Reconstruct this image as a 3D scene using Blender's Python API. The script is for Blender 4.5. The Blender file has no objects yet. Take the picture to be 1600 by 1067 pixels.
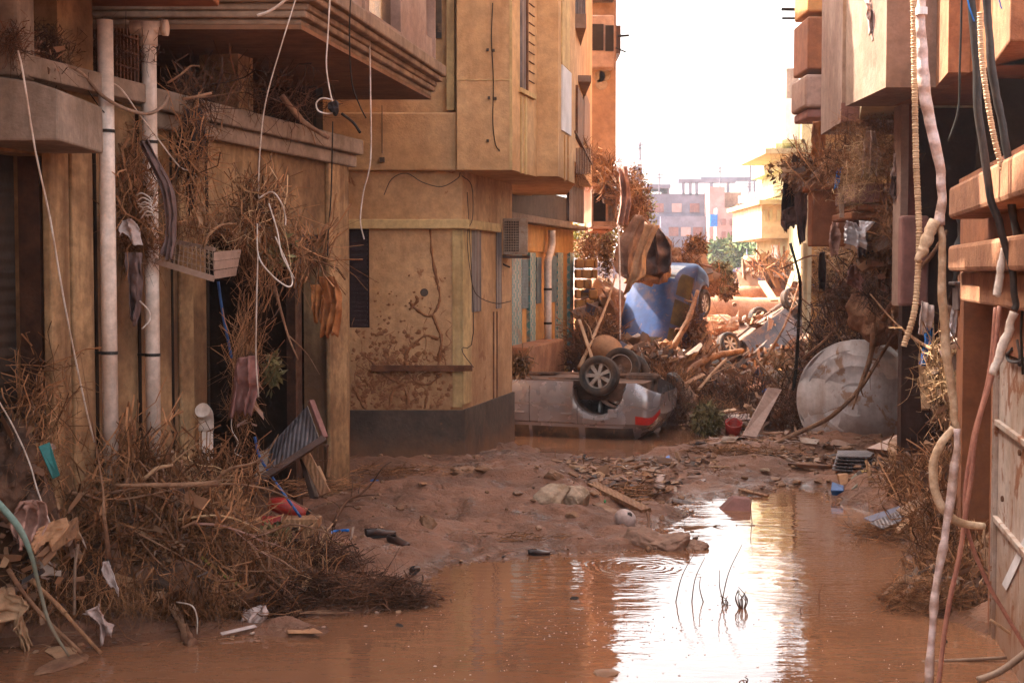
import bpy, math, random
import numpy as np
from mathutils import Vector, Matrix
PI = math.pi
R = math.radians
SC = bpy.context.scene
COL = SC.collection
rnd = random.Random(7)

# ------------------------------------------------------------------ camera, sky, sun, exposure
F = 1600 * 50 / 36.0
TH = math.atan(108.5 / F)
H = 2.6
cam = bpy.data.cameras.new('camera')
cam.lens = 50; cam.sensor_width = 36; cam.clip_start = 0.1; cam.clip_end = 5000
cam.dof.use_dof = True; cam.dof.focus_distance = 22; cam.dof.aperture_fstop = 14
camo = bpy.data.objects.new('camera', cam); COL.objects.link(camo)
camo.location = (0, 0, H); camo.rotation_euler = (PI / 2 - TH, 0, 0)
SC.camera = camo
SUN_EL, SUN_AZ = R(50), R(-58)          # azimuth measured from +Y towards +X
world = bpy.data.worlds.new('World'); SC.world = world; world.use_nodes = True
nt = world.node_tree
bg = nt.nodes['Background']
sky = nt.nodes.new('ShaderNodeTexSky'); sky.sky_type = 'NISHITA'; sky.sun_disc = False
sky.sun_elevation = SUN_EL; sky.sun_rotation = SUN_AZ
sky.air_density = 1.0; sky.dust_density = 6.0; sky.ozone_density = 1.0
hs = nt.nodes.new('ShaderNodeHueSaturation'); hs.inputs['Saturation'].default_value = 0.45
tint = nt.nodes.new('ShaderNodeMix'); tint.data_type = 'RGBA'; tint.blend_type = 'MULTIPLY'
tint.inputs[0].default_value = 1; tint.inputs[7].default_value = (1.0, 0.93, 0.86, 1)
nt.links.new(sky.outputs[0], hs.inputs['Color']); nt.links.new(hs.outputs[0], tint.inputs[6])
nt.links.new(tint.outputs[2], bg.inputs[0])
bg.inputs[1].default_value = 0.15
sl = bpy.data.lights.new('sun', 'SUN'); sl.energy = 3.2; sl.angle = R(0.5); sl.color = (1, 0.9, 0.76)
so = bpy.data.objects.new('sun', sl); COL.objects.link(so)
sd = Vector((math.sin(SUN_AZ) * math.cos(SUN_EL), math.cos(SUN_AZ) * math.cos(SUN_EL), math.sin(SUN_EL)))
so.rotation_euler = sd.to_track_quat('Z', 'Y').to_euler(); so.location = (0, 0, 40)
SC.view_settings.view_transform = 'Standard'; SC.view_settings.look = 'None'
SC.view_settings.exposure = 2.8; SC.view_settings.gamma = 1
SC.cycles.max_bounces = 8; SC.cycles.diffuse_bounces = 4; SC.cycles.glossy_bounces = 3
SC.cycles.volume_bounces = 1; SC.cycles.transparent_max_bounces = 8
try: SC.cycles.volume_step_rate = 4; SC.cycles.caustics_reflective = False; SC.cycles.caustics_refractive = False
except Exception: pass

# ------------------------------------------------------------------ measuring helpers
def ray(px, py):
    u = (px - 800) / F; v = (533.5 - py) / F
    c, s = math.cos(TH), math.sin(TH)
    return np.array([u, c + v * s, -s + v * c])
def P(px, py, Y):
    d = ray(px, py); return np.array([0, 0, H]) + d * (Y / d[1])
def G(px, py, z=0.0):
    d = ray(px, py); return np.array([0, 0, H]) + d * ((z - H) / d[2])

# value noise (numpy)
def _h(i, j, k, seed):
    n = (i * 374761393 + j * 668265263 + k * 2147483647 + seed * 974711) & 0xffffffff
    n = ((n ^ (n >> 13)) * 1274126177) & 0xffffffff
    return ((n ^ (n >> 16)) & 0xffff) / 65535.0
def vnoise(x, y, z=0.0, seed=1):
    x = np.asarray(x, float); y = np.asarray(y, float); z = np.asarray(z, float) + 0 * x
    i, j, k = np.floor(x).astype(np.int64), np.floor(y).astype(np.int64), np.floor(z).astype(np.int64)
    fx, fy, fz = x - i, y - j, z - k
    fx = fx * fx * (3 - 2 * fx); fy = fy * fy * (3 - 2 * fy); fz = fz * fz * (3 - 2 * fz)
    r = 0
    for a in (0, 1):
        for b in (0, 1):
            for c in (0, 1):
                w = (fx if a else 1 - fx) * (fy if b else 1 - fy) * (fz if c else 1 - fz)
                r = r + w * _h(i + a, j + b, k + c, seed)
    return r * 2 - 1
def fbm(x, y, z=0.0, seed=1, o=4):
    r = 0; a = 1.0; f = 1.0
    for q in range(o):
        r = r + a * vnoise(np.asarray(x) * f, np.asarray(y) * f, np.asarray(z) * f, seed + q); a *= .5; f *= 2.03
    return r

# ------------------------------------------------------------------ mesh builder
ORG = {}
class MB:
    def __init__(s): s.v = []; s.f = []; s.mi = []; s.cur = 0; s.n = 0
    def add(s, V, Fs):
        V = np.asarray(V, float).reshape(-1, 3); b = s.n
        s.v.append(V); s.n += len(V)
        for f in Fs: s.f.append([i + b for i in f]); s.mi.append(s.cur)
        return s
    def hexa(s, p):       # p: 4 bottom, 4 top (same order)
        return s.add(p, [(3, 2, 1, 0), (4, 5, 6, 7), (0, 1, 5, 4), (1, 2, 6, 5), (2, 3, 7, 6), (3, 0, 4, 7)])
    def box(s, x0, x1, y0, y1, z0, z1):
        return s.hexa([(x0, y0, z0), (x1, y0, z0), (x1, y1, z0), (x0, y1, z0), (x0, y0, z1), (x1, y0, z1), (x1, y1, z1), (x0, y1, z1)])
    def pbox(s, x0, y0, x1, y1, Y, d):       # measured front rectangle at depth Y, thickness d
        a = P(x0, (y0 + y1) / 2, Y)[0]; b = P(x1, (y0 + y1) / 2, Y)[0]
        zt = P((x0 + x1) / 2, y0, Y)[2]; zb = P((x0 + x1) / 2, y1, Y)[2]
        return s.box(a, b, Y, Y + d, zb, zt)
    def prism(s, poly, vec):
        n = len(poly); p = np.asarray(poly, float); q = p + np.asarray(vec, float)
        return s.add(np.vstack([p, q]), [tuple(range(n))[::-1], tuple(range(n, 2 * n))] + [(i, (i + 1) % n, n + (i + 1) % n, n + i) for i in range(n)])
    def block(s, foot, z0, z1):
        return s.prism([(x, y, z0) for x, y in foot], (0, 0, z1 - z0))
    def beam(s, a, b, w, t, up=(0, 0, 1)):
        a, b = Vector(a), Vector(b); d = (b - a).normalized(); u = Vector(up)
        r = d.cross(u)
        if r.length < .05: r = d.cross(Vector((0, 1, 0)))
        r.normalize(); u = r.cross(d)
        r *= w / 2; u *= t / 2
        return s.hexa([a - r - u, a + r - u, b + r - u, b - r - u, a - r + u, a + r + u, b + r + u, b - r + u])
    def tube(s, pts, r, n=8, sm=0, wob=0.0):
        pts = np.asarray(pts, float)
        if sm: pts = spline(pts, sm)
        m = len(pts); rr = np.interp(np.linspace(0, 1, m), np.linspace(0, 1, len(r)), r) if hasattr(r, '__len__') else np.full(m, r)
        if wob: rr = rr * (1 + wob * np.array([rnd.uniform(-1, 1) for _ in range(m)]))
        T = np.gradient(pts, axis=0); T /= (np.linalg.norm(T, axis=1)[:, None] + 1e-9)
        ref = np.array([0, 0, 1.0]) if abs(T[0][2]) < .9 else np.array([1.0, 0, 0])
        V = []; N = None
        for i in range(m):
            if N is None: N = np.cross(T[i], ref)
            N = N - T[i] * np.dot(N, T[i]); N /= np.linalg.norm(N) + 1e-9
            B = np.cross(T[i], N)
            for k in range(n):
                a = 2 * PI * k / n; V.append(pts[i] + rr[i] * (math.cos(a) * N + math.sin(a) * B))
        Fs = [(i * n + k, i * n + (k + 1) % n, (i + 1) * n + (k + 1) % n, (i + 1) * n + k) for i in range(m - 1) for k in range(n)]
        Fs += [tuple(range(n))[::-1], tuple(range((m - 1) * n, m * n))]
        return s.add(V, Fs)
    def lathe(s, prof, n=32, M=None, closed=False):   # prof: (radius, z)
        V = []
        for r, z in prof:
            for k in range(n):
                a = 2 * PI * k / n; V.append((r * math.cos(a), r * math.sin(a), z))
        V = np.array(V)
        if M is not None: V = tf(M, V)
        m = len(prof)
        Fs = [(i * n + k, i * n + (k + 1) % n, ((i + 1) % m) * n + (k + 1) % n, ((i + 1) % m) * n + k) for i in range(m if closed else m - 1) for k in range(n)]
        if not closed:
            if prof[0][0] > 1e-6: Fs.append(tuple(range(n))[::-1])
            if prof[-1][0] > 1e-6: Fs.append(tuple(range((m - 1) * n, m * n)))
        return s.add(V, Fs)
    def grid(s, A):
        A = np.asarray(A); m, n = A.shape[:2]
        return s.add(A.reshape(-1, 3), [(i * n + j, i * n + j + 1, (i + 1) * n + j + 1, (i + 1) * n + j) for i in range(m - 1) for j in range(n - 1)])
    def build(s, name, mats, parent=None, label=None, cat=None, group=None, kind=None, smooth=False, local=False, bevel=0, sub=0, solid=0):
        V = np.vstack(s.v) if s.v else np.zeros((0, 3))
        if local: org = np.zeros(3)
        elif parent is not None: org = ORG[parent.name]
        else: org = np.array([(V[:, 0].min() + V[:, 0].max()) / 2, (V[:, 1].min() + V[:, 1].max()) / 2, V[:, 2].min()])
        me = bpy.data.meshes.new(name)
        me.from_pydata((V - org).tolist(), [], s.f)
        for m_ in (mats if isinstance(mats, (list, tuple)) else [mats]): me.materials.append(m_)
        if any(s.mi): me.polygons.foreach_set('material_index', s.mi)
        if smooth: me.polygons.foreach_set('use_smooth', [True] * len(me.polygons))
        o = bpy.data.objects.new(name, me); COL.objects.link(o)
        if parent is not None: o.parent = parent; ORG[o.name] = org if not local else np.zeros(3)
        else: o.location = org; ORG[o.name] = org
        if bevel:
            b = o.modifiers.new('bevel', 'BEVEL'); b.width = bevel; b.segments = 2; b.limit_method = 'ANGLE'; b.angle_limit = R(40)
        if solid:
            b = o.modifiers.new('solid', 'SOLIDIFY'); b.thickness = solid
        if sub:
            b = o.modifiers.new('sub', 'SUBSURF'); b.levels = sub; b.render_levels = sub
        return tag(o, label, cat, group, kind)
def tag(o, label=None, cat=None, group=None, kind=None):
    for k, v in (('label', label), ('category', cat), ('group', group), ('kind', kind)):
        if v: o[k] = v
    return o
def thing(name, label, cat, loc=(0, 0, 0), group=None, M=None):
    o = bpy.data.objects.new(name, None); COL.objects.link(o); o.empty_display_size = .2
    if M is not None: o.matrix_world = M
    else: o.location = tuple(loc)
    ORG[o.name] = np.array(loc, float)
    return tag(o, label, cat, group)
def tf(M, V):
    M = np.array(M); V = np.asarray(V, float); return V @ M[:3, :3].T + M[:3, 3]
def spline(p, k=4):
    p = np.asarray(p, float)
    if len(p) < 3: return p
    q = np.vstack([2 * p[0] - p[1], p, 2 * p[-1] - p[-2]]); out = []
    for i in range(1, len(q) - 2):
        for t in np.linspace(0, 1, k, endpoint=False):
            a, b, c, d = q[i - 1], q[i], q[i + 1], q[i + 2]
            out.append(.5 * (2 * b + (c - a) * t + (2 * a - 5 * b + 4 * c - d) * t * t + (3 * b - a - 3 * c + d) * t ** 3))
    out.append(p[-1]); return np.array(out)
def PG(px, py, Y):            # like P, but never below the modelled ground
    p = P(px, py, Y)
    if p[2] < .9 and p[2] < ghs(p[0], p[1]) + .01: p = Gm(px, py) + (0, 0, .012)
    return p
def PP(pts, Y=None):     # list of (px,py[,Y]) -> points
    return [PG(p[0], p[1], p[2] if len(p) > 2 else Y) for p in pts]

class Wall:              # a vertical facade plane from A to B; n points to the street
    def __init__(s, A, B, side=1):
        s.A = np.array(A, float); s.B = np.array(B, float)
        t = s.B - s.A; s.L = np.linalg.norm(t); s.t = t / s.L
        s.n = np.array([s.t[1], -s.t[0]]) * side
    def hit(s, px, py, off=0.0):
        d = ray(px, py); a = s.A + s.n * off
        k = np.dot(a, s.n) / np.dot(d[:2], s.n); p = d * k
        return float(np.dot(p[:2] - s.A, s.t)), float(H + p[2])
    def p(s, u, z, off=0.0):
        q = s.A + s.t * u + s.n * off; return np.array([q[0], q[1], z])
    def pp(s, px, py, off=0.0):
        u, z = s.hit(px, py, off); return s.p(u, z, off)
    def sb(s, mb, u0, u1, z0, z1, o0, o1):
        P_ = s.p; return mb.hexa([P_(u0, z0, o0), P_(u1, z0, o0), P_(u1, z0, o1), P_(u0, z0, o1), P_(u0, z1, o0), P_(u1, z1, o0), P_(u1, z1, o1), P_(u0, z1, o1)])
    def rect(s, x0, y0, x1, y1, off=0.0):
        ym = (y0 + y1) / 2; xm = (x0 + x1) / 2
        u0 = s.hit(x0, ym, off)[0]; u1 = s.hit(x1, ym, off)[0]
        return min(u0, u1), s.hit(xm, y1, off)[1], max(u0, u1), s.hit(xm, y0, off)[1]
    def box(s, mb, x0, y0, x1, y1, o0, o1):
        u0, z0, u1, z1 = s.rect(x0, y0, x1, y1, o1)
        return s.sb(mb, u0, u1, z0, z1, o0, o1)
    def grid(s, mb, u0, u1, z0, z1, holes, o0, o1):
        us = sorted({u0, u1} | {min(max(h[k], u0), u1) for h in holes for k in (0, 2)})
        zs = sorted({z0, z1} | {min(max(h[k], z0), z1) for h in holes for k in (1, 3)})
        def solid(i, j):
            if i < 0 or j < 0 or i >= len(us) - 1 or j >= len(zs) - 1: return False
            a, b = (us[i] + us[i + 1]) / 2, (zs[j] + zs[j + 1]) / 2
            return not any(h[0] < a < h[2] and h[1] < b < h[3] for h in holes)
        for i in range(len(us) - 1):
            for j in range(len(zs) - 1):
                if not solid(i, j): continue
                a, b, c, d = us[i], us[i + 1], zs[j], zs[j + 1]; p = s.p
                mb.add([p(a, c, o1), p(b, c, o1), p(b, d, o1), p(a, d, o1)], [(0, 1, 2, 3)])
                mb.add([p(a, c, o0), p(b, c, o0), p(b, d, o0), p(a, d, o0)], [(3, 2, 1, 0)])
                if not solid(i - 1, j): mb.add([p(a, c, o0), p(a, c, o1), p(a, d, o1), p(a, d, o0)], [(0, 1, 2, 3)])
                if not solid(i + 1, j): mb.add([p(b, c, o0), p(b, c, o1), p(b, d, o1), p(b, d, o0)], [(3, 2, 1, 0)])
                if not solid(i, j - 1): mb.add([p(a, c, o0), p(b, c, o0), p(b, c, o1), p(a, c, o1)], [(0, 1, 2, 3)])
                if not solid(i, j + 1): mb.add([p(a, d, o0), p(b, d, o0), p(b, d, o1), p(a, d, o1)], [(3, 2, 1, 0)])
        return mb

# ------------------------------------------------------------------ materials
def lin(c):
    if isinstance(c, str):
        c = [int(c[i:i + 2], 16) / 255 for i in (0, 2, 4)]
        c = [(x / 12.92 if x <= .04045 else ((x + .055) / 1.055) ** 2.4) for x in c]
    return (c[0], c[1], c[2], 1)
class NT:
    def __init__(s, name):
        s.m = bpy.data.materials.new(name); s.m.use_nodes = True; s.t = s.m.node_tree; s.b = s.t.nodes['Principled BSDF']
        s.geo = s.N('ShaderNodeNewGeometry'); s.tc = s.N('ShaderNodeTexCoord')
    def N(s, k, **kw):
        n = s.t.nodes.new(k)
        for a, b in kw.items(): setattr(n, a, b)
        return n
    def L(s, a, b): s.t.links.new(a, b)
    def noise(s, co, sc, det=5, rough=.55, scl=None, dist=0):
        if scl:
            mp = s.N('ShaderNodeMapping'); mp.inputs['Scale'].default_value = scl; s.L(co, mp.inputs[0]); co = mp.outputs[0]
        n = s.N('ShaderNodeTexNoise'); n.inputs['Scale'].default_value = sc; n.inputs['Detail'].default_value = det
        n.inputs['Roughness'].default_value = rough; n.inputs['Distortion'].default_value = dist; s.L(co, n.inputs['Vector'])
        return n.outputs['Fac']
    def ramp(s, fac, a, b, va=0.0, vb=1.0):
        n = s.N('ShaderNodeMapRange'); n.inputs[1].default_value = a; n.inputs[2].default_value = b
        n.inputs[3].default_value = va; n.inputs[4].default_value = vb; n.interpolation_type = 'SMOOTHSTEP'; s.L(fac, n.inputs[0]); return n.outputs[0]
    def math(s, op, a, b=None):
        n = s.N('ShaderNodeMath', operation=op)
        for i, x in enumerate((a, b)):
            if x is None: continue
            if isinstance(x, (int, float)): n.inputs[i].default_value = x
            else: s.L(x, n.inputs[i])
        return n.outputs[0]
    def mix(s, f, a, b, mode='MIX'):
        n = s.N('ShaderNodeMix', data_type='RGBA', blend_type=mode)
        for i, x in ((0, f), (6, a), (7, b)):
            if isinstance(x, (int, float)): n.inputs[i].default_value = x
            elif isinstance(x, tuple): n.inputs[i].default_value = x
            else: s.L(x, n.inputs[i])
        return n.outputs[2]
    def z(s, co):
        n = s.N('ShaderNodeSeparateXYZ'); s.L(co, n.inputs[0]); return n.outputs
MUD = lin((.25, .115, .055))
def mk(name, c1, c2=None, sc=2.0, rough=.85, bump=.3, bs=25, bd=.01, metal=0, spec=.3, streak=None, spots=None, mud=None, island=0, obj=False, coat=0, lines=None, rvar=0.0, trans=0, mott=.22):
    n = NT(name); co = n.tc.outputs['Object'] if obj else n.geo.outputs['Position']
    c1 = lin(c1); c2 = lin(c2) if c2 else tuple(x * .7 for x in c1[:3]) + (1,)
    col = n.mix(n.ramp(n.noise(co, sc, 6), .35, .65), c1, c2)
    if mott:
        k = n.ramp(n.noise(co, sc * 6, 7, .7), .3, .7, 1 - mott, 1 + mott * .6); r0 = n.N('ShaderNodeCombineColor'); [n.L(k, r0.inputs[i]) for i in range(3)]
        col = n.mix(1.0, col, r0.outputs[0], 'MULTIPLY')
    if island:
        rp = n.ramp(n.geo.outputs['Random Per Island'], 0, 1, 1 - island, 1 + island)
        r = n.N('ShaderNodeCombineColor'); [n.L(rp, r.inputs[i]) for i in range(3)]
        col = n.mix(1.0, col, r.outputs[0], 'MULTIPLY')
    if streak:                           # (colour, amount, width scale)
        k = n.ramp(n.noise(co, streak[2], 5, .6, scl=(1, 1, .12)), .47, .72, 0, streak[1]); col = n.mix(k, col, lin(streak[0]))
    if spots:                            # (colour, amount, scale, threshold)
        k = n.ramp(n.noise(co, spots[2], 6, .65, dist=.6), spots[3], spots[3] + .06, 0, spots[1]); col = n.mix(k, col, lin(spots[0]))
    if mud:                              # (z0 full, z1 none, amount)
        z = n.z(n.geo.outputs['Position'])[2]
        zz = n.math('ADD', z, n.math('MULTIPLY', n.math('SUBTRACT', n.noise(n.geo.outputs['Position'], 2.2, 6, .65), .5), -1.6 * max(.3, mud[1] - mud[0])))
        col = n.mix(n.ramp(zz, mud[1], mud[0], 0, mud[2]) if False else n.math('MULTIPLY', n.math('SUBTRACT', 1.0, n.ramp(zz, mud[0], mud[1])), mud[2]), col, MUD)
    n.L(col, n.b.inputs['Base Color'])
    n.b.inputs['Roughness'].default_value = rough; n.b.inputs['Metallic'].default_value = metal
    n.b.inputs['Specular IOR Level'].default_value = spec
    if coat: n.b.inputs['Coat Weight'].default_value = coat; n.b.inputs['Coat Roughness'].default_value = .08
    if rvar: n.L(n.ramp(n.noise(co, sc * 1.7, 4), .35, .7, max(.03, rough - rvar), min(1, rough + rvar)), n.b.inputs['Roughness'])
    h = n.math('ADD', n.noise(co, bs, 8, .6), n.math('MULTIPLY', n.noise(co, bs * .22, 4), 1.5))
    if lines:                            # (axis scale xyz, amount): plank or block lines
        w = n.N('ShaderNodeTexWave'); w.inputs['Scale'].default_value = lines[1]; w.bands_direction = lines[0]; w.inputs['Distortion'].default_value = lines[3] if len(lines) > 3 else 1.5
        w.inputs['Detail'].default_value = 3; n.L(co, w.inputs[0]); h = n.math('ADD', h, n.math('MULTIPLY', w.outputs['Fac'], lines[2]))
    if bump:
        b = n.N('ShaderNodeBump'); b.inputs['Strength'].default_value = bump; b.inputs['Distance'].default_value = bd; n.L(h, b.inputs['Height']); n.L(b.outputs[0], n.b.inputs['Normal'])
    if trans: n.b.inputs['Transmission Weight'].default_value = trans
    return n.m
M = {}
M['yellow'] = mk('yellow_plaster', (.60, .36, .185), (.48, .265, .125), 1.3, streak=((.22, .09, .035), .5, 3.0), spots=((.27, .1, .04), .85, 3.2, .62), mud=(.2, 2.6, .55), bump=.5, bs=40)
M['yellow_top'] = mk('yellow_plaster_upper', (.60, .37, .19), (.50, .285, .135), .9, streak=((.3, .14, .06), .45, 2.5), spots=((.3, .14, .06), .5, 2.6, .67), bump=.5, bs=45)
M['trim'] = mk('trim_plaster', (.6, .42, .2), (.5, .33, .15), 1.5, streak=((.22, .11, .05), .5, 4), bump=.3)
M['plinth'] = mk('dark_plinth', (.10, .068, .05), (.06, .04, .03), 2, spots=((.25, .12, .06), .5, 6, .64), mud=(.1, .6, .7), bump=.6, rough=.7)
M['conc'] = mk('stained_concrete', (.36, .215, .105), (.16, .085, .04), 1.1, streak=((.07, .032, .016), .85, 3.4), mott=.35, mud=(.3, 2.2, .5), bump=.6, bs=22)
M['concp'] = mk('stained_concrete_pillar', (.42, .26, .13), (.24, .13, .062), 1.6, streak=((.12, .055, .025), .8, 4.5), mott=.35, bump=.5, bs=30)
M['grey'] = mk('grey_concrete', (.3, .22, .17), (.2, .14, .1), 2.0, streak=((.12, .075, .05), .5, 4), bump=.6, bs=30)
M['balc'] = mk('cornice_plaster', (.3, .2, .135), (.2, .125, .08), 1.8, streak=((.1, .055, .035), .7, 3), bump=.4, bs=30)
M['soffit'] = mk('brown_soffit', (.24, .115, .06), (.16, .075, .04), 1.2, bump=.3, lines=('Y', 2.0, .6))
M['pinkw'] = mk('pink_grey_plaster', (.36, .24, .19), (.28, .17, .13), 1.2, streak=((.2, .12, .08), .5, 3), bump=.4, bs=35)
M['pale'] = mk('pale_plaster', (.31, .2, .15), (.22, .135, .095), 1.4, streak=((.28, .17, .1), .45, 3), bump=.5, bs=30)
M['orange'] = mk('orange_plaster', (.32, .12, .05), (.22, .08, .035), 1.1, streak=((.24, .1, .06), .4, 3), spots=((.22, .1, .05), .6, 5, .66), bump=.5, bs=35)
M['ledge'] = mk('orange_ledge', (.36, .165, .085), (.24, .1, .05), 3, spots=((.18, .07, .03), .8, 9, .64), bump=.8, bs=40)
M['redbr'] = mk('red_brown_tower', (.33, .19, .12), (.26, .14, .085), .9, spots=((.2, .12, .08), .6, 3, .68), bump=.4)
M['maroon'] = mk('maroon_plaster', (.2, .055, .04), (.14, .04, .03), 1.5, bump=.4)
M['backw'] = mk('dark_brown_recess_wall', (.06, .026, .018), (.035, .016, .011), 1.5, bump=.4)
M['mauve'] = mk('mauve_panel', (.28, .13, .11), (.2, .09, .075), 1.3, streak=((.12, .06, .05), .4, 3), bump=.3)
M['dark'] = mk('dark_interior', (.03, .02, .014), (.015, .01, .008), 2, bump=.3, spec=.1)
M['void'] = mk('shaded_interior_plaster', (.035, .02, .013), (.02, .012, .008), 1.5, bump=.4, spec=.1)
M['shut'] = mk('roller_shutter', (.045, .026, .016), (.025, .015, .01), 2.2, mud=(.5, 1.8, .4), bump=.5, lines=('Z', 3.2, 3, .1), rough=.7)
M['pvc'] = mk('pvc_pipe', (.78, .66, .58), (.66, .52, .43), 2.5, rough=.4, bump=.08, streak=((.34, .2, .12), .4, 6), mud=(.3, 1.2, .5))
M['rubberband'] = mk('black_strap', (.03, .025, .02), None, rough=.6)
M['woodd'] = mk('dark_wet_wood', (.08, .034, .019), (.04, .018, .011), 6, rough=.5, bump=.5, bs=20, obj=True, rvar=.15)
M['wood'] = mk('muddy_wood', (.34, .18, .09), (.24, .11, .055), 5, rough=.75, bump=.5, bs=18, obj=True, lines=('X', 8, 1.0, 6))
M['woodp'] = mk('pale_wood', (.5, .3, .17), (.36, .2, .11), 5, rough=.7, bump=.4, obj=True)
M['laminate'] = mk('pinkish_laminate', (.42, .27, .21), (.35, .21, .16), 3, rough=.5, bump=.15, obj=True, spots=((.25, .12, .06), .7, 3, .62))
M['bark'] = mk('muddy_bark', (.3, .16, .09), (.17, .08, .045), 4, rough=.85, bump=1.0, bs=14, bd=.03, obj=True)
M['log'] = mk('smooth_log', (.52, .27, .15), (.38, .17, .09), 3, rough=.8, bump=.6, bs=12, bd=.02, obj=True, spots=((.15, .07, .04), .7, 3, .66))
M['twig'] = mk('dry_twigs', (.14, .058, .025), (.34, .165, .08), 2.5, rough=.85, bump=0, island=.6, spec=.15)
M['twigd'] = mk('wet_dark_twigs', (.06, .026, .014), (.13, .055, .028), 2.5, rough=.7, bump=0, island=.6, spec=.2)
M['twigl'] = mk('pale_straw', (.48, .32, .18), (.32, .17, .08), 3, rough=.85, bump=0, island=.4, spec=.15)
M['leafg'] = mk('dusty_green_leaves', (.13, .115, .045), (.2, .14, .06), 5, rough=.7, bump=0, island=.5)
M['leafy'] = mk('yellow_green_leaves', (.3, .27, .06), (.2, .2, .05), 5, rough=.7, bump=0, island=.5)
M['leafd'] = mk('dead_leaves', (.28, .15, .07), (.18, .09, .04), 5, rough=.8, bump=0, island=.5)
M['mudrock'] = mk('mud_covered_rubble', (.3, .16, .09), (.2, .1, .055), 3, rough=.75, bump=.8, bs=20, bd=.02, rvar=.25, obj=True)
M['stone'] = mk('pale_stone', (.42, .3, .21), (.28, .18, .11), 4, rough=.8, bump=.8, bs=20, bd=.02, obj=True)
M['rust'] = mk('rusty_painted_steel', (.48, .4, .35), (.4, .31, .25), 1.8, rough=.55, bump=.35, bs=30, metal=.1, spots=((.22, .07, .02), .9, 3.5, .54), streak=((.28, .1, .03), .45, 3.5), mud=(.0, .9, .7))
M['rustd'] = mk('rust_brown_steel', (.2, .08, .035), (.1, .04, .02), 6, rough=.7, bump=.6, metal=.2)
M['white'] = mk('dirty_white_cord', (.68, .6, .54), (.5, .38, .3), 6, rough=.6, bump=.1)
M['cordg'] = mk('grey_hose', (.3, .2, .14), (.2, .12, .08), 6, rough=.6, bump=.1)
M['black'] = mk('black_rubber', (.022, .02, .02), (.05, .035, .03), 6, rough=.5, bump=.3, spots=((.3, .13, .07), .5, 9, .66))
M['mudtrail'] = mk('red_mud_trail', (.33, .15, .07), (.24, .1, .045), 6, rough=.85, bump=.8, bs=40)
M['tape'] = mk('pale_wrapping_tape', (.6, .46, .44), (.42, .28, .22), 7, rough=.4, bump=.7, bs=22, spots=((.4, .22, .12), .4, 7, .62), lines=('Z', 3.0, 1.5, 3))
M['rope'] = mk('cream_corrugated_conduit', (.6, .42, .26), (.48, .3, .17), 5, rough=.6, bump=.4, lines=('Z', 30, 3.0, .2))
M['cream'] = mk('cream_sleeve', (.6, .44, .3), (.38, .23, .13), 9, rough=.6, bump=.8, bs=14)
M['copper'] = mk('pinkish_copper_cable', (.42, .19, .13), (.34, .14, .1), 6, rough=.5, bump=.1)
M['blue'] = mk('blue_plastic', (.02, .1, .3), (.015, .06, .2), 6, rough=.4)
M['blueb'] = mk('bright_blue_plastic', (.01, .2, .65), (.01, .12, .45), 6, rough=.4)
M['teal'] = mk('teal_plastic', (.02, .16, .15), (.03, .11, .1), 6, rough=.5, spots=((.25, .12, .06), .7, 9, .6))
M['tealp'] = mk('pale_teal_band', (.2, .32, .28), (.15, .22, .18), 4, rough=.55, mud=(.1, 1.2, .6))
M['red'] = mk('muddy_red_plastic', (.42, .03, .02), (.28, .03, .02), 4, rough=.4, spots=((.2, .08, .04), .8, 7, .6), obj=True)
M['green'] = mk('green_plastic', (.03, .35, .1), None, rough=.4)
M['yellowp'] = mk('yellow_foam', (.5, .34, .1), (.38, .22, .07), 6, rough=.8)
M['ragp'] = mk('muddy_pink_cloth', (.42, .24, .19), (.28, .14, .1), 3, rough=.9, bump=.5, bs=60)
M['ragw'] = mk('dirty_white_cloth', (.55, .45, .42), (.42, .3, .26), 3, rough=.85, bump=.4, bs=50, spots=((.25, .12, .07), .7, 5, .6))
M['ragg'] = mk('mauve_grey_cloth', (.16, .1, .09), (.1, .06, .055), 3, rough=.9, bump=.5, bs=60)
M['ragb'] = mk('black_cloth', (.02, .014, .014), (.035, .02, .018), 3, rough=.8, bump=.5, bs=60)
M['rago'] = mk('orange_brown_cloth', (.42, .16, .05), (.28, .1, .035), 3, rough=.9, bump=.6, bs=60)
M['tarp'] = mk('brown_tarpaulin', (.36, .21, .14), (.22, .12, .08), 2, rough=.75, bump=.8, bs=9, bd=.04)
M['tarpl'] = mk('tan_blanket', (.46, .28, .16), (.38, .21, .11), 2, rough=.8, bump=.5, bs=12)
M['foil'] = mk('silver_foil', (.6, .58, .6), (.5, .42, .42), 3, rough=.35, metal=.5, bump=.5, bs=20)
M['card'] = mk('wet_cardboard', (.4, .2, .1), (.3, .14, .07), 3, rough=.8, bump=.3)
M['tank'] = mk('galvanised_tank', (.6, .55, .54), (.48, .42, .40), 1.2, rough=.5, metal=.1, bump=.25, bs=12, spots=((.34, .19, .11), .85, 2.8, .54), streak=((.3, .17, .1), .5, 4), mud=(-.1, .9, .6))
M['tile'] = None
M['tyre'] = mk('muddy_tyre', (.028, .024, .022), (.09, .05, .032), 5, rough=.8, bump=.4, obj=True)
M['rim'] = mk('alloy_rim', (.5, .46, .43), (.42, .33, .27), 6, rough=.35, metal=.6, bump=.05, obj=True)
M['rimt'] = mk('tan_alloy_rim', (.5, .38, .26), (.4, .26, .16), 6, rough=.45, metal=.3, bump=.05, obj=True)
M['silver'] = mk('silver_car_paint', (.36, .335, .35), (.3, .265, .265), 1.6, rough=.3, metal=.55, bump=.04, bs=40, coat=.5, spots=((.32, .18, .11), .22, 7, .64), streak=((.3, .17, .1), .3, 3), mott=.06, rvar=.12, obj=True)
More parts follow.
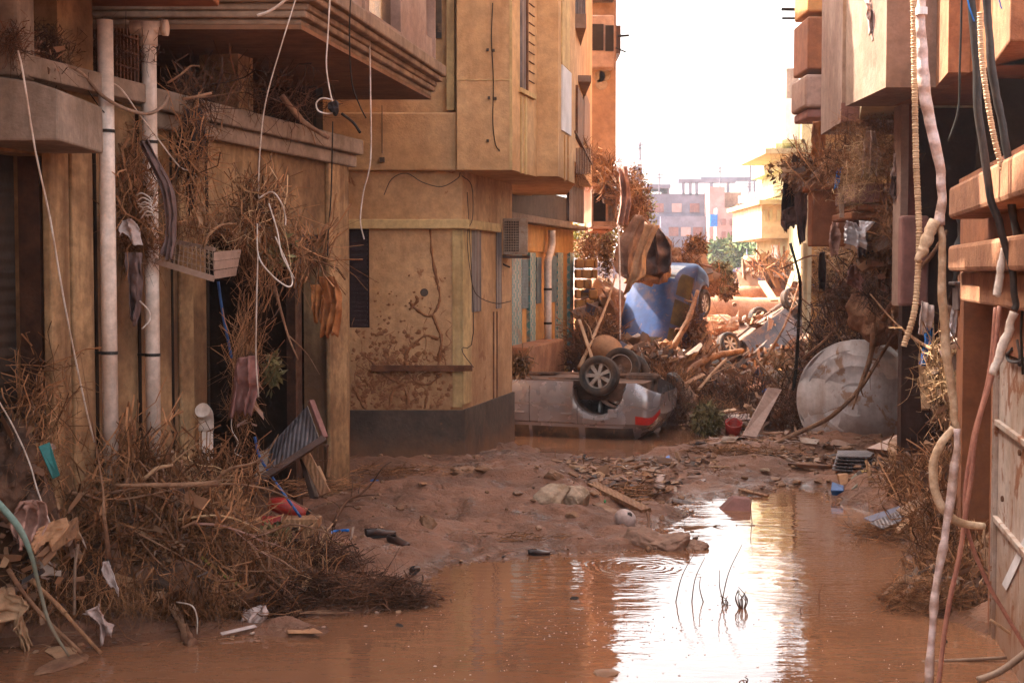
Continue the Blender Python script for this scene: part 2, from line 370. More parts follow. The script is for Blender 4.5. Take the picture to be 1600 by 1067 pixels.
M['bluecar'] = mk('blue_car_paint', (.013, .048, .17), (.01, .03, .12), 1.6, rough=.5, metal=.1, bump=.08, coat=.1, spots=((.16, .085, .06), .6, 5, .6), streak=((.16, .09, .06), .55, 3), obj=True)
M['darkcar'] = mk('dark_grey_car_paint', (.045, .04, .048), (.09, .06, .055), 2, rough=.4, metal=.2, bump=.1, coat=.3, spots=((.17, .085, .05), .85, 2.6, .52), obj=True)
M['under'] = mk('muddy_underbody', (.06, .035, .025), (.2, .1, .06), 3, rough=.85, bump=.8, bs=20, bd=.02, obj=True)
M['glassd'] = mk('dark_muddy_glass', (.03, .025, .022), (.14, .085, .05), 2, rough=.15, bump=.05, spec=.6, spots=((.2, .11, .06), .8, 3, .55), obj=True)
M['taill'] = mk('red_lamp_lens', (.5, .02, .015), (.4, .02, .015), 6, rough=.15, coat=.5, spots=((.6, .4, .35), .8, 9, .66), obj=True)
M['glassy'] = mk('yellowish_muddy_glass', (.08, .06, .028), (.03, .026, .022), 2, rough=.2, bump=.05, obj=True)
M['gap'] = mk('dark_gap', (.02, .015, .012), None)
M['sidem'] = mk('side_moulding_plastic', (.3, .26, .25), (.25, .2, .18), 4, rough=.5, obj=True)
M['shoe'] = mk('wet_black_leather', (.03, .02, .018), (.08, .04, .03), 8, rough=.3, bump=.2, obj=True)
M['grille'] = mk('air_conditioner_casing', (.5, .4, .32), (.4, .28, .2), 6, rough=.5, spots=((.25, .12, .06), .6, 9, .6), obj=True)
M['shutg'] = mk('blue_grey_shutter', (.16, .22, .24), (.1, .13, .15), 4, rough=.6, lines=('Z', 12, 3, .2))
M['corr'] = mk('dark_corrugated_sheet', (.16, .14, .15), (.1, .08, .08), 3, rough=.5, metal=.3, lines=('X', 8, 4, .3), streak=((.3, .2, .15), .4, 6))
M['farg'] = mk('far_grey_concrete', (.2, .19, .24), (.16, .15, .2), .2, bump=0)
M['farp'] = mk('far_pink_plaster', (.45, .3, .28), (.4, .26, .24), .2, bump=0)
M['farw'] = mk('far_white_plaster', (.7, .68, .7), (.6, .56, .56), .2, bump=0)
M['fary'] = mk('pale_yellow_plaster', (.48, .44, .26), (.4, .36, .21), .5, bump=.2, streak=((.3, .22, .1), .4, 2))
M['cremy'] = mk('cream_plaster', (.6, .5, .33), (.48, .38, .24), .5, bump=.2)
M['orab'] = mk('ochre_plaster', (.56, .3, .1), (.46, .22, .08), .8, bump=.4, streak=((.3, .14, .06), .5, 2.5), spots=((.5, .38, .2), .6, 3, .6))
M['fartree'] = mk('far_tree_leaves', (.1, .15, .05), (.16, .18, .07), 1, bump=0, island=.5)
def tile_mat():
    n = NT('turquoise_diamond_tiles'); co = n.geo.outputs['Position']
    mp = n.N('ShaderNodeMapping'); mp.inputs['Scale'].default_value = (9, 9, 9); mp.inputs['Rotation'].default_value = (0, R(45), 0); n.L(co, mp.inputs[0])
    ck = n.N('ShaderNodeTexChecker'); ck.inputs['Scale'].default_value = 1.0; n.L(mp.outputs[0], ck.inputs[0])
    ck.inputs[1].default_value = (.09, .26, .27, 1); ck.inputs[2].default_value = (.42, .4, .33, 1)
    col = n.mix(n.ramp(n.noise(co, 3, 6), .5, .68, 0, .7), ck.outputs[0], MUD)
    n.L(col, n.b.inputs['Base Color']); n.b.inputs['Roughness'].default_value = .35; return n.m
M['tile'] = tile_mat()
def water_mat():
    n = NT('muddy_water'); co = n.geo.outputs['Position']
    col = n.mix(n.ramp(n.noise(co, .5, 4), .35, .65), (.23, .105, .055, 1), (.19, .085, .044, 1))
    n.L(col, n.b.inputs['Base Color']); n.b.inputs['Roughness'].default_value = .02; n.b.inputs['IOR'].default_value = 1.6
    h = n.math('MULTIPLY', n.noise(co, 5.5, 3, .5, scl=(.6, 1.5, 1)), .8)
    h = n.math('ADD', h, n.math('MULTIPLY', n.noise(co, 30, 2, .5, scl=(.7, 1.3, 1)), .05))
    h = n.math('ADD', h, n.math('MULTIPLY', n.noise(co, 1.1, 2), 2.0))
    co2 = n.N('ShaderNodeVectorMath', operation='ADD'); nn = n.N('ShaderNodeTexNoise'); nn.inputs['Scale'].default_value = 2.5; n.L(co, nn.inputs['Vector']); sc_ = n.N('ShaderNodeVectorMath', operation='SCALE'); sc_.inputs['Scale'].default_value = .22; n.L(nn.outputs['Color'], sc_.inputs[0]); n.L(co, co2.inputs[0]); n.L(sc_.outputs[0], co2.inputs[1])
    for cx, cy, k, rad, amp, mode in RIPPLES:
        s_ = n.N('ShaderNodeVectorMath', operation='DISTANCE'); n.L(co2.outputs[0], s_.inputs[0]); s_.inputs[1].default_value = (cx + .11, cy + .11, .11); d = s_.outputs['Value']
        w = n.math('MULTIPLY', n.math('SINE', n.math('MULTIPLY', d, k)) if mode == 0 else n.math('MULTIPLY', n.math('SUBTRACT', n.noise(co, 13, 3, .5, scl=(.5, 1.9, 1)), .5), 3.0), n.math('SUBTRACT', 1.0, n.ramp(d, rad * .25, rad)))
        h = n.math('ADD', h, n.math('MULTIPLY', w, amp))
    b = n.N('ShaderNodeBump'); b.inputs['Strength'].default_value = .42; b.inputs['Distance'].default_value = .012; n.L(h, b.inputs['Height']); n.L(b.outputs[0], n.b.inputs['Normal'])
    return n.m
g1, g2, g3 = G(1010, 885), G(1330, 882), G(1310, 945)
RIPPLES = [(g1[0], g1[1], 75, .75, .16, 0), (g2[0], g2[1], 85, 1.1, .3, 1), (g3[0], g3[1], 95, 1.0, .3, 1)]
M['water'] = water_mat()
def mud_mat():
    n = NT('wet_red_mud'); co = n.geo.outputs['Position']; z = n.z(co)[2]
    col = n.mix(n.ramp(n.noise(co, 1.3, 7, .6), .35, .65), (.36, .165, .095, 1), (.2, .088, .048, 1))
    col = n.mix(n.ramp(n.noise(co, 6, 6, .7), .55, .7, 0, .6), col, (.08, .036, .02, 1))
    wet = n.math('MAXIMUM', n.math('SUBTRACT', 1.0, n.ramp(z, .01, .11)), n.ramp(n.noise(co, 1.7, 5, .6), .52, .66))
    n.L(n.mix(n.math('MULTIPLY', wet, .35), col, (.13, .06, .035, 1)), n.b.inputs['Base Color'])
    n.L(n.ramp(wet, 0, 1, .7, .16), n.b.inputs['Roughness']); n.b.inputs['Specular IOR Level'].default_value = .5
    h = n.math('ADD', n.noise(co, 16, 9, .72), n.math('MULTIPLY', n.noise(co, 4, 6, .65, dist=1.2), 2.2))
    b = n.N('ShaderNodeBump'); b.inputs['Strength'].default_value = 1.0; b.inputs['Distance'].default_value = .06; n.L(h, b.inputs['Height']); n.L(b.outputs[0], n.b.inputs['Normal'])
    return n.m
M['mud'] = mud_mat()

# ------------------------------------------------------------------ ground and water
def poly(pts): return np.array([G(x, y)[:2] for x, y in pts])
POOLS = [poly([(-200, 1012), (60, 1012), (160, 1010), (330, 996), (470, 992), (500, 985), (450, 965), (560, 958), (690, 944), (660, 905), (700, 882), (860, 864), (990, 860), (1075, 850), (1050, 818), (1085, 800), (1050, 788), (1150, 775), (1225, 764), (1290, 768), (1310, 787), (1420, 812), (1440, 835), (1405, 850), (1435, 880), (1400, 925), (1400, 945), (1500, 970), (1560, 990), (2000, 1000), (2000, 1500), (-300, 1500)]),
         poly([(775, 700), (800, 668), (1040, 664), (1090, 672), (1145, 668), (1158, 682), (1060, 706), (990, 716), (960, 727), (900, 722), (850, 712)]),
         poly([(1075, 655), (1100, 632), (1165, 622), (1172, 632), (1130, 642), (1100, 657)])]
def sdist(x, y, pg):          # signed distance, negative inside
    x = np.asarray(x, float); y = np.asarray(y, float)
    d = np.full(x.shape, 1e9); ins = np.zeros(x.shape, bool); n = len(pg)
    for i in range(n):
        a, b = pg[i], pg[(i + 1) % n]; e = b - a
        t = np.clip(((x - a[0]) * e[0] + (y - a[1]) * e[1]) / (e @ e), 0, 1)
        d = np.minimum(d, np.hypot(x - a[0] - t * e[0], y - a[1] - t * e[1]))
        c = (a[1] > y) != (b[1] > y); ins ^= c & (x < (b[0] - a[0]) * (y - a[1]) / (b[1] - a[1] + 1e-12) + a[0])
    return np.where(ins, -d, d)
BUMPS = [(-2.3, 12.3, .7, .9, .12), (-3.2, 10.9, .5, .7, .12), (-1.0, 17.3, 1.2, 1.3, .12), (-.9, 15.4, .9, .9, .10), (.55, 16.2, .5, .9, .14),
         (3.1, 20.0, 1.0, .6, .07), (2.2, 20.0, .8, .6, .04), (1.6, 22.4, 1.2, .8, -.1), (4.6, 14.6, .7, 2.2, .55), (4.3, 12.4, .6, 1.2, .45), (5.6, 20.5, 1.0, 1.3, .2), (2.6, 24.0, 1.0, 1.2, .12), (1.0, 18.6, .8, .5, .08)]
def gh(x, y):
    x = np.asarray(x, float); y = np.asarray(y, float)
    d = np.minimum.reduce([sdist(x, y, p) for p in POOLS]) + .10 * vnoise(x * 2.1, y * 2.1, 0, 5) + .035 * vnoise(x * 7, y * 7, 0, 9)
    h = .13 + .05 * vnoise(x * .7, y * .7, 0, 3)
    for a, b, sx, sy, k in BUMPS: h = h + k * np.exp(-((x - a) / sx) ** 2 - ((y - b) / sy) ** 2)
    t = np.clip((y - 35) / 6, 0, 1); h = h + 1.0 * t * t * (3 - 2 * t)
    n = fbm(x * 1.3, y * 1.6, 0, 11, 5) * .075 + np.abs(vnoise(x * 4.5, y * 4.5, 0, 21)) * .05 + .02 * vnoise(x * 11, y * 11, 0, 23) - .05 * np.clip(vnoise(x * 3.1, y * 2.3, 0, 27) - .25, 0, 1)
    up = h * (1 - np.exp(-np.maximum(d, 0) / .35)) + n * np.clip(d * 4 + .15, 0, 1)
    far = np.clip((y - 60) / 60, 0, 1)
    return np.where(d > 0, up, -.15 * (1 - np.exp(np.minimum(d, 0) / .25))) * (1 - far * .5)
def ghs(x, y): return float(gh(np.array([x]), np.array([y]))[0])
def Gm(px, py):               # hit the modelled ground
    z = 0.0
    for _ in range(12):
        p = G(px, py, z); z = .5 * z + .5 * max(0, ghs(p[0], p[1]))
    return G(px, py, z)
def ground():
    xs = np.concatenate([[-1500, -400, -120, -50], np.arange(-30, -5, 1.5), np.arange(-5, 6.2, .05), np.arange(6.3, 14, .3), np.arange(14, 60, 4), [120, 400, 1500]])
    ys = np.concatenate([[-60, -20, 0, 4, 7], np.arange(8.4, 24, .05), np.arange(24, 46, .16), np.arange(46, 90, 2), [100, 130, 180, 300, 700, 2500]])
    X, Y = np.meshgrid(xs, ys); Z = gh(X, Y)
    mb = MB(); mb.grid(np.dstack([X, Y, Z]))
    mb.build('mud_ground', M['mud'], kind='structure', smooth=True, label='reddish brown wet mud covering the street')
    mb = MB(); mb.grid(np.array([[(x, y, 0.0) for x in (-25, 0, 25)] for y in (-20, 10, 34)]))
    mb.build('flood_water', M['water'], kind='structure', label='brown flood water reflecting the white sky')
ground()
# ------------------------------------------------------------------ left concrete building
def u_at(w, px, py=500, off=0): return w.hit(px, py, off)[0]
WL = Wall((-3.38, 9.9), (-1.82, 15.9))
LB = thing('concrete_building', 'brown stained concrete building with deep balconies and white drain pipes', 'building', (-3, 12, 0))
z_l0 = 3.92
def part(name, mb, mat, par, **k): return mb.build(name, mat, par, **k)
def left_building():
    w = WL; L = w.L
    g = w.rect(-120, 232, 74, 760); d = w.rect(328, 362, 516, 900)
    g = (g[0], -.5, g[2], g[3]); d = (d[0], -.5, d[2], d[3])
    d2 = (u_at(w, 176), 1.0, u_at(w, 222), 3.0)
    mb = MB(); w.grid(mb, -5.5, L, -.6, z_l0, [g, d], -.3, 0.0)
    part('wall', mb, M['conc'], LB)
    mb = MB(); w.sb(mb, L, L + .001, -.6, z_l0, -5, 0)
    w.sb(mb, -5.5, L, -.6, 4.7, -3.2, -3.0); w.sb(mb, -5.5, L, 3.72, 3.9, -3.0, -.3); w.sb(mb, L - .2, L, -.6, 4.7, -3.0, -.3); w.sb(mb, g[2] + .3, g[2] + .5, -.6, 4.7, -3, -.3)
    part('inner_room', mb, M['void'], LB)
    # roller shutter and frame in the garage opening
    mb = MB(); w.sb(mb, g[0], g[2] - .08, -.5, g[3], -.24, -.2); part('roller_shutter', mb, M['shut'], LB)
    mb = MB(); w.box(mb, 64, 236, 76, 760, -.19, -.02); part('door_frame', mb, M['woodd'], LB)
    # pilasters
    for a, b, nm, mt, o in ((82, 112, 'pilaster', 'concp', .07), (117, 149, 'pilaster', 'concp', .09), (182, 216, 'pilaster', 'conc', .03), (516, 545, 'pilaster', 'concp', .05), (250, 268, 'pilaster', 'conc', .02), (284, 304, 'pilaster', 'concp', .04)):
        mb = MB(); w.box(mb, a, 168 if a < 500 else 225, b, 900, 0, o)
        part(nm, mb, M[mt], LB, bevel=.015)
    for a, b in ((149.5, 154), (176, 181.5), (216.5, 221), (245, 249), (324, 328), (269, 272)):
        mb = MB(); w.box(mb, a, 172, b, 900, 0, .006); part('painted_shade_strip', mb, M['dark'], LB)  # dark strips paint the shade beside pipes and pilasters; the wall is uncut
    # lintel band
    mb = MB(); u0 = -5.5; u1 = u_at(w, 560, 230, .14)
    w.sb(mb, u_at(w, 40, 110, .16), u_at(w, 232, 170, .16), z_l0, 4.07, -.35, .16)
    part('lintel', mb, M['grey'], LB, bevel=.012)
    mb = MB(); w.sb(mb, u_at(w, 246, 190, .14), L + .12, z_l0 - .02, 4.07, -.35, .14); w.sb(mb, u_at(w, 246, 190, .14), L + .06, z_l0 - .16, z_l0 - .02, 0, .08)
    part('lintel', mb, M['grey'], LB, bevel=.02)
    # upper recess between lintel and balconies
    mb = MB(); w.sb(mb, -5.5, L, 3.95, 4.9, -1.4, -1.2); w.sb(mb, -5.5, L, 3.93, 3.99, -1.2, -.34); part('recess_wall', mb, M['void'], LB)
    for a, b in ((90, 145), (372, 395)):
        mb = MB(); w.box(mb, a, -20, b, 150 if a < 200 else 190, -.5, -.1); part('column', mb, M['conc'], LB)
    mb = MB()
    for q in range(7): w.box(mb, 182 + q * 5.5, 45, 184 + q * 5.5, 140, -.12, -.1)
    for q in range(4): w.box(mb, 180, 55 + q * 24, 218, 58 + q * 24, -.1, -.085)
    part('window_grille', mb, M['rustd'], LB)
    # projecting block by the garage
    mb = MB(); Yb = 9.15
    a = P(-90, 170, Yb)[0]; b = P(91, 170, Yb)[0]; zt = P(40, 128, Yb)[2]; zb = P(40, 220, Yb)[2]
    mb.prism([(a, Yb, zb), (b, Yb, zb), (b, Yb, zt - .05), (b - .15, Yb, zt), (a, Yb, zt + .09)], (0, 1.0, 0))
    part('canopy_block', mb, M['grey'], LB, bevel=.015)
    mb = MB(); mb.pbox(-60, -20, 28, 118, 9.5, .35); part('broken_column', mb, M['grey'], LB, bevel=.03)
    # near balcony slab
    mb = MB(); zs = 4.65; c = P(334, 22, 11.3); 
    mb.block([(-7, 4), (-1.95, 4), (-2.3, 11.3), (-7, 11.3)], 4.68, 4.95); mb.block([(-7, 4), (-1.88, 4), (-2.22, 11.36), (-7, 11.36)], 4.78, 4.84)
    part('balcony_slab', mb, M['orange'], LB, bevel=.02)
    # big balcony with stepped cornice
    fa = np.array([P(471, 49, 12.1)[:2], P(674, 159, 17.0)[:2]])
    z0 = 4.64
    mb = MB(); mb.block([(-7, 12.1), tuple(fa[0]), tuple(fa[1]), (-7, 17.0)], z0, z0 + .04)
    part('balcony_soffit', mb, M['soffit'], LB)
    mb = MB()
    st = [(0, .04, .09), (.05, .09, .15), (.07, .15, .21), (.14, .21, .27), (.18, .27, .40)]
    for o, a, b in st:
        mb.block([(-7, 12.1 - o), (fa[0][0] + o, 12.1 - o), (fa[1][0] + o, 17.0 + o * .3), (-7, 17.0 + o * .3)], z0 + a, z0 + b)
    part('balcony_cornice', mb, M['balc'], LB, bevel=.018)
    # walls above the balcony
    d_ = fa[1] - fa[0]; wu = Wall(fa[0] + np.array([.06, 0]), fa[1] + np.array([.06, -.12]))
    hol = []
    r1 = wu.rect(576, -60, 626, 34); r2 = wu.rect(666, -60, 680, 60)
    mb = MB(); wu.grid(mb, 0, wu.L, z0 + .4, 10.5, [r1, r2, (r1[0], 7.0, r1[2], 8.4), (1.0, 5.6, 2.2, 6.9), (1.0, 8.3, 2.2, 9.6)], -.2, 0)
    part('upper_wall', mb, M['pinkw'], LB)
    mb = MB(); wu.sb(mb, 0, wu.L, z0 + .4, 10.5, -1.2, -1.1); mb.block([(-7, 12.2), (wu.p(0, 0)[0], 12.2), (wu.p(0, 0)[0], 12.4), (-7, 12.4)], z0 + .4, 10.5)
    mb.block([(-7, 16.7), (wu.p(wu.L, 0)[0], 16.7), (wu.p(wu.L, 0)[0], 16.87), (-7, 16.87)], z0 + .4, 10.5); mb.block([(-8, 2), (-2.9, 2), (-2.6, 16.87), (-8, 16.87)], 7.6, 10.6)
    mb.block([(-9, 16.8), (-3.3, 16.8), (-3.3, 18.15), (-9, 18.15)], -.5, 10.5); mb.block([(-8, 0), (-4.2, 0), (-3.4, 9), (-3, 11.9), (-8, 11.9)], 4.95, 9.5)  # first block is an unseen alley fill, added to stop a sunbeam
    part('upper_storey_alley_fill', mb, M['pinkw'], LB)
    mb = MB(); wu.sb(mb, r1[0], r1[2], r1[1], r1[3], -.14, -.11); part('window_pane', mb, M['glassd'], LB)
    mb = MB(); wu.box(mb, 570, -40, 577, 36, 0, .03); wu.box(mb, 570, 34, 632, 40, 0, .05); part('window_frame', mb, M['pale'], LB)
    # drain pipes
    for x, yt, yb, hasT in ((164, 32, 760, 0), (232, 40, 790, 1), (322, 655, 790, 2)):
        off = .16; r = .058
        a = w.pp(x, yt, off); b = w.pp(x, yb, off); b[0], b[1] = a[0], a[1]
        mb = MB(); mb.tube([b, a], r, 20)
        if hasT == 1:
            mb.tube([a + (0, 0, -.16), a + (0, 0, .02)], r * 1.2, 20); mb.tube([a + (-.14, .0, -.02), a + (.13, .0, -.02)], r * .95, 16); mb.tube([a + (.11, 0, -.02), a + (.15, 0, -.02)], r * 1.1, 16)
        if hasT == 2:
            mb.tube([a + (0, 0, -.1), a + (0, 0, .0), a + (-.0, -.03, .05), a + (-.01, -.1, .09)], r * 1.12, 20, sm=3)
        p_ = part('drain_pipe', mb, M['pvc'], LB, smooth=True)
        for o in p_.data.polygons:
            if len(o.vertices) > 4: o.use_smooth = False
        if hasT < 2:
            for yy in ((205, 552) if hasT == 0 else (222, 555)):
                q = w.pp(x, yy, off); mb = MB(); mb.tube([(a[0], a[1], q[2] - .012), (a[0], a[1], q[2] + .012)], r * 1.1, 20); mb.beam((a[0] - .05, a[1], q[2]), (a[0] - .16, a[1] + .06, q[2]), .02, .02)
                mb.build('pipe_clamp', M['rubberband'], p_)
    # door frame at the shop door
    mb = MB(); w.box(mb, 462, 362, 472, 800, -.2, -.1); w.box(mb, 330, 362, 512, 369, -.2, -.1); part('door_frame', mb, M['woodd'], LB)
    mb = MB(); w.box(mb, 474, 372, 515, 900, -.9, -.86); part('inner_door', mb, M['woodd'], LB)
left_building()

# ------------------------------------------------------------------ yellow corner building
YB = thing('yellow_corner_building', 'yellow plastered corner house with dark grey plinth and overhanging upper bays', 'building', (-1, 18.5, 0))
YF = 18.2; xc = float(P(723, 600, YF)[0])
WS = Wall((xc, YF), (0.0, 20.9))
def yellow_building():
    B = YB; y0 = YF
    wf = Wall((-3.2, YF), (xc, YF)); L = wf.L
    def bx(name, x0, ya, x1, yb, o0, o1, mat, **k):
        mb = MB(); wf.box(mb, x0, ya, x1, yb, o0, o1); return part(name, mb, M[mat], B, **k)
    win = wf.rect(545, 357, 577, 512)
    mb = MB(); wf.grid(mb, 0, L, -.5, 3.95, [win], -.3, 0); part('front_wall', mb, M['yellow'], B)
    mb = MB(); mb.block([(-9, YF + .35), (xc - .35, YF + .35), (xc - .35, 20.6), (-9, 20.6)], -.5, 10.9); mb.block([(-9, 24.5), (-.2, 24.5), (.9, 29.6), (-9, 29.6)], -.5, 10.9); part('inner_mass', mb, M['yellow'], B)
    mb = MB(); WS.sb(mb, .001, WS.L, -.5, 3.95, -.3, 0)
    # cut nothing: recessed strips are laid as dark slots
    part('side_wall', mb, M['yellow'], B)
    z1 = 2.6 - (641 - 425) / (F / YF)
    mb = MB(); wf.sb(mb, 0, L + .03, -.5, z1, -.05, .03); part('plinth', mb, M['plinth'], B, bevel=.01)
    mb = MB(); WS.sb(mb, .0, WS.L + .03, -.5, z1 + .004, -.05, .033); part('plinth', mb, M['plinth'], B)
    # band course under the overhang
    zt, zb = wf.rect(545, 343, 720, 358)[3], wf.rect(545, 343, 720, 358)[1]
    mb = MB(); wf.sb(mb, 0, L + .09, zb, zt, 0, .09); part('band_course', mb, M['trim'], B, bevel=.012)
    mb = MB(); WS.sb(mb, 0, 1.75, zb + .002, zt - .002, 0, .088); part('band_course', mb, M['trim'], B, bevel=.012)
    bx('corner_pilaster', 707, 359, 722, 636, 0, .025, 'trim')
    mb = MB(); WS.box(mb, 724, 358, 737, 630, 0, .022); part('corner_pilaster', mb, M['trim'], B)
    for a, b, c, d in ((738, 752, 357, 487), (776, 784, 357, 482)):
        mb = MB(); WS.box(mb, a, c, b, d, 0, .012); part('grey_strip', mb, M['corr'], B)
    mb = MB()
    for x in (724, 771, 776.5): WS.box(mb, x, 487, x + 1.6, 625, 0, .008)
    part('mud_streak', mb, M['rustd'], B)
    mb = MB(); wf.sb(mb, win[0], win[2], win[1], win[3], -.1, -.06)
    for i in range(22):
        zz = win[1] + (win[3] - win[1]) * (i + .5) / 22; wf.sb(mb, win[0] + .03, win[2] - .03, zz - .018, zz + .012, -.06, -.035)
    mb2 = part('louvre_shutter', mb, mk('maroon_shutter', (.045, .02, .022), (.03, .014, .014), 4, rough=.6), B)
    bx('bar_bracket', 580, 571, 738, 580, .03, .1, 'rustd')
    # mud trails climbing the plaster (real relief)
    trails = [[(672, 352), (676, 400), (683, 440), (688, 466), (680, 486), (668, 494), (650, 482), (640, 472)], [(676, 490), (684, 512), (689, 528), (687, 560), (683, 590)], [(686, 530), (668, 524), (655, 530), (640, 545), (634, 560), (640, 585), (655, 600), (668, 612), (664, 636)],
              [(689, 524), (690, 540), (686, 556)], [(572, 556), (590, 574), (610, 590), (628, 602), (636, 620), (634, 640)], [(553, 604), (566, 630), (572, 640)], [(690, 585), (668, 600), (640, 596), (615, 610), (608, 640)], [(640, 484), (652, 470), (650, 462)]]
    for t in trails:
        mb = MB(); pts = [wf.pp(x + rnd.uniform(-1, 1), y, .002) for x, y in t]; pts = spline(pts, 6)
        pts[:, 1] = YF + .004; mb.tube(pts, .02, 6, wob=.5)
        part('mud_trail', mb, M['mudtrail'], B, smooth=True)
    r5 = random.Random(17); mb = MB()
    for i in range(46):
        x = r5.uniform(552, 704); y = r5.uniform(560, 640); y1 = y - abs(r5.gauss(0, 45)) - 8; n = 7
        pts = [wf.pp(min(706, max(550, x + r5.uniform(-5, 5) * k ** .5)), y + (y1 - y) * k / n, .003) for k in range(n + 1)]; pts = spline(pts, 4); pts[:, 1] = YF + .003; mb.tube(pts, [r5.uniform(.006, .016), .003], 5, wob=.6)
    part('mud_runs', mb, M['mudtrail'], B, kind='stuff', smooth=True)
    mb = MB()
    rr = random.Random(3)
    for i in range(420):                       # splashed clods stuck to the plaster
        x = rr.gauss(615, 42); y = 640 - abs(rr.gauss(0, 85)); 
        if not (549 < x < 706 and 365 < y < 638): continue
        if x < 579 and y < 515: continue
        p = wf.pp(x, y, .0); s = rr.uniform(.005, .026) * (1.5 if y > 510 else .8); n = 9
        ring = [(p[0] + s * rr.uniform(.5, 1.3) * math.cos(2 * PI * k / n) * 1.2, YF - .006, p[2] + s * rr.uniform(.5, 1.3) * math.sin(2 * PI * k / n)) for k in range(n)]
        mb.add([p + (0, -.012, 0)] + ring + [(q[0], YF + .01, q[2]) for q in ring], [(0, 1 + k, 1 + (k + 1) % n) for k in range(n)] + [(1 + k, 1 + n + k, 1 + n + (k + 1) % n, 1 + (k + 1) % n) for k in range(n)])
    part('mud_splashes', mb, M['mudtrail'], B, kind='stuff')
    mb = MB(); c = wf.pp(663, 457, 0); mb.lathe([(.001, .0), (.05, 0), (.055, -.03)], 16, Matrix.Translation((c[0], YF - .012, c[2])) @ Matrix.Rotation(PI / 2, 4, 'X')); part('wall_socket_box', mb, M['plinth'], B)
    # parapet band on the left, upper front wall and pilaster
    z3 = 3.88
    mb = MB(); wf.sb(mb, 0, wf.hit(714, 220, .14)[0], z3, wf.rect(545, 176, 714, 268, .14)[3], -.1, .14); part('parapet', mb, M['yellow_top'], B, bevel=.02)
    mb = MB(); wf.sb(mb, 0, wf.hit(700, 80)[0], 4.55, 11, -.3, -.1); part('upper_wall', mb, M['yellow_top'], B)
    mb = MB(); wf.box(mb, 697, -700, 709, 172, -.1, .07); part('pilaster', mb, M['trim'], B)
    mb = MB(); wf.box(mb, 655, -30, 690, 60, -.1, -.07); part('window_pane', mb, M['glassd'], B)
    # overhanging bay U
    y1 = 17.95; x0 = float(P(714, 200, y1)[0]); xa = float(P(800, 200, y1)[0])
    q = P(839, 279, 19.3); q2 = P(872, 280, 19.3); q3 = P(898, 290, 20.9)
    mb = MB(); mb.block([(-2.2, YF + .2), (x0, YF + .2), (x0, y1), (xa, y1), (q[0], 19.3), (q[0], 24), (-2.2, 24)], z3, 11); part('upper_bay', mb, M['yellow_top'], B)
    mb = MB(); mb.block([(q[0] + .001, 19.3), (q2[0], 19.3), (q3[0], 20.9), (q3[0], 24), (q[0] + .001, 24)], z3 + .01, 11.1); part('upper_bay', mb, M['yellow_top'], B)
    wb = Wall((xa, y1), (q[0], 19.3))
    # grooves and window strips of the bay
    for a, b, c, d, mt, o in ((815, 822, -500, 140, 'corr', .02), (824.5, 826, -300, 150, 'rustd', .03), (815, 817, 152, 271, 'trim', .02), (821.5, 824, 152, 273, 'trim', .02), (815, 838, 143, 150, 'trim', .04)):
        mb = MB(); wb.box(mb, a, c, b, d, 0, o); part('window_strip' if d < 151 and b - a < 8 else 'rib', mb, M[mt], B)
    for k in range(9):
        mb = MB(); wb.box(mb, 828, 8 + k * 15, 836, 9.2 + k * 15, 0, .015); part('groove', mb, M['rustd'], B)
    mb = MB(); mb.box(x0, xa, y1 - .008, y1, P(750, 126, y1)[2], P(750, 124.3, y1)[2]); mb.box(P(796, 0, y1)[0], xa + .003, y1 - .01, y1, z3, 11); part('render_joint', mb, M['trim'], B)
    w2 = Wall((q2[0], 19.3), (q3[0], 20.9))
    mb = MB(); w2.box(mb, 879, 108, 893, 208, 0, .02); part('window_shutter', mb, M['farw'], B)
    mb = MB(); w2.box(mb, 879, -200, 891, 106, 0, .02); part('window_shutter', mb, M['trim'], B)
    for x in (882.5, 888): mb = MB(); w2.box(mb, x, 212, x + 1.2, 283, 0, .012); part('rib', mb, M['orab'], B)
    # small mud-stained cable runs on the wall
    for pts in ([(770, 5), (768, 60), (771, 130), (770, 190), (774, 225), (781, 236)],):
        mb = MB(); mb.tube([P(x, y, y1 - .012) for x, y in pts], .006, 5, sm=4); part('wall_cable', mb, M['gap'], B)
    for x, y in ((762, 78), (771, 79), (764, 153), (774, 154), (762, 220)):
        mb = MB(); p = P(x, y, y1 - .02); mb.box(p[0] - .016, p[0] + .016, p[1] - .01, p[1] + .02, p[2] - .016, p[2] + .016); part('cable_clip', mb, M['plinth'], B)
    for pts, w_, nm in (([(556, 262), (548, 300), (530, 305)], None, 0), ([(600, 305), (612, 280), (635, 271), (660, 285), (690, 292), (715, 279), (719, 270)], None, 1), ([(722, 275), (733, 290), (734, 340), (728, 365), (731, 420), (738, 460), (760, 475), (778, 472)], None, 1), ([(728, 300), (735, 520), (722, 545), (735, 575)], None, 1)):
        if nm:
            mb = MB(); mb.tube([wf.pp(x, y, .1) if x < 720 else P(x, y, 18.12) + ((x - 723) * .003, (x - 723) * .010, 0) for x, y in pts], .006, 5, sm=4); part('wall_cable', mb, M['plinth'], B)
    mb = MB(); mb.tube([P(597, 165, 18.03), P(597, 240, 18.03)], .006, 5); mb.box(*[v for t in [(P(597, 250, 18.03)[i] - .03, P(597, 250, 18.03)[i] + .03) for i in range(3)] for v in t]); part('wall_cable', mb, M['plinth'], B)
yellow_building()

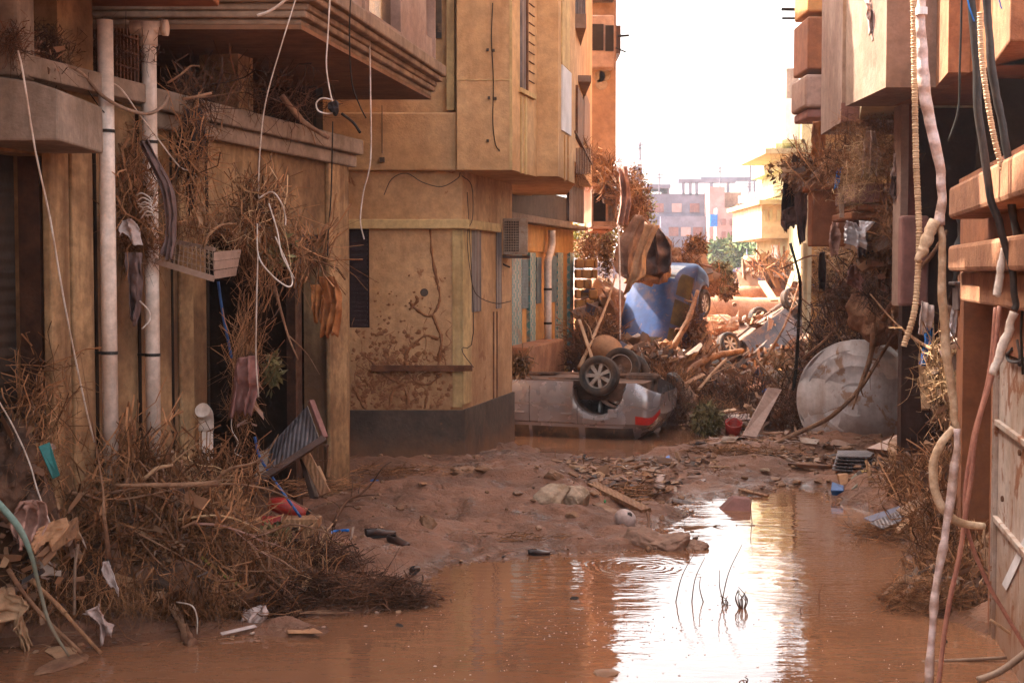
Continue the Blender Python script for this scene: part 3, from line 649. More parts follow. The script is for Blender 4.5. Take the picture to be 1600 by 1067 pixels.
# ------------------------------------------------------------------ tiled shop house further left
SH = thing('tiled_shop_building', 'shop house with turquoise tiled pillars, blue shutters and a stained balcony slab', 'building', (.6, 24, 0))
WB = Wall((-.02, 24.3), (1.27, 29.8))
def shop():
    B = SH; w = WB
    mb = MB(); w.sb(mb, -1, w.L, -.3, 3.95, -.3, 0); part('wall', mb, M['orab'], B)
    for a, b in ((798, 815.5), (828, 837), (872, 880), (890.5, 896)):
        mb = MB(); w.box(mb, a, 395, b, 552 if b < 840 else 540, 0, .06); part('tiled_pillar', mb, M['tile'], B)
    for a, b, c, d in ((815.8, 827.5, 405, 482), (839, 846, 402, 474), (862, 871, 400, 472)):
        mb = MB(); w.box(mb, a, c, b, d, 0, .035); part('window_shutter', mb, M['shutg'], B)
    mb = MB(); w.box(mb, 826, 536, 882, 640, 0, .45); part('step_ledge', mb, M['ledge'], B, bevel=.03)
    mb = MB(); w.box(mb, 800, 352, 896, 394, 0, .03); part('band', mb, M['orab'], B)
    # slab with broken stained edge
    w2 = Wall((.0, 23.2), (1.15, 28.0)); w3 = Wall((1.15, 28.0), (1.6, 29.9))
    mb = MB(); w2.sb(mb, -.2, w2.L, 3.45, 3.58, -1.4, .0); w3.sb(mb, 0, w3.L, 3.46, 3.54, -1.4, 0); part('balcony_slab', mb, M['grey'], B, bevel=.02)
    mb = MB(); w2.sb(mb, -.2, w2.L, 3.58, 4.05, -1.2, -.08); part('balcony_parapet', mb, M['plinth'], B)
    mb = MB(); w3.sb(mb, .0, w3.L - .35, 3.6, 4.3, -.08, -.03); part('balcony_railing', mb, M['corr'], B)
    mb = MB(); w3.sb(mb, .0, w3.L - .3, 4.3, 4.62, -.10, -.02); part('balcony_railing', mb, M['pale'], B)
    # upper storeys
    a = P(898, 200, 22.5); b = P(925, 200, 29.5)
    mb = MB(); mb.block([(a[0], 22.5), (b[0], 29.5), (b[0] - 3, 29.5), (a[0] - 3, 22.5)], 4.35, 12); part('upper_wall', mb, M['yellow_top'], B)
    wu = Wall(a[:2], b[:2])
    mb = MB(); mb.pbox(893, 118, 924, 128, 23.5, 2); part('awning', mb, M['pale'], B)
    mb = MB(); wu.box(mb, 903, 145, 912, 225, 0, .04); part('window', mb, M['rustd'], B)
    mb = MB(); wu.box(mb, 913, 150, 922, 225, 0, .03); part('window_shutter', mb, M['pale'], B)
    mb = MB(); mb.pbox(889, -90, 915, 24, 22.6, 2.4); part('upper_balcony', mb, M['corr'], B)
    mb = MB(); mb.pbox(888, 22, 916, 44, 22.55, 2.5); part('upper_balcony_slab', mb, M['pale'], B)
    mb = MB()
    for k in range(9): wu.box(mb, 901 + k * 2.6, 232, 902 + k * 2.6, 272, .3, .31)
    wu.box(mb, 900, 230, 926, 233, .3, .32); part('railing', mb, M['rustd'], B)
    mb = MB(); c = w.pp(862, 360, .16); d = w.pp(857, 405, .16); e = w.pp(856, 539, .16)
    mb.tube([c, w.pp(862, 385, .16), d, w.pp(856, 420, .16), e], .07, 14, sm=4); p_ = part('drain_pipe', mb, M['pvc'], B, smooth=True)
    for y in (452, 505):
        q = w.pp(856, y, .16); mb = MB(); mb.tube([q - (0, 0, .02), q + (0, 0, .02)], .078, 14); mb.build('pipe_clamp', M['rubberband'], p_)
shop()
TW = thing('reddish_tower_house', 'tall reddish brown house with boxed balconies against the sky', 'building', (2, 33, 0))
def tower():
    B = TW; Y = 32
    mb = MB(); mb.pbox(880, -220, 963, 252, Y, 5); part('wall', mb, M['redbr'], B)
    mb = MB(); mb.pbox(926, 250, 958, 360, Y + .6, 4); part('lower_wall', mb, M['orange'], B)
    mb = MB(); mb.pbox(923, 24, 960, 106, Y - .5, .5)
    part('balcony_box', mb, M['pinkw'], B, bevel=.03)
    mb = MB(); mb.pbox(924.5, 38, 943, 79, Y - .53, .04); mb.pbox(946, 40, 959, 80, Y - .53, .04); part('balcony_opening', mb, M['dark'], B)
    mb = MB(); mb.pbox(923, -40, 960, -2, Y - .5, .5); part('balcony_box', mb, M['corr'], B)
    mb = MB(); mb.pbox(963, 40, 970, 84, Y + .5, 1.2); part('side_balcony', mb, M['woodd'], B)
    mb = MB(); mb.tube([P(965, 57, Y), P(983, 56, Y)], .03, 5); mb.tube([P(962, 75, Y), P(978, 82, Y)], .02, 5); part('rebar', mb, M['gap'], B)
    # lower balcony with panels
    mb = MB(); mb.pbox(924, 346, 965, 354, Y - 1.2, 1.8); mb.pbox(924, 296, 965, 302, Y - 1.2, .2)
    for x in (924, 947, 962): mb.pbox(x, 300, x + 3, 348, Y - 1.2, .15)
    part('balcony_frame', mb, M['pinkw'], B)
    mb = MB(); mb.pbox(927, 302, 947, 346, Y - 1.1, .05); part('balcony_panel', mb, M['dark'], B)
    mb = MB(); mb.pbox(950, 302, 962, 346, Y - 1.1, .05); part('balcony_panel', mb, M['corr'], B)
    for x, y in ((937, 120), (945, 118), (940, 132)):
        c = P(x, y, Y); mb = MB(); mb.lathe([(.001, 0), (.13, 0), (.14, -.02)], 10, Matrix.Translation((c[0], Y - .012, c[2])) @ Matrix.Rotation(PI / 2, 4, 'X')); part('wall_scar', mb, M['grey'], B)
tower()
# air conditioner
def ac():
    Y = 20.35; a = P(786, 341, Y); b = P(811, 398, Y); c = P(827, 400, Y + .0)
    t = thing('air_conditioner', 'beige outdoor air conditioner unit hanging on the corner of the yellow house', 'air conditioner', (a[0], Y, b[2]))
    x0, x1, z0, z1 = a[0], c[0] - .02, b[2], a[2]
    mb = MB(); mb.box(x0, x1, Y, Y + .32, z0, z1); mb.build('casing', M['grille'], t, bevel=.012)
    xg = b[0]
    mb = MB(); mb.box(x0 + .02, xg - .005, Y - .006, Y, z0 + .04, z1 - .04); mb.build('fan_recess', M['dark'], t)
    mb = MB()
    for k in range(8): x = x0 + .03 + k * (xg - x0 - .06) / 7; mb.box(x - .004, x + .004, Y - .022, Y - .012, z0 + .03, z1 - .03)
    for k in range(13): z = z0 + .04 + k * (z1 - z0 - .08) / 12; mb.box(x0 + .02, xg - .01, Y - .012, Y - .006, z - .004, z + .004)
    mb.build('fan_grille', M['grille'], t)
    mb = MB(); mb.box(x0 - .12, x1 + .03, Y - .04, Y + .3, z0 - .05, z0 - .012); mb.beam((x0, Y + .1, z0 - .05), (x0 - .1, Y + .1, z0 - .3), .03, .03); mb.build('bracket', M['woodd'], t)
    mb = MB(); mb.tube([(x0 - .01, Y + .02, z1 - .1), (x0 - .1, Y, z1 - .15), (x0 - .1, Y, z0), (x0 - .02, Y, z0 - .12), (x0 + .1, Y, z0 - .18)], .014, 6, sm=4); mb.build('refrigerant_hose', M['black'], t)
ac()

# ------------------------------------------------------------------ right hand buildings
RB = thing('orange_roadside_building', 'orange plastered house with ledges, a rusty steel door and hanging bays', 'building', (4, 11, 0))
WR = Wall((4.0, 13.0), (3.2, 8.9), 1)
if WR.n[0] > 0: WR.n = -WR.n
def right_near():
    B = RB; w = WR
    uA = w.hit(1480, 500)[0]
    door = w.rect(1550, 590, 1760, 985); dk = w.rect(1503, 440, 1548, 900)
    mb = MB(); w.grid(mb, w.hit(1497, 400)[0], w.L + 6, -.5, 3.4, [(door[0], -.6, w.L + 7, door[3] + .02), (dk[0], -.6, dk[2], dk[3])], -.4, 0)
    part('wall', mb, M['orange'], B)
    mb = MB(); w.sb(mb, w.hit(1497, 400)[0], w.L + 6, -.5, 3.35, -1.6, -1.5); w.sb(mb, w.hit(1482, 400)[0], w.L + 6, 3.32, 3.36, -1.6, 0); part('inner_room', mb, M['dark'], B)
    mb = MB(); w.sb(mb, dk[0], dk[2], -.5, dk[3], -.35, -.25); part('dark_wooden_door', mb, M['woodd'], B)
    # ledges
    for ya, yb, o in ((293, 343, .28), (384, 424, .22)):
        z1 = w.hit(1482, ya, o)[1]; z0 = w.hit(1482, yb, o)[1]
        mb = MB(); w.sb(mb, w.hit(1482, 350, o)[0], w.L + 6, z0, z1, 0, o); part('ledge', mb, M['ledge'], B, bevel=.03)
    z0 = w.hit(1500, 470, .12)[1]; z1 = w.hit(1482, 424, .22)[1]
    mb = MB(); w.sb(mb, w.hit(1500, 400, .12)[0], w.L + 6, z0, z1 - .002, 0, .12); part('ledge', mb, M['ledge'], B, bevel=.02)
    # steel door
    mb = MB(); w.sb(mb, door[0], w.L + 6, -.3, door[3], -.06, -.02); d = part('steel_door', mb, M['rust'], B)
    mb = MB()
    for u in (door[0] + .0, door[0] + .10): w.sb(mb, u, u + .018, -.3, door[3], -.02, .008)
    for px, py in ((1550, 655), (1550, 805)):
        z = w.hit(px, py)[1]; w.sb(mb, door[0] + .118, w.L + 4, z - .02, z + .02, -.02, .012)
    mb.build('door_rib', M['rust'], d, bevel=.004)
    for px, py in ((1567, 779), (1594, 707)):
        c = w.pp(px, py, -.012); mb = MB(); mb.lathe([(.001, .012), (.02, .01), (.022, 0)], 12, Matrix.Translation(c) @ Matrix.Rotation(-PI / 2, 4, 'Y')); mb.build('door_bolt', M['rustd'], d)
    mb = MB(); pts = [w.pp(x, y, -.015) for x, y in ((1566, 912), (1573, 922), (1606, 852), (1600, 840))]; mb.prism(pts, (-.003, 0, 0)); mb.build('pale_sticker', M['farw'], d)
    mb = MB()
    for seg in ([(1574, 553), (1576, 563), (1590, 566), (1600, 561)], [(1590, 532), (1594, 556), (1593, 571)], [(1574, 553), (1582, 545)]):
        mb.tube([w.pp(x, y, .004) for x, y in seg], .012, 6, sm=3)
    part('painted_stroke', mb, M['black'], B)
    # bays above
    z = 4.4
    a = P(1384, 139, 14)[0]; b = P(1462, 139, 14)[0]; c = P(1481, 118, 13)[0]; d = P(1515, 118, 13)[0]
    mb = MB(); mb.block([(a, 14.0), (b, 14.0), (b + .001, 15.6), (a - .02, 15.6)], z, 10.5); part('hanging_bay', mb, M['pale'], B)
    mb = MB(); mb.block([(b + .002, 14.0), (c, 13.0), (d, 13.0), (d + .3, 15.6), (b + .002, 15.6)], z + .005, 10.5); part('hanging_bay', mb, M['ledge'], B)
    mb = MB(); mb.block([(d + .002, 13.01), (5.0, 9), (9, 9), (9, 15.6), (d + .3, 15.6)], 4.41, 10.4); part('upper_wall', mb, M['orange'], B)
    e0 = P(1550, 108, 12.6)[0]; e1 = P(1577, 70, 11.3)[0]
    mb = MB(); mb.block([(e0, 12.6), (e1, 11.3), (e1 + 1.5, 11.3), (e0 + 1.5, 12.6)], z + .01, 5.35); part('balcony_box', mb, M['ledge'], B, bevel=.02)
    # central bay with sunlit side
    p0 = P(1367, 146, 15.05); p1 = P(1343, 178, 17.0); q0 = P(1315, 190, 17.0)
    mb = MB(); mb.block([(p0[0], 15.62), (p1[0], 17.0), (p1[0] + 2, 17.0), (p0[0] + 2, 15.62)], z, 10.5); part('middle_bay', mb, M['cremy'], B)
    mb = MB(); mb.block([(q0[0], 17.0), (p1[0] + .2, 17.0), (p1[0] + 2, 18.6), (q0[0] + .1, 18.6)], z - .02, 10.4); part('far_bay', mb, M['pinkw'], B)
    mb = MB(); mb.block([(q0[0] - .01, 16.98), (p1[0], 16.98), (p1[0], 17.0), (q0[0] - .01, 17.0)], z - .02, z + .2); part('bay_base_band', mb, M['mauve'], B)
    # lower storey below the bays
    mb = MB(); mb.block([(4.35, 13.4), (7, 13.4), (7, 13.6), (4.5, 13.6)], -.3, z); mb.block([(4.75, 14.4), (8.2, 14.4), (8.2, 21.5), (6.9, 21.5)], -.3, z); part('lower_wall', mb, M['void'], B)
    xk = P(1407, 300, 15.4)[0]; xk2 = P(1419, 300, 15.4)[0]
    mb = MB(); mb.box(xk, xk2, 15.4, 15.7, P(1412, 478, 15.4)[2], z); part('column', mb, M['pinkw'], B)
    mb = MB(); mb.box(xk2, P(1433, 300, 15.5)[0], 15.5, 15.7, 2.6, z); part('maroon_panel', mb, M['maroon'], B)
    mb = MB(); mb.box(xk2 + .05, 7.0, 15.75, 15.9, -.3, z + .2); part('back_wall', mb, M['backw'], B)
    mb = MB(); mb.pbox(1408, 337, 1452, 478, 15.2, .15); part('mauve_panel', mb, M['mauve'], B, bevel=.03)
    # far balcony
    mb = MB(); mb.pbox(1336, 286, 1408, 316, 16.2, 1.0); part('balcony_parapet', mb, M['mauve'], B, bevel=.015)
    mb = MB(); mb.pbox(1338, 319, 1410, 329, 16.3, 1.0); mb.pbox(1330, 331, 1410, 343, 16.45, 1.0); part('balcony_beam', mb, M['orange'], B, bevel=.02)
    mb = MB(); mb.pbox(1313, 302, 1319, 340, 16.0, .06); part('balcony_post', mb, M['pale'], B)
right_near()
OB = thing('ochre_balcony_building', 'ochre house with stacked balcony boxes above the debris on the right side', 'building', (5.6, 25, 0))
def ochre():
    B = OB; Y = 25
    x0 = P(1270, 200, Y)[0]; mb = MB(); mb.block([(x0, Y), (x0 + 5, Y), (x0 + 6, Y + 7), (x0 + 1.5, Y + 7)], P(1300, 300, Y)[2], 12); part('wall', mb, M['orab'], B)
    mb = MB(); mb.block([(x0, Y + .2), (x0 + 5, Y + .2), (x0 + 6, Y + 7), (x0 + 1.6, Y + 7)], -.5, P(1300, 340, Y)[2]); part('lower_wall', mb, M['orab'], B)
    mb = MB(); mb.pbox(1262, 26, 1330, 108, Y - 1.2, 1.2); part('balcony_box', mb, M['orange'], B, bevel=.03)
    mb = MB(); mb.pbox(1262, -60, 1330, 18, Y - 1.1, 1.1); part('balcony_box', mb, M['orab'], B, bevel=.03)
    mb = MB(); mb.pbox(1258, 116, 1330, 168, Y - 1.2, 1.2); part('balcony_box', mb, M['pinkw'], B, bevel=.05)
    mb = MB(); mb.pbox(1261, 170, 1330, 184, Y - 1.1, 1.1); part('balcony_box', mb, M['mauve'], B, bevel=.03)
    mb = MB(); mb.pbox(1269, 298, 1340, 385, Y - 5.2, .3); mb.pbox(1272, 286, 1336, 297, Y - 5.3, .8); part('lower_balcony', mb, M['orange'], B, bevel=.02)
    mb = MB(); mb.pbox(1262, 300, 1268, 520, Y - 1.3, .12); mb.pbox(1256, 380, 1261, 520, Y - 1.2, .12); part('corner_post', mb, M['cremy'], B)
    mb = MB(); mb.tube([P(1221, 15, Y), P(1264, 15.5, Y)], .03, 6); mb.tube([P(1222, 29, Y), P(1264, 29, Y)], .022, 6); part('rebar', mb, M['gap'], B)
ochre()
YR = thing('pale_yellow_house', 'pale yellow house with thin awning slabs and a grey roof tank pillar', 'building', (9, 46, .6))
def yellowright():
    B = YR; Y = 44
    mb = MB(); mb.pbox(1252, 185, 1300, 440, Y, 8); part('wall', mb, M['fary'], B)
    mb = MB(); mb.pbox(1224, 240, 1256, 262, Y + 1, 6); mb.pbox(1236, 232, 1252, 300, Y + 1, 5); part('wall', mb, M['fary'], B)
    mb = MB(); mb.pbox(1196, 232, 1256, 240, Y - .5, 5); mb.pbox(1212, 224, 1222, 233, Y, .3); part('awning_slab', mb, M['fary'], B)
    mb = MB(); mb.pbox(1226, 154, 1258, 218, Y + .5, 3); part('white_box_room', mb, M['farw'], B)
    mb = MB(); mb.pbox(1222, 218, 1258, 224, Y, 4); part('awning_slab', mb, M['fary'], B)
    mb = MB(); mb.pbox(1229, 107, 1248, 156, Y + 2, 1); part('chimney', mb, M['grey'], B)
    mb = MB(); mb.pbox(1190, 318, 1240, 372, Y + 2, 6); part('lower_room', mb, M['cremy'], B)
    mb = MB(); mb.pbox(1186, 312, 1244, 319, Y + 1.6, 6.8); part('awning_slab', mb, M['fary'], B)
    for x in (1194, 1202, 1214, 1226): mb = MB(); mb.pbox(x, 328, x + 5, 345, Y + 1.95, .1); part('window', mb, M['fary'], B)
    mb = MB(); mb.pbox(1238, 370, 1262, 440, Y + 2, 6); part('wall', mb, M['orab'], B)
yellowright()

# ------------------------------------------------------------------ far buildings
def far():
    B = thing('grey_unfinished_building', 'large grey unfinished building with an open concrete frame on its roof', 'building', (16, 120, 0))
    mb = MB(); mb.pbox(1010, 303, 1112, 345, 120, 12); mb.pbox(1032, 338, 1120, 440, 119, 14); mb.pbox(990, 365, 1045, 440, 116, 9); part('wall', mb, M['farg'], B)
    mb = MB()
    for x in (1066, 1077, 1087, 1110, 1136): mb.pbox(x, 285, x + 4, 306, 120, .4)
    mb.pbox(1060, 280, 1150, 286, 120, .6); mb.pbox(1095, 277, 1240, 283, 121, .6); mb.pbox(1171, 252, 1222, 256, 123, .5)
    for x in (1171, 1178, 1184, 1190, 1198): mb.pbox(x, 254, x + 2.5, 310 if x > 1180 else 300, 123, .4)
    part('concrete_frame', mb, M['farg'], B)
    mb = MB(); mb.pbox(1010, 288, 1048, 294, 119.5, 6); mb.pbox(1012, 294, 1014, 304, 120, 5); mb.pbox(1043, 294, 1046, 304, 120, 5); part('roof_shed', mb, M['farg'], B)
    for i, (x, y) in enumerate(((1022, 318), (1050, 318), (1078, 318), (1045, 355), (1064, 355), (1083, 355), (1102, 355))):
        mb = MB(); mb.pbox(x, y, x + 15, y + 14, 118.9 if y > 330 else 119.9, .2); part('window', mb, M['farp'] if i % 3 == 1 else M['mauve'], B)
    B = thing('pink_apartment_building', 'pink and brick apartment building beside the grey unfinished one', 'building', (19, 118, 0))
    mb = MB(); mb.pbox(1108, 292, 1132, 440, 117, 10); mb.pbox(1120, 325, 1154, 440, 115, 10); part('wall', mb, M['farp'], B)
    mb = MB(); mb.pbox(1130, 301, 1158, 330, 118, 8); mb.pbox(1152, 318, 1192, 440, 116, 10); part('wall', mb, M['redbr'], B)
    mb = MB(); mb.pbox(1156, 306, 1182, 318, 117, 6); part('roof_room', mb, M['farw'], B)
    mb = MB(); mb.pbox(1110, 335, 1121, 354, 114.8, .5); part('blue_tank_panel', mb, M['blueb'], B)
    for x, y in ((1128, 342), (1142, 342), (1160, 335), (1174, 335), (1160, 356), (1174, 356), (1128, 362), (1142, 362)):
        mb = MB(); mb.pbox(x, y, x + 6, y + 10, 114.8, .3); part('window', mb, M['mauve'], B)
    B = thing('white_corner_building', 'pale building with rounded top seen past the reddish tower', 'building', (7, 80, 0))
    mb = MB(); mb.pbox(965, 248, 1004, 300, 80, 8); mb.pbox(975, 285, 1008, 440, 78, 8); part('wall', mb, M['farw'], B)
    mb = MB(); mb.pbox(990, 262, 1003, 288, 79.9, .2); part('window', mb, M['farg'], B)
    mb = MB(); mb.pbox(980, 300, 990, 318, 77.8, .3); part('window', mb, M['farp'], B)
    B = thing('lilac_far_house', 'pale lilac house glimpsed under the balcony beside the yellow stones', 'building', (5, 60, 0))
    mb = MB(); mb.pbox(925, 395, 985, 470, 55, 6); part('wall', mb, M['farw'], B)
    for x in (932, 945, 958): mb = MB(); mb.pbox(x, 410, x + 6, 435, 54.9, .1); part('window', mb, M['farg'], B)
    B = thing('broken_stone_wall', 'broken yellow stone wall of stacked blocks beside the tiled shop', 'wall', (1.7, 30, 0))
    mb = MB(); rr = random.Random(5)
    for r_ in range(7):
        x = 900
        while x < 932 - r_ % 3 * 3:
            w_ = rr.uniform(8, 16); mb.pbox(x, 405 + r_ * 16, min(x + w_, 934), 419 + r_ * 16, 29 + rr.uniform(-.15, .15), .8); x += w_ + 1
    mb.build('blocks', M['orab'], B, bevel=.03)
    mb = MB(); mb.pbox(898, 516, 920, 600, 29, .8); mb.build('base', M['orange'], B, bevel=.03)
far()
# ------------------------------------------------------------------ overturned cars
def lerp(a, b, t): return a + (b - a) * t
def make_car(name, label, M4, paint, rimmat, L=4.4, W=.86, roofz=1.45, wb=2.6, wz=(.31, .31, .31, .31), hatch=True, see=False, lamps=True, moulding=False, bz=.95, wmat='glassd'):
    t = thing(name, label, 'car', M=M4)
    xw = (-wb / 2, wb / 2); ra = .40; zw = .32
    doors = [xw[1] - .52, xw[1] - 1.5, xw[0] + .32]
    xs = list(np.linspace(-L / 2, L / 2, 90))
    for c in xw: xs += list(c + ra * np.cos(np.linspace(0, PI, 15)))
    for d in doors: xs += [d - .007, d + .007]
    xs = sorted(set(round(x, 4) for x in xs))
    hl = L / 2
    def zb(x):
        z = .2 + .16 * max(0, abs(x) - hl + .35) / .35
        for c in xw:
            if abs(x - c) < ra: z = max(z, zw + math.sqrt(max(0, ra * ra - (x - c) ** 2)) - .02)
        return z
    def belt(x):
        if x > xw[1] - .35: return bz - .02 - .25 * ((x - xw[1] + .35) / (hl - xw[1] + .35)) ** 1.6
        e = max(0, -x - hl + .16) / .16
        return bz - .2 * e ** 2
    xr0, xr1 = -hl + (.12 if hatch else .55), xw[1] - .25
    def zt(x):
        b = belt(x) + .02
        if x < xr0 or x > xr1: return b
        up = min((x - xr0) / (.62 if hatch else .8), 1); dn = min((xr1 - x) / 1.0, 1)
        k = min(math.sin(up * PI / 2) ** .9, math.sin(dn * PI / 2) ** .95)
        return b + (roofz - b - .02 * abs(x) ** 1.5) * k
    def wd(x):
        t_ = abs(x) / hl; w = W * (1 - .05 * t_ ** 2)
        e = max(0, abs(x) - hl + .22) / .22
        return w - .16 * e ** 2.4
    secs = []
    for x in xs:
        w = wd(x); b0 = zb(x); b1 = belt(x); T = zt(x); c = min(1, max(0, (T - b1 - .02) / .35))
        arch = any(abs(x - q) < ra + .05 for q in xw)
        s = [(w - .05, b0)]
        for fr, dw in ((.12, -.005 if not arch else 0), (.35, .012), (.52, .014), (.57, .006), (.76, .0), (.96, -.02)):
            s.append((w + dw, lerp(b0, b1, fr)))
        s.append((w - .05, b1))
        s += [(lerp(w - .09, w - .06, c), lerp(b1 + .005, b1 + .05, c)), (lerp(w * .85, w - .14, c), lerp(b1 + .012, (b1 + T) / 2 + .03, c)),
              (lerp(w * .76, w - .24, c), lerp(T - .01, T - .075, c)), (lerp(w * .7, w - .32, c), T - .012 * c), (w * .33, T + .012), (0, T + .016)]
        secs.append(s)
    n = len(secs[0]); N2 = 2 * n - 1
    V = []
    for x, s in zip(xs, secs):
        ring = [(x, -y, z) for y, z in s] + [(x, y, z) for y, z in s[-2::-1]]; V += ring
    V = np.array(V)
    # bulge of the two ends
    for i, x in ((0, xs[0]), (len(xs) - 1, xs[-1])):
        pass
    cats = {'body': [], 'gap': [], 'lamp': [], 'side_window': [], 'windscreen': [], 'rear_window': [], 'moulding': []}
    for i in range(len(xs) - 1):
        xm = (xs[i] + xs[i + 1]) / 2; hgt = zt(xm) - belt(xm)
        for j in range(N2 - 1):
            q = (i * N2 + j, (i + 1) * N2 + j, (i + 1) * N2 + j + 1, i * N2 + j + 1)
            jj = j if j < n - 1 else N2 - 2 - j
            k = 'body'
            if any(abs(xm - d) < .007 for d in doors) and 1 <= jj <= 6: k = 'gap'
            elif moulding and jj == 3 and not any(abs(xm - q_) < ra + .12 for q_ in xw): k = 'moulding'
            elif lamps and xm < -hl + .33 and jj == 5: k = 'lamp'
            elif jj in (8, 9) and hgt > .22 and (zt(xm + .04) - belt(xm) > .26) and xr0 + .3 < xm < xr1 - .42 and not any(abs(xm - d) < .04 for d in (doors[1], doors[2] - .05)): k = 'side_window'
            elif jj >= 11 and xm > xr1 - .93 and xm < xr1 - .08: k = 'windscreen'
            elif jj >= 11 and xm < xr0 + .48 and xm > xr0 + .07: k = 'rear_window'
            cats[k].append(q)
    caps = [tuple(range(N2))[::-1], tuple(range((len(xs) - 1) * N2, len(xs) * N2))]
    cats['body'] += caps
    def sub(fs, nm, mat, par=t, lift=0):
        idx = sorted({i for f in fs for i in f}); mp = {a: b for b, a in enumerate(idx)}
        mb = MB(); mb.add(V[idx], [tuple(mp[i] for i in f) for f in fs]); return mb.build(nm, mat, par, local=True, smooth=True)
    bd = sub(cats['body'], 'body', paint)
    e = bd.modifiers.new('edge', 'EDGE_SPLIT'); e.split_angle = R(35)
    if cats['gap']: sub(cats['gap'], 'door_gap', M['gap'])
    if lamps:
        for sgn in (-1, 1):
            fs = [f for f in cats['lamp'] if V[f[0]][1] * sgn > 0]
            if fs: sub(fs, 'tail_lamp', M['taill'])
    if cats['moulding']: sub(cats['moulding'], 'side_moulding', M['sidem'])
    for sgn in (-1, 1):
        fs = [f for f in cats['side_window'] if V[f[0]][1] * sgn > 0]
        if not see: sub(fs, 'side_window', M[wmat])
    sub(cats['windscreen'], 'windscreen', M['glassd']); sub(cats['rear_window'], 'rear_window', M['glassd'])
    for d in doors[1:]:
        for sg in (-1, 1): mb = MB(); mb.box(d + .08, d + .26, sg * (W + .0) - .025, sg * (W + .0) + .025, bz - .17, bz - .14); mb.build('door_handle', paint, t, local=True, bevel=.006)
    for sg in (-1, 1): mb = MB(); mb.box(-hl + .62, -hl + .78, sg * (W - .004) - .012, sg * (W - .004) + .012, bz - .26, bz - .12); mb.build('fuel_flap', paint, t, local=True, bevel=.01) if sg < 0 else None
    mb = MB(); mb.box(-wb / 2 + ra + .03, wb / 2 - ra - .03, -W + .09, W - .09, .2, .3); mb.box(-L / 2 + .3, L / 2 - .3, -.56, .56, .22, .5); mb.tube([(-L / 2 + .2, .3, .17), (-.6, .3, .17), (.2, .05, .17), (1.2, .05, .17)], .035, 8, sm=3)
    mb.tube([(-L / 2 + .25, .32, .2), (-L / 2 + .75, .32, .2)], .09, 10)
    mb.box(-1.0, -.4, -.5, .2, .17, .24); mb.box(.7, 1.5, -.4, .4, .15, .24)
    for c, k in ((xw[0], 0), (xw[1], 2)): mb.tube([(c, -W + .14, wz[k]), (c, -.3, .24), (c, .3, .24), (c, W - .14, wz[k + 1])], .05, 8)
    for s_ in (-1, 1):
        mb.box(-L / 2 + .9, L / 2 - 1.0, s_ * .62 - .08, s_ * .62 + .08, .19, .26)
        for c in xw:                                  # wheel housings
            pr = [(c + ra * 1.02 * math.cos(a), zw + ra * 1.02 * math.sin(a)) for a in np.linspace(0, PI, 13)]
            mb.add([(x, s_ * y, z) for y in (.5, W - .06) for x, z in pr], [(i, i + 1, 14 + i, 13 + i) for i in range(12)])
    mb.build('underbody', M['under'], t, local=True)
    k = 0
    for c in xw:
        for s_ in (-1, 1):
            Mw = Matrix.Translation((c, s_ * (W - .12), wz[k])) @ Matrix.Rotation(-s_ * PI / 2, 4, 'X')
            if k < 2 and name == 'silver_car': Mw = Mw @ Matrix.Rotation(R(6), 4, 'X')
            wheel(t, Mw, rimmat); k += 1
    return t
def wheel(par, Mw, rimmat, local=True):
    mb = MB(); Rr, ri, w = .31, .2, .1
    mb.lathe([(ri, -w), (.26, -w - .012), (.295, -w), (Rr, -w * .75), (Rr + .002, -.03), (Rr - .008, -.025), (Rr - .008, -.018), (Rr + .002, -.013), (Rr + .002, .013), (Rr - .008, .018), (Rr - .008, .025), (Rr + .002, .03), (Rr, w * .75), (.295, w), (.26, w + .012), (ri, w)], 40, Mw, closed=True)
    ty = mb.build('wheel', M['tyre'], par, local=True, smooth=True)
    mb = MB(); mb.lathe([(ri + .005, -w), (ri - .012, -w), (ri - .02, w * .6), (ri + .006, w + .004)][::1], 36, Mw, closed=True)
    mb.lathe([(.001, w * .9), (.045, w * .9), (.05, w * .7), (.05, 0)], 20, Mw)
    for q in range(7):
        a = 2 * PI * q / 7; ca, sa = math.cos(a), math.sin(a)
        def pt(r, t_, z): return (r * ca - t_ * sa, r * sa + t_ * ca, z)
        V = [pt(.035, -.022, .03), pt(.19, -.034, .03), pt(.19, .034, .03), pt(.035, .022, .03), pt(.035, -.022, w * .78), pt(.192, -.032, w * .72), pt(.192, .032, w * .72), pt(.035, .022, w * .78)]
        mb.hexa(tf(Mw, np.array(V)))
    ty2 = mb.build('rim', rimmat, ty, local=True)
    mb = MB(); mb.lathe([(.001, -.02), (.19, -.02), (.19, -.05), (.001, -.05)], 24, Mw); mb.build('brake_disc', M['under'], ty, local=True)
    return ty
def basis(xa, za, anchor, target):
    xa = Vector(xa).normalized(); za = Vector(za); za = (za - xa * za.dot(xa)).normalized(); ya = za.cross(xa)
    R3 = Matrix((xa, ya, za)).transposed(); M4 = R3.to_4x4(); M4.translation = Vector(target) - R3 @ Vector(anchor); return M4
# silver hatchback on its roof; its tail points to the right
T = P(933, 583, 21.95)
M4 = basis((-.945, .30, .01), (0, 0, -1), (-1.3, -.9, .05), T)
make_car('silver_car', 'silver hatchback lying upside down by the yellow corner house, muddy wheels in the air', M4, M['silver'], M['rim'], L=4.5, W=.87, roofz=1.28, wb=2.6, wz=(.1, .05, .1, .05), moulding=True, bz=.86)
# blue car standing on its nose
M4 = basis((-.22, -.30, -.93), (-.50, -.85, .28), (-.75, 0, 1.48), P(1012, 472, 30.5))
make_car('blue_car', 'blue hatchback standing on its nose in the debris heap, roof turned to the street', M4, M['bluecar'], M['rim'], L=3.9, W=.82, roofz=1.48, wb=2.4, wmat='glassy', lamps=False)
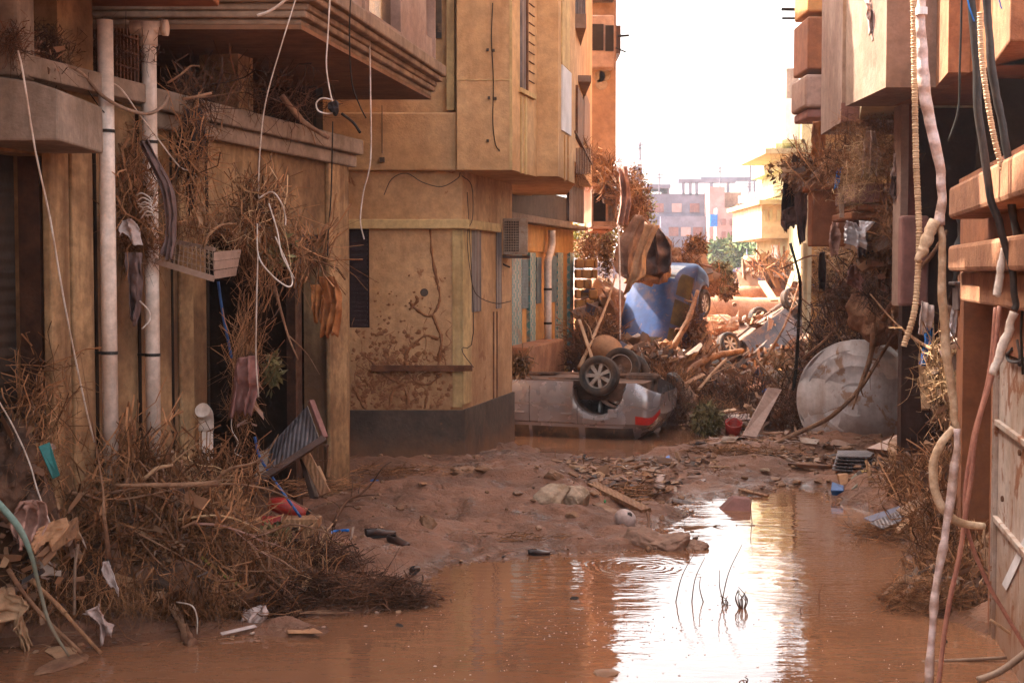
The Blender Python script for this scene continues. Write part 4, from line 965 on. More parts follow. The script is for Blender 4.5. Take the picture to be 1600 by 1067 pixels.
# dark car tilted on its roof
pa, pb = np.array(P(1146, 540, 35.5)), np.array(P(1247, 468, 37.0))
M4 = basis(tuple(pa - pb), (.18, -.28, -1), (1.3, -.86, .18), tuple(pa))
make_car('dark_grey_car', 'mud covered dark grey car lying overturned and tilted against the huge log', M4, M['darkcar'], M['rimt'], L=4.3, W=.84, roofz=1.3, wb=2.6, wz=(.1, .18, .1, .18))

# ------------------------------------------------------------------ debris generators
def twigs(mb, n, centre, spread, length=(.3, 1.0), r=(.003, .009), down=.3, bend=.35, seg=6, dirv=None, seed=1, flat=0, box=False, keep=None):
    rg = np.random.default_rng(seed)
    c = np.asarray(centre, float)
    if box: p0 = c + (rg.random((n, 3)) * 2 - 1) * spread
    else:
        q = rg.normal(size=(n, 3)); q /= np.linalg.norm(q, axis=1)[:, None]; p0 = c + q * (rg.random((n, 1)) ** .45) * spread
    if keep is not None: p0 = p0[keep(p0)]; n = len(p0)
    if n == 0: return mb
    d = rg.normal(size=(n, 3)); d[:, 2] -= down * 2.0; d[:, 1] *= .7
    if dirv is not None: d = d * .6 + np.asarray(dirv) * 1.6
    if flat: d[:, 2] *= (1 - flat)
    d /= np.linalg.norm(d, axis=1)[:, None]
    Ls = rg.uniform(length[0], length[1], n) * rg.uniform(.5, 1, n); rs = rg.uniform(r[0], r[1], n) * rg.uniform(.4, 1, n)
    bv = rg.normal(size=(n, 3)) * bend; bv2 = rg.normal(size=(n, 3)) * bend * .6
    P_ = np.zeros((n, seg, 3)); cur = p0 - d * Ls[:, None] * .5; P_[:, 0] = cur
    for k in range(1, seg):
        dd = d + bv * (k / seg) + bv2 * math.sin(k * 1.9); dd /= np.linalg.norm(dd, axis=1)[:, None]
        cur = cur + dd * (Ls / (seg - 1))[:, None]; P_[:, k] = cur
    T_ = np.gradient(P_, axis=1); T_ /= np.linalg.norm(T_, axis=2)[..., None] + 1e-9
    ref = np.tile(np.array([.31, .87, .38]), (n, 1)); A = np.cross(T_, ref[:, None, :]); A /= np.linalg.norm(A, axis=2)[..., None] + 1e-9; B = np.cross(T_, A)
    taper = np.linspace(1, .35, seg)[None, :, None] * rs[:, None, None]
    rings = np.stack([P_ + A * taper * math.cos(a) + B * taper * math.sin(a) for a in (0, 2.094, 4.189)], axis=2)   # n,seg,3,3
    V = rings.reshape(-1, 3)
    base = (np.arange(n) * seg * 3)[:, None, None] + (np.arange(seg - 1) * 3)[None, :, None] + np.arange(3)[None, None, :]
    nx = (np.arange(n) * seg * 3)[:, None, None] + (np.arange(seg - 1) * 3)[None, :, None] + ((np.arange(3) + 1) % 3)[None, None, :]
    Fq = np.stack([base, nx, nx + 3, base + 3], axis=-1).reshape(-1, 4)
    return mb.add(V, Fq.tolist())
def leaves(mb, n, centre, spread, size=(.03, .08), seed=1, droop=.3, long=2.2):
    rg = np.random.default_rng(seed); c = np.asarray(centre, float)
    q = rg.normal(size=(n, 3)); q /= np.linalg.norm(q, axis=1)[:, None]; p = c + q * (rg.random((n, 1)) ** .5) * spread
    a = rg.normal(size=(n, 3)); a[:, 2] -= droop; a /= np.linalg.norm(a, axis=1)[:, None]; b = np.cross(a, rg.normal(size=(n, 3))); b /= np.linalg.norm(b, axis=1)[:, None]
    s = rg.uniform(size[0], size[1], n)[:, None]
    V = np.stack([p, p + a * s * long * .5 + b * s * .4, p + a * s * long, p + a * s * long * .5 - b * s * .4], 1).reshape(-1, 3)
    return mb.add(V, (np.arange(n)[:, None] * 4 + np.arange(4)[None]).tolist())
def scraps(mb, n, centre, spread, size=(.04, .2), seed=1, ground=False, flat=.5, thin=.12, box=False):
    rg = np.random.default_rng(seed); c = np.asarray(centre, float)
    q = rg.normal(size=(n, 3)); q /= np.linalg.norm(q, axis=1)[:, None]; p = c + q * (rg.random((n, 1)) ** .45) * spread
    if ground: p[:, 2] = gh(p[:, 0], p[:, 1]) + rg.uniform(0, .05, n); p = p[p[:, 2] > .0]; n = len(p)
    a = rg.normal(size=(n, 3)); a[:, 2] *= (1 - flat); a /= np.linalg.norm(a, axis=1)[:, None]
    b = np.cross(a, rg.normal(size=(n, 3)) * (1, 1, .3) + (0, 0, 2 * flat)); b /= np.linalg.norm(b, axis=1)[:, None] + 1e-9; k = np.cross(a, b)
    s = rg.uniform(size[0], size[1], n) * rg.uniform(.3, 1, n); A = a * s[:, None]; B = b * (s * rg.uniform(.08, .6, n))[:, None]; K = k * (s * rg.uniform(.01, thin, n))[:, None]
    j = lambda: 1 + rg.uniform(-.65, .45, (n, 1))
    V = np.stack([p - A * j() - B * j() - K, p + A * j() - B * j() - K, p + A * j() + B * j() - K, p - A * j() + B * j() - K, p - A * j() - B * j() + K, p + A * j() - B * j() + K, p + A * j() + B * j() + K, p - A * j() + B * j() + K], 1).reshape(-1, 3)
    f = np.array([(3, 2, 1, 0), (4, 5, 6, 7), (0, 1, 5, 4), (1, 2, 6, 5), (2, 3, 7, 6), (3, 0, 4, 7)])
    return mb.add(V, (np.arange(n)[:, None, None] * 8 + f[None]).reshape(-1, 4).tolist())
def junk_mat(name, cols, mudamt=.5):
    n = NT(name); r = n.N('ShaderNodeValToRGB'); n.L(n.geo.outputs['Random Per Island'], r.inputs[0]); r.color_ramp.interpolation = 'CONSTANT'
    while len(r.color_ramp.elements) < len(cols): r.color_ramp.elements.new(.5)
    for i, c in enumerate(cols): r.color_ramp.elements[i].position = i / len(cols); r.color_ramp.elements[i].color = lin(c)
    co = n.geo.outputs['Position']; col = n.mix(n.ramp(n.noise(co, 7, 5, .65), .4, .62, 0, mudamt), r.outputs[0], MUD)
    n.L(col, n.b.inputs['Base Color']); n.b.inputs['Roughness'].default_value = .7; return n.m
M['junk'] = junk_mat('mixed_muddy_scraps', [(.16, .08, .045), (.25, .13, .07), (.1, .05, .03), (.34, .19, .11), (.2, .09, .05), (.3, .19, .12), (.06, .035, .025), (.3, .14, .07), (.4, .3, .24), (.14, .065, .04), (.28, .17, .13), (.22, .1, .05), (.05, .04, .04), (.36, .2, .1)], .6)
M['junkp'] = junk_mat('pale_and_coloured_scraps', [(.5, .4, .34), (.3, .16, .09), (.45, .27, .14), (.6, .54, .5), (.2, .1, .05), (.38, .2, .12), (.34, .22, .17), (.12, .06, .035), (.4, .22, .1), (.08, .045, .03), (.4, .24, .15), (.16, .085, .05), (.05, .09, .2), (.1, .06, .04), (.24, .13, .07), (.3, .17, .1), (.13, .07, .045), (.28, .15, .09)], .5)
_ico = None
def chunk(mb, c, size, seed=0, sharp=.35, n=2):
    """one irregular broken lump"""
    global _ico
    import bmesh
    if _ico is None:
        bm = bmesh.new(); bmesh.ops.create_icosphere(bm, subdivisions=2, radius=1); _ico = (np.array([v.co[:] for v in bm.verts]), [tuple(v.index for v in f.verts) for f in bm.faces]); bm.free()
    V, Fs = _ico; rg = np.random.default_rng(seed)
    U = V.copy()
    for _ in range(7):                 # cut flat faces
        d = rg.normal(size=3); d /= np.linalg.norm(d); k = rg.uniform(.45, .8); t = U @ d; U = U - np.outer(np.maximum(t - k, 0), d)
    U = U * (1 + sharp * .15 * rg.normal(size=(len(U), 1)))
    a = rg.uniform(0, 6.28); ca, sa = math.cos(a), math.sin(a); s = np.asarray(size, float) * np.ones(3)
    U = U * s; U = np.stack([U[:, 0] * ca - U[:, 1] * sa, U[:, 0] * sa + U[:, 1] * ca, U[:, 2]], 1)
    return mb.add(U + np.asarray(c), Fs)
def rag(name, left, right, Y, mat, label=None, cat='cloth', folds=3, amp=.05, nu=22, nv=26, seed=0, group=None, ragged=.04, parent=None, sag=0):
    rg = np.random.default_rng(seed); Lp = spline(np.array([P(p[0], p[1], p[2] if len(p) > 2 else Y) for p in left]), 6); Rp = spline(np.array([P(p[0], p[1], p[2] if len(p) > 2 else Y) for p in right]), 6)
    def rs(a, m): return np.stack([np.interp(np.linspace(0, 1, m), np.linspace(0, 1, len(a)), a[:, i]) for i in range(3)], 1)
    Lp, Rp = rs(Lp, nv), rs(Rp, nv); u = np.linspace(0, 1, nu)[None, :, None]
    A = Lp[:, None, :] * (1 - u) + Rp[:, None, :] * u
    vv, uu = np.meshgrid(np.linspace(0, 1, nv), np.linspace(0, 1, nu), indexing='ij'); ph = rg.uniform(0, 6)
    wv = np.sin(uu * folds * 2 * PI + ph + 1.3 * np.sin(vv * 2.5 + ph)) * (.35 + .65 * vv) + .8 * vnoise(uu * 5, vv * 5, 0, seed + 1) + .35 * vnoise(uu * 12, vv * 12, 0, seed + 4)
    A[..., 1] -= amp * wv; A[..., 0] += amp * .35 * np.cos(uu * folds * 2 * PI + ph); A[..., 2] -= sag * np.sin(uu * PI) + 0
    edge = ragged * vnoise(uu * 9, 0 * uu, 0, seed + 2); A[..., 2] += edge * (vv ** 4)
    mb = MB(); mb.grid(A)
    return mb.build(name, mat, parent, label, cat, group, smooth=True, solid=.006)
def cable(name, pts, r, mat, Y=None, label=None, cat='cable', group=None, n=8, sm=5, parent=None, wob=0):
    mb = MB(); mb.tube(PP(pts, Y), r, n, sm=sm, wob=wob); o = mb.build(name, mat, parent, label, cat, group, smooth=True); return o
def board(name, pts, th, mat, label=None, cat='board', group=None, parent=None, bevel=.006):
    p = np.array(PP(pts)); nrm = np.cross(p[1] - p[0], p[2] - p[0]); nrm /= np.linalg.norm(nrm)
    if nrm[1] < 0: nrm = -nrm
    mb = MB(); mb.prism(p, nrm * th); return mb.build(name, mat, parent, label, cat, group, bevel=bevel)
def plank(name, a, b, w, t, mat, label, cat='plank', group=None, up=(0, -.3, 1), bevel=.005):
    mb = MB(); mb.beam(PG(*a), PG(*b), w, t, up); return mb.build(name, mat, None, label, cat, group, bevel=bevel)
def branch(name, pts, r, mat, label, cat='branch', forks=4, seed=0, group=None, flen=.35, n=7):
    mb = MB(); rg = random.Random(seed); p = spline(np.array(PP(pts)), 5)
    mb.tube(p, r, n, wob=.12)
    r1 = r[0] if hasattr(r, '__len__') else r
    for k in range(forks):
        i = rg.randrange(len(p) // 4, len(p) - 1); d = p[i] - p[i - 1]; d /= np.linalg.norm(d) + 1e-9
        e = d * .5 + np.array([rg.uniform(-1, 1), rg.uniform(-.6, .6), rg.uniform(-.7, .9)]) * .7; l = flen * rg.uniform(.4, 1.1)
        q = p[i] + e * l * .5 + np.array([0, 0, rg.uniform(-.05, .05)]); mb.tube([p[i], q, q + (e + np.array([rg.uniform(-.4, .4), 0, rg.uniform(-.4, .2)])) * l * .5], [r1 * .4, r1 * .15], 5, sm=3)
    return mb.build(name, mat, None, label, cat, group, smooth=True)
def heap(name, label, specs, mat, cat='debris', kind='stuff'):
    """specs: list of (px,py,Y,(rx,ry,rz),n,kwargs)"""
    mb = MB(); mb.cur = 0
    for i, (px, py, Y, sp, n, kw) in enumerate(specs):
        twigs(mb, n, PG(px, py, Y), np.array(sp), seed=abs(hash_(name)) % 9999 + i * 31, **kw)
    return mb.build(name, mat, None, label, cat, None, kind)
def hash_(s): return sum(ord(c) * (i + 7) for i, c in enumerate(s))
# ------------------------------------------------------------------ left foreground debris
T1 = dict(length=(.3, 1.0), r=(.0025, .009), down=.8, bend=.75, seg=7)
T2 = dict(length=(.12, .5), r=(.002, .005), down=.4, bend=.9, seg=7)
T3 = dict(length=(.5, 1.3), r=(.006, .013), down=.3, bend=.3)
# earth bodies inside the heaps so they are not see-through
def fine(mb, c, size, seed, rough=1.0):
    import bmesh
    global _fine
    if '_fine' not in globals():
        bm = bmesh.new(); bmesh.ops.create_icosphere(bm, subdivisions=5, radius=1); _fine = (np.array([v.co[:] for v in bm.verts]), [tuple(v.index for v in f.verts) for f in bm.faces]); bm.free()
    V, Fs = _fine; rg = np.random.default_rng(seed); U = V.copy()
    for _ in range(9):
        d = rg.normal(size=3); d /= np.linalg.norm(d); k = rg.uniform(.5, .85); t = U @ d; U = U - np.outer(np.maximum(t - k, 0), d) * .85
    U = U * (1 + rough * (.10 * fbm(V[:, 0] * 2.5, V[:, 1] * 2.5, V[:, 2] * 2.5, seed, 5) + .03 * np.abs(vnoise(V[:, 0] * 9, V[:, 1] * 9, V[:, 2] * 9, seed + 7))))[:, None] * (np.asarray(size, float) * np.ones(3))
    return mb.add(U + np.asarray(c), Fs)
def core(name, label, pts, mat='mudrock'):
    mb = MB()
    for i, (px, py, Y, s) in enumerate(pts): fine(mb, P(px, py, Y), s, i * 7 + len(name), 1.8)
    return mb.build(name, M[mat], None, label, 'debris', None, 'stuff', smooth=True)
core('mud_and_root_mass', 'dark mud and roots packed inside the big heap at the left building', [(215, 870, 10.9, (.6, .4, .66)), (130, 860, 10.6, (.34, .3, .52)), (330, 920, 10.95, (.55, .42, .4)), (300, 800, 11.4, (.36, .3, .4)), (260, 930, 10.45, (.4, .25, .3)), (190, 760, 10.9, (.25, .2, .32)), (150, 900, 10.35, (.3, .2, .3)), (330, 870, 10.8, (.3, .3, .25)), (60, 800, 9.95, (.18, .2, .3)), (430, 900, 11.6, (.4, .3, .2)), (390, 950, 10.9, (.35, .25, .16)), (430, 945, 11.2, (.6, .3, .16)), (160, 770, 11.2, (.2, .3, .3)), (30, 870, 10.3, (.28, .3, .3)), (20, 730, 10.0, (.22, .3, .35)), (540, 940, 11.3, (.5, .2, .06)), (120, 950, 10.5, (.5, .25, .2)), (270, 960, 10.7, (.5, .25, .2)), (60, 985, 10.15, (.4, .12, .09)), (200, 985, 10.3, (.4, .15, .09)), (330, 975, 10.6, (.35, .15, .08))], 'under')
T4 = dict(length=(.5, 1.3), r=(.004, .012), down=1.0, bend=.9, seg=9)
T5 = dict(length=(.35, .9), r=(.002, .005), down=1.2, bend=1.0, seg=8)
heap('hanging_root_curtain', 'long muddy roots hanging over the face of the left heap down to the water', [
    (200, 800, 10.6, (.6, .2, .4), 260, T4), (290, 850, 10.6, (.55, .2, .35), 260, T4), (120, 870, 10.2, (.4, .15, .35), 220, T4), (200, 820, 10.5, (.6, .2, .5), 280, T5), (300, 880, 10.5, (.6, .2, .35), 280, T5), (60, 960, 9.95, (.4, .12, .2), 130, T5), (170, 965, 10.1, (.45, .12, .2), 180, T5), (270, 960, 10.3, (.4, .12, .18), 150, T5), (340, 965, 10.5, (.3, .12, .14), 130, T5), (400, 345, 11.9, (.18, .15, .12), 40, T4), (392, 420, 12.0, (.1, .12, .3), 60, T5), (200, 330, 11.0, (.15, .1, .35), 60, T4)], M['twig'])
heap('root_heap', 'tangled brown twigs and roots heaped against the left building', [
    (200, 800, 10.9, (.75, .35, .55), 190, T1), (300, 850, 11.0, (.65, .35, .5), 190, T1), (190, 760, 10.8, (.4, .3, .4), 260, T3), (270, 880, 10.7, (.7, .3, .4), 300, T3), (120, 820, 10.5, (.3, .2, .4), 160, T3), (150, 720, 10.9, (.35, .3, .3), 350, T2), (340, 760, 11.4, (.4, .3, .25), 350, T1),
    (250, 930, 10.5, (.8, .3, .35), 225, T1), (120, 950, 10.2, (.5, .2, .3), 130, T1), (300, 965, 10.5, (.5, .2, .15), 250, T1), (400, 920, 11.3, (.6, .3, .28), 450, T1), (60, 650, 10.0, (.2, .2, .4), 175, T1), (40, 740, 10.0, (.35, .2, .35), 450, T2), (100, 900, 10.4, (.4, .2, .4), 600, T1), (230, 860, 10.7, (.5, .3, .5), 250, T2),
    (30, 200, 9.4, (.12, .2, .5), 0, T2)], M['twig'])
heap('wet_twig_spit', 'flat raft of wet dark twigs reaching into the water at the left', [
    (520, 925, 11.3, (.75, .25, .13), 1700, dict(length=(.2, .6), r=(.003, .008), down=0, bend=.3, flat=.7)), (610, 938, 11.25, (.4, .12, .05), 500, dict(length=(.15, .45), r=(.003, .006), down=0, bend=.3, flat=.85)),
    (480, 880, 12.0, (.5, .3, .2), 900, dict(length=(.2, .6), r=(.003, .008), down=0, bend=.4, flat=.5)), (380, 960, 10.9, (.5, .2, .2), 900, dict(length=(.2, .6), r=(.003, .008), down=.1, bend=.4, flat=.4))], M['twigd'])
heap('pale_straw_roots', 'pale dry straw and fine roots tangled over the left heap', [
    (290, 770, 10.8, (.5, .3, .3), 157, T2), (230, 830, 10.6, (.6, .2, .4), 202, T2), (410, 870, 11.2, (.6, .3, .3), 135, T2), (40, 690, 9.9, (.25, .2, .3), 54, T2), (400, 345, 11.9, (.22, .2, .22), 72, T1), (330, 400, 11.6, (.2, .2, .12), 36, T2)], M['twigl'])
heap('caught_roots_on_pipes', 'brown roots and grass caught between the two white drain pipes', [
    (205, 330, 11.1, (.2, .12, .45), 600, dict(length=(.2, .7), r=(.002, .006), down=.8, bend=.5)), (200, 250, 11.2, (.15, .1, .3), 250, T2), (172, 680, 11.1, (.08, .06, .25), 260, dict(length=(.15, .4), r=(.002, .006), down=.8, bend=.5)), (215, 385, 11.1, (.22, .1, .12), 350, T2), (300, 260, 11.6, (.1, .1, .5), 220, T1)], M['twig'])
heap('hanging_root_mass', 'great ball of roots and stems hanging from the wire basket by the shop doorway', [
    (400, 345, 12.0, (.22, .2, .22), 260, T1), (330, 360, 11.8, (.38, .2, .1), 260, T2), (408, 420, 12.1, (.13, .15, .35), 110, dict(length=(.3, .9), r=(.002, .006), down=1.2, bend=.3)),
    (450, 400, 12.3, (.22, .2, .15), 120, T1), (385, 560, 12.2, (.1, .12, .45), 260, dict(length=(.3, .9), r=(.002, .006), down=1.4, bend=.4)), (375, 640, 12.2, (.1, .12, .3), 130, dict(length=(.2, .6), r=(.002, .005), down=1.0, bend=.5)), (470, 400, 12.4, (.3, .1, .1), 60, T3)], M['twig'])
heap('roots_on_upper_ledge', 'brown roots lodged under the balcony on the upper ledge', [
    (60, 90, 10.2, (.25, .3, .2), 700, T2), (300, 165, 12.0, (.25, .2, .1), 130, T1), (440, 170, 13.8, (.55, .5, .12), 160, T1), (20, 70, 9.4, (.06, .1, .1), 120, T2), (150, 90, 11.2, (.5, .2, .15), 300, T2), (350, 150, 12.9, (.5, .3, .14), 130, T1)], M['twigd'])
heap('mud_edge_litter', 'small sticks and litter scattered over the mud bank', [
    (500, 760, 14.2, (.5, .6, .05), 220, dict(length=(.1, .5), r=(.003, .008), down=0, bend=.3, flat=.9)), (620, 735, 16.8, (.9, .6, .03), 260, dict(length=(.05, .3), r=(.003, .009), down=0, bend=.3, flat=.9)), (940, 730, 18.6, (.9, .8, .03), 260, dict(length=(.1, .5), r=(.004, .012), down=0, bend=.2, flat=.9)),
    (960, 770, 17.2, (.6, .6, .06), 260, dict(length=(.1, .5), r=(.004, .014), down=0, bend=.2, flat=.8)), (800, 840, 14.1, (.9, .25, .02), 150, dict(length=(.05, .3), r=(.003, .007), down=0, bend=.3, flat=.9)), (1160, 705, 20.3, (.9, .5, .05), 300, dict(length=(.1, .5), r=(.004, .01), down=0, bend=.3, flat=.8))], M['twig'])
mb = MB()
for i, (px, py, Y, sp, n_, sz) in enumerate(((200, 790, 10.8, (.7, .3, .5), 360, (.02, .09)), (290, 860, 10.8, (.7, .3, .45), 420, (.02, .1)), (230, 930, 10.4, (.8, .25, .35), 360, (.02, .09)), (400, 925, 11.1, (.6, .25, .2), 320, (.02, .09)), (560, 925, 11.4, (.5, .2, .08), 120, (.02, .08)), (60, 860, 9.9, (.35, .2, .55), 200, (.02, .1)), (30, 700, 9.9, (.25, .2, .35), 60, (.03, .1)), (205, 350, 11.1, (.2, .12, .35), 60, (.03, .12)), (400, 350, 12.0, (.25, .2, .2), 40, (.02, .08)), (480, 850, 12.4, (.5, .4, .15), 160, (.02, .09)), (390, 600, 12.1, (.12, .1, .45), 30, (.03, .1)), (60, 90, 9.9, (.2, .2, .15), 30, (.02, .07)))):
    scraps(mb, n_, PG(px, py, Y), np.array(sp), sz, 500 + i, flat=0, thin=.08)
mb.build('muddy_scraps', M['junk'], None, 'muddy flakes of bark, cloth and board mixed into the left heap', 'scraps', None, 'stuff')
mb = MB()
for i, (px, py, Y, sp, n_, sz) in enumerate(((960, 770, 17, (.8, 1.1, .1), 260, (.02, .14)), (1010, 745, 18, (1.1, 1.1, .1), 260, (.02, .14)), (560, 730, 16.5, (.5, 1.0, .1), 130, (.02, .1)), (520, 790, 13.8, (.4, .6, .1), 120, (.02, .09)), (1170, 710, 20, (1.1, .8, .1), 260, (.03, .14)), (1290, 735, 18, (.8, 1.0, .1), 300, (.03, .15)), (1400, 770, 15.5, (.5, 1.2, .1), 200, (.03, .13)), (760, 780, 15.5, (1.6, 1.3, .1), 40, (.01, .05)), (1100, 670, 22.5, (1.2, .6, .1), 240, (.03, .2)))):
    scraps(mb, n_, G(px, py), np.array(sp), sz, 600 + i, ground=True, flat=.85, thin=.2)
mb.build('muddy_scraps', M['junk'], None, 'chips of wood, tile and plastic trodden into the mud of the street', 'scraps', None, 'stuff')
mb = MB(); leaves(mb, 260, P(425, 580, 12.3), np.array([.07, .08, .16]), (.02, .05), 3); leaves(mb, 300, P(420, 830, 12.0), np.array([.22, .15, .08]), (.02, .05), 4); leaves(mb, 120, P(430, 390, 12.1), np.array([.2, .15, .2]), (.02, .05), 5)
mb.build('green_leaf_sprays', M['leafg'], None, 'dusty green leaf sprays caught in the roots near the doorway', 'leaves', None, 'stuff')
def rotten(n, seed, mbs, boxes):
    pass
# rubble
def rubble(name, label, n, region, size, mat, seed, zoff=0):
    mb = MB(); rr = random.Random(seed)
    for i in range(n):
        px = rr.uniform(region[0], region[2]); py = rr.uniform(region[1], region[3]); p = G(px, py, 0); z = ghs(p[0], p[1])
        s = rr.uniform(*size) * rr.uniform(.4, 1); chunk(mb, (p[0], p[1], z + s * .15 + zoff), (s, s * rr.uniform(.6, 1), s * rr.uniform(.35, .7)), seed + i)
    return mb.build(name, M[mat], None, label, 'rubble', None, 'stuff')
rubble('mud_clods', 'lumps of mud and broken rubble strewn along the mud bank', 60, (560, 720, 1080, 850), (.02, .09), 'mudrock', 31)
rubble('mud_clods', 'mud clods and crushed rubble around the orange sand heap', 110, (900, 690, 1310, 760), (.03, .1), 'mudrock', 77)
rubble('mud_clods', 'small rubble at the foot of the dented round tank', 90, (1180, 700, 1440, 790), (.03, .11), 'mudrock', 99)
rubble('mud_clods', 'mud clods beside the shop doorway and broken cabinet', 60, (430, 770, 620, 870), (.02, .08), 'mudrock', 45)

# --- hanging cords and cables on the left
W_ = M['white']
cable('white_string', [(28, 80, 8.9), (36, 115, 8.9), (55, 235, 9.1), (78, 340, 9.3), (100, 470, 9.6), (128, 610, 10.0), (147, 690, 10.2)], .0065, W_, label='long taut white cord slanting down from the grey column at the left', cat='cord', sm=3)
cable('white_string', [(-6, 620, 9.4), (20, 665, 9.5), (45, 720, 9.6), (60, 770, 9.6), (80, 822, 9.6)], .0055, W_, label='white cord drooping over the pink rags at the left edge', cat='cord')
cable('white_string', [(465, -10, 11.6), (440, 70, 11.6), (415, 160, 11.7), (406, 240, 11.8), (404, 305, 11.9), (406, 380, 11.9)], .0055, W_, label='white cord hanging from the cornice onto the hanging roots', cat='cord')
cable('white_string', [(516, -10, 12.0), (512, 60, 12.0), (510, 105, 12.0), (517, 150, 12.0), (524, 172, 12.0), (514, 178, 12.0), (498, 174, 12.0), (494, 162, 12.0), (503, 154, 12.0), (518, 156, 12.0)], .0065, W_, label='white cord ending in a small loop with a dark plastic knot', cat='cord')
mb = MB(); chunk(mb, P(522, 170, 11.98), (.07, .05, .07), 5, 2.0); mb.build('plastic_knot', M['ragb'], None, 'dark plastic scrap knotted at the end of the looped white cord', 'plastic scrap')
cable('white_string', [(572, -10, 14), (577, 50, 14), (579, 150, 14), (579, 250, 14), (568, 300, 14), (563, 345, 14), (569, 374, 14)], .007, W_, label='longest white cord hanging in front of the yellow parapet', cat='cord')
cable('white_string', [(402, 25, 11.4), (425, 16, 11.4), (455, -6, 11.4)], .012, W_, label='short thick white cord stub at the top of the cornice', cat='cord')
cable('thin_black_wire', [(548, -10, 12.5), (546, 60, 12.5), (550, 130, 12.6), (562, 165, 12.6), (572, 185, 12.6)], .006, M['gap'], label='thin black cable in front of the stepped cornice', cat='cable')
cable('black_cable', [(520, 190, 12.2), (519, 240, 12.2), (517, 310, 12.3), (513, 360, 12.3), (512, 400, 12.3)], .006, M['gap'], label='thin black cable below the knotted plastic scrap', cat='cable')
cable('black_cable', [(534, 178, 12.0), (552, 192, 12.1), (563, 208, 12.1)], .012, M['gap'], label='short frayed black cable beside the plastic knot', cat='cable')
cable('grey_hose', [(66, 96, 10.0), (110, 105, 10.2), (135, 122, 10.4), (160, 150, 10.5), (195, 170, 10.7), (232, 178, 10.9), (256, 164, 11.1), (262, 150, 11.2)], .014, M['cordg'], label='grey hose sagging in a curve across both drain pipes', cat='hose')
cable('thin_wire', [(172, 128, 10.7), (190, 140, 10.8), (215, 175, 10.9), (245, 215, 11.1), (280, 260, 11.4), (300, 268, 11.6), (312, 282, 11.7)], .0055, W_, label='thin pale wire running down from the left pipe to the roots', cat='wire')
cable('thin_wire', [(122, 118, 10.4), (150, 160, 10.5), (175, 190, 10.7)], .004, M['gap'], label='thin dark wire crossing behind the left drain pipe', cat='wire')
for i, pts in enumerate(([(404, 310, 11.7), (425, 300, 11.7), (440, 318, 11.6), (446, 340, 11.7), (446, 352, 11.7)], [(402, 350, 11.7), (404, 400, 11.6), (425, 430, 11.6), (450, 448, 11.6), (457, 438, 11.7), (448, 410, 11.8), (430, 370, 11.8)], [(403, 395, 11.7), (401, 470, 11.7), (400, 560, 11.8), (404, 620, 11.8)], [(420, 318, 11.6), (433, 360, 11.6), (441, 400, 11.6), (460, 435, 11.7)], [(218, 470, 10.9), (232, 485, 10.9), (234, 500, 10.9), (222, 514, 10.9)], [(240, 272, 10.9), (247, 280, 10.9), (243, 300, 10.9), (239, 312, 10.9)])):
    cable('white_wire', pts, .006, W_, label=('white wire arching over the top of the hanging root ball', 'white wire looping low beneath the hanging root ball', 'white wire dropping straight through the hanging roots', 'white wire curving down the face of the root ball', 'curled white wire end in front of the right drain pipe', 'short bent white wire at the bare patch of the drain pipe')[i], cat='wire')
mb = MB()
for k in range(5): mb.tube([P(212 + k * 2, 306 + k * 9, 10.85), P(222 + k * 2, 302 + k * 7, 10.8), P(236 + k, 312 + k * 6, 10.8), P(226, 320 + k * 4, 10.85), P(215 + k * 4, 318 + k * 5, 10.85)], .0055, 6, sm=4)
mb.build('coiled_white_wire', W_, None, 'small coil of white wire tangled between the drain pipes', 'wire', smooth=True)
cable('white_wire', [(276, 940, 10.10), (300, 946, 10.00), (308, 965, 10.00), (308, 990, 10.00)], .005, W_, label='bent white wire low in the heap above the water', cat='wire')
cable('white_wire', [(363, 640, 12.0), (362, 670, 12.0), (372, 690, 12.0), (366, 706, 12.0), (378, 713, 12.0)], .004, W_, label='wavy white wire in front of the black doorway', cat='wire')

# --- cloths on the left
rag('grey_rag', [(193, 395, 10.9), (198, 440, 10.9), (205, 500, 10.9)], [(222, 395, 10.9), (222, 450, 10.9), (214, 508, 10.9)], 10.9, M['ragg'], 'mauve grey rag hanging between the two drain pipes', folds=1.6, amp=.05, seed=3)
rag('black_rag', [(285, 170, 11.7), (275, 220, 11.6), (272, 268, 11.6)], [(312, 170, 11.7), (318, 230, 11.6), (300, 275, 11.6)], 11.6, M['ragb'], 'black cloth hanging from the lintel right of the drain pipe', folds=2, amp=.05, seed=4)
rag('black_rag', [(290, 230, 11.7), (291, 280, 11.7), (291, 330, 11.7)], [(310, 230, 11.7), (308, 280, 11.7), (301, 332, 11.7)], 11.7, M['ragb'], 'narrow black strip hanging straight below the black cloth', folds=1, amp=.03, seed=5)
rag('black_rag', [(219, 224, 10.85), (240, 262, 10.8), (258, 310, 10.8), (262, 365, 10.9), (255, 400, 10.9)], [(232, 218, 10.85), (248, 250, 10.8), (272, 300, 10.8), (275, 350, 10.9), (272, 400, 10.9)], 10.8, M['ragg'], 'twisted dark cloth slung across the right drain pipe', folds=2, amp=.04, seed=6)
rag('orange_rag', [(487, 445, 12.5), (490, 470, 12.5), (492, 505, 12.5)], [(512, 445, 12.5), (508, 470, 12.5), (502, 500, 12.5)], 12.5, M['rago'], 'left tail of the orange brown cloth caught by the doorway', folds=2, amp=.05, seed=7)
rag('orange_rag', [(500, 432, 12.45), (508, 480, 12.45), (502, 525, 12.45)], [(522, 432, 12.45), (533, 470, 12.45), (526, 522, 12.45)], 12.45, M['rago'], 'orange brown cloth hanging from a twig beside the doorway pillar', folds=2.5, amp=.06, seed=8)
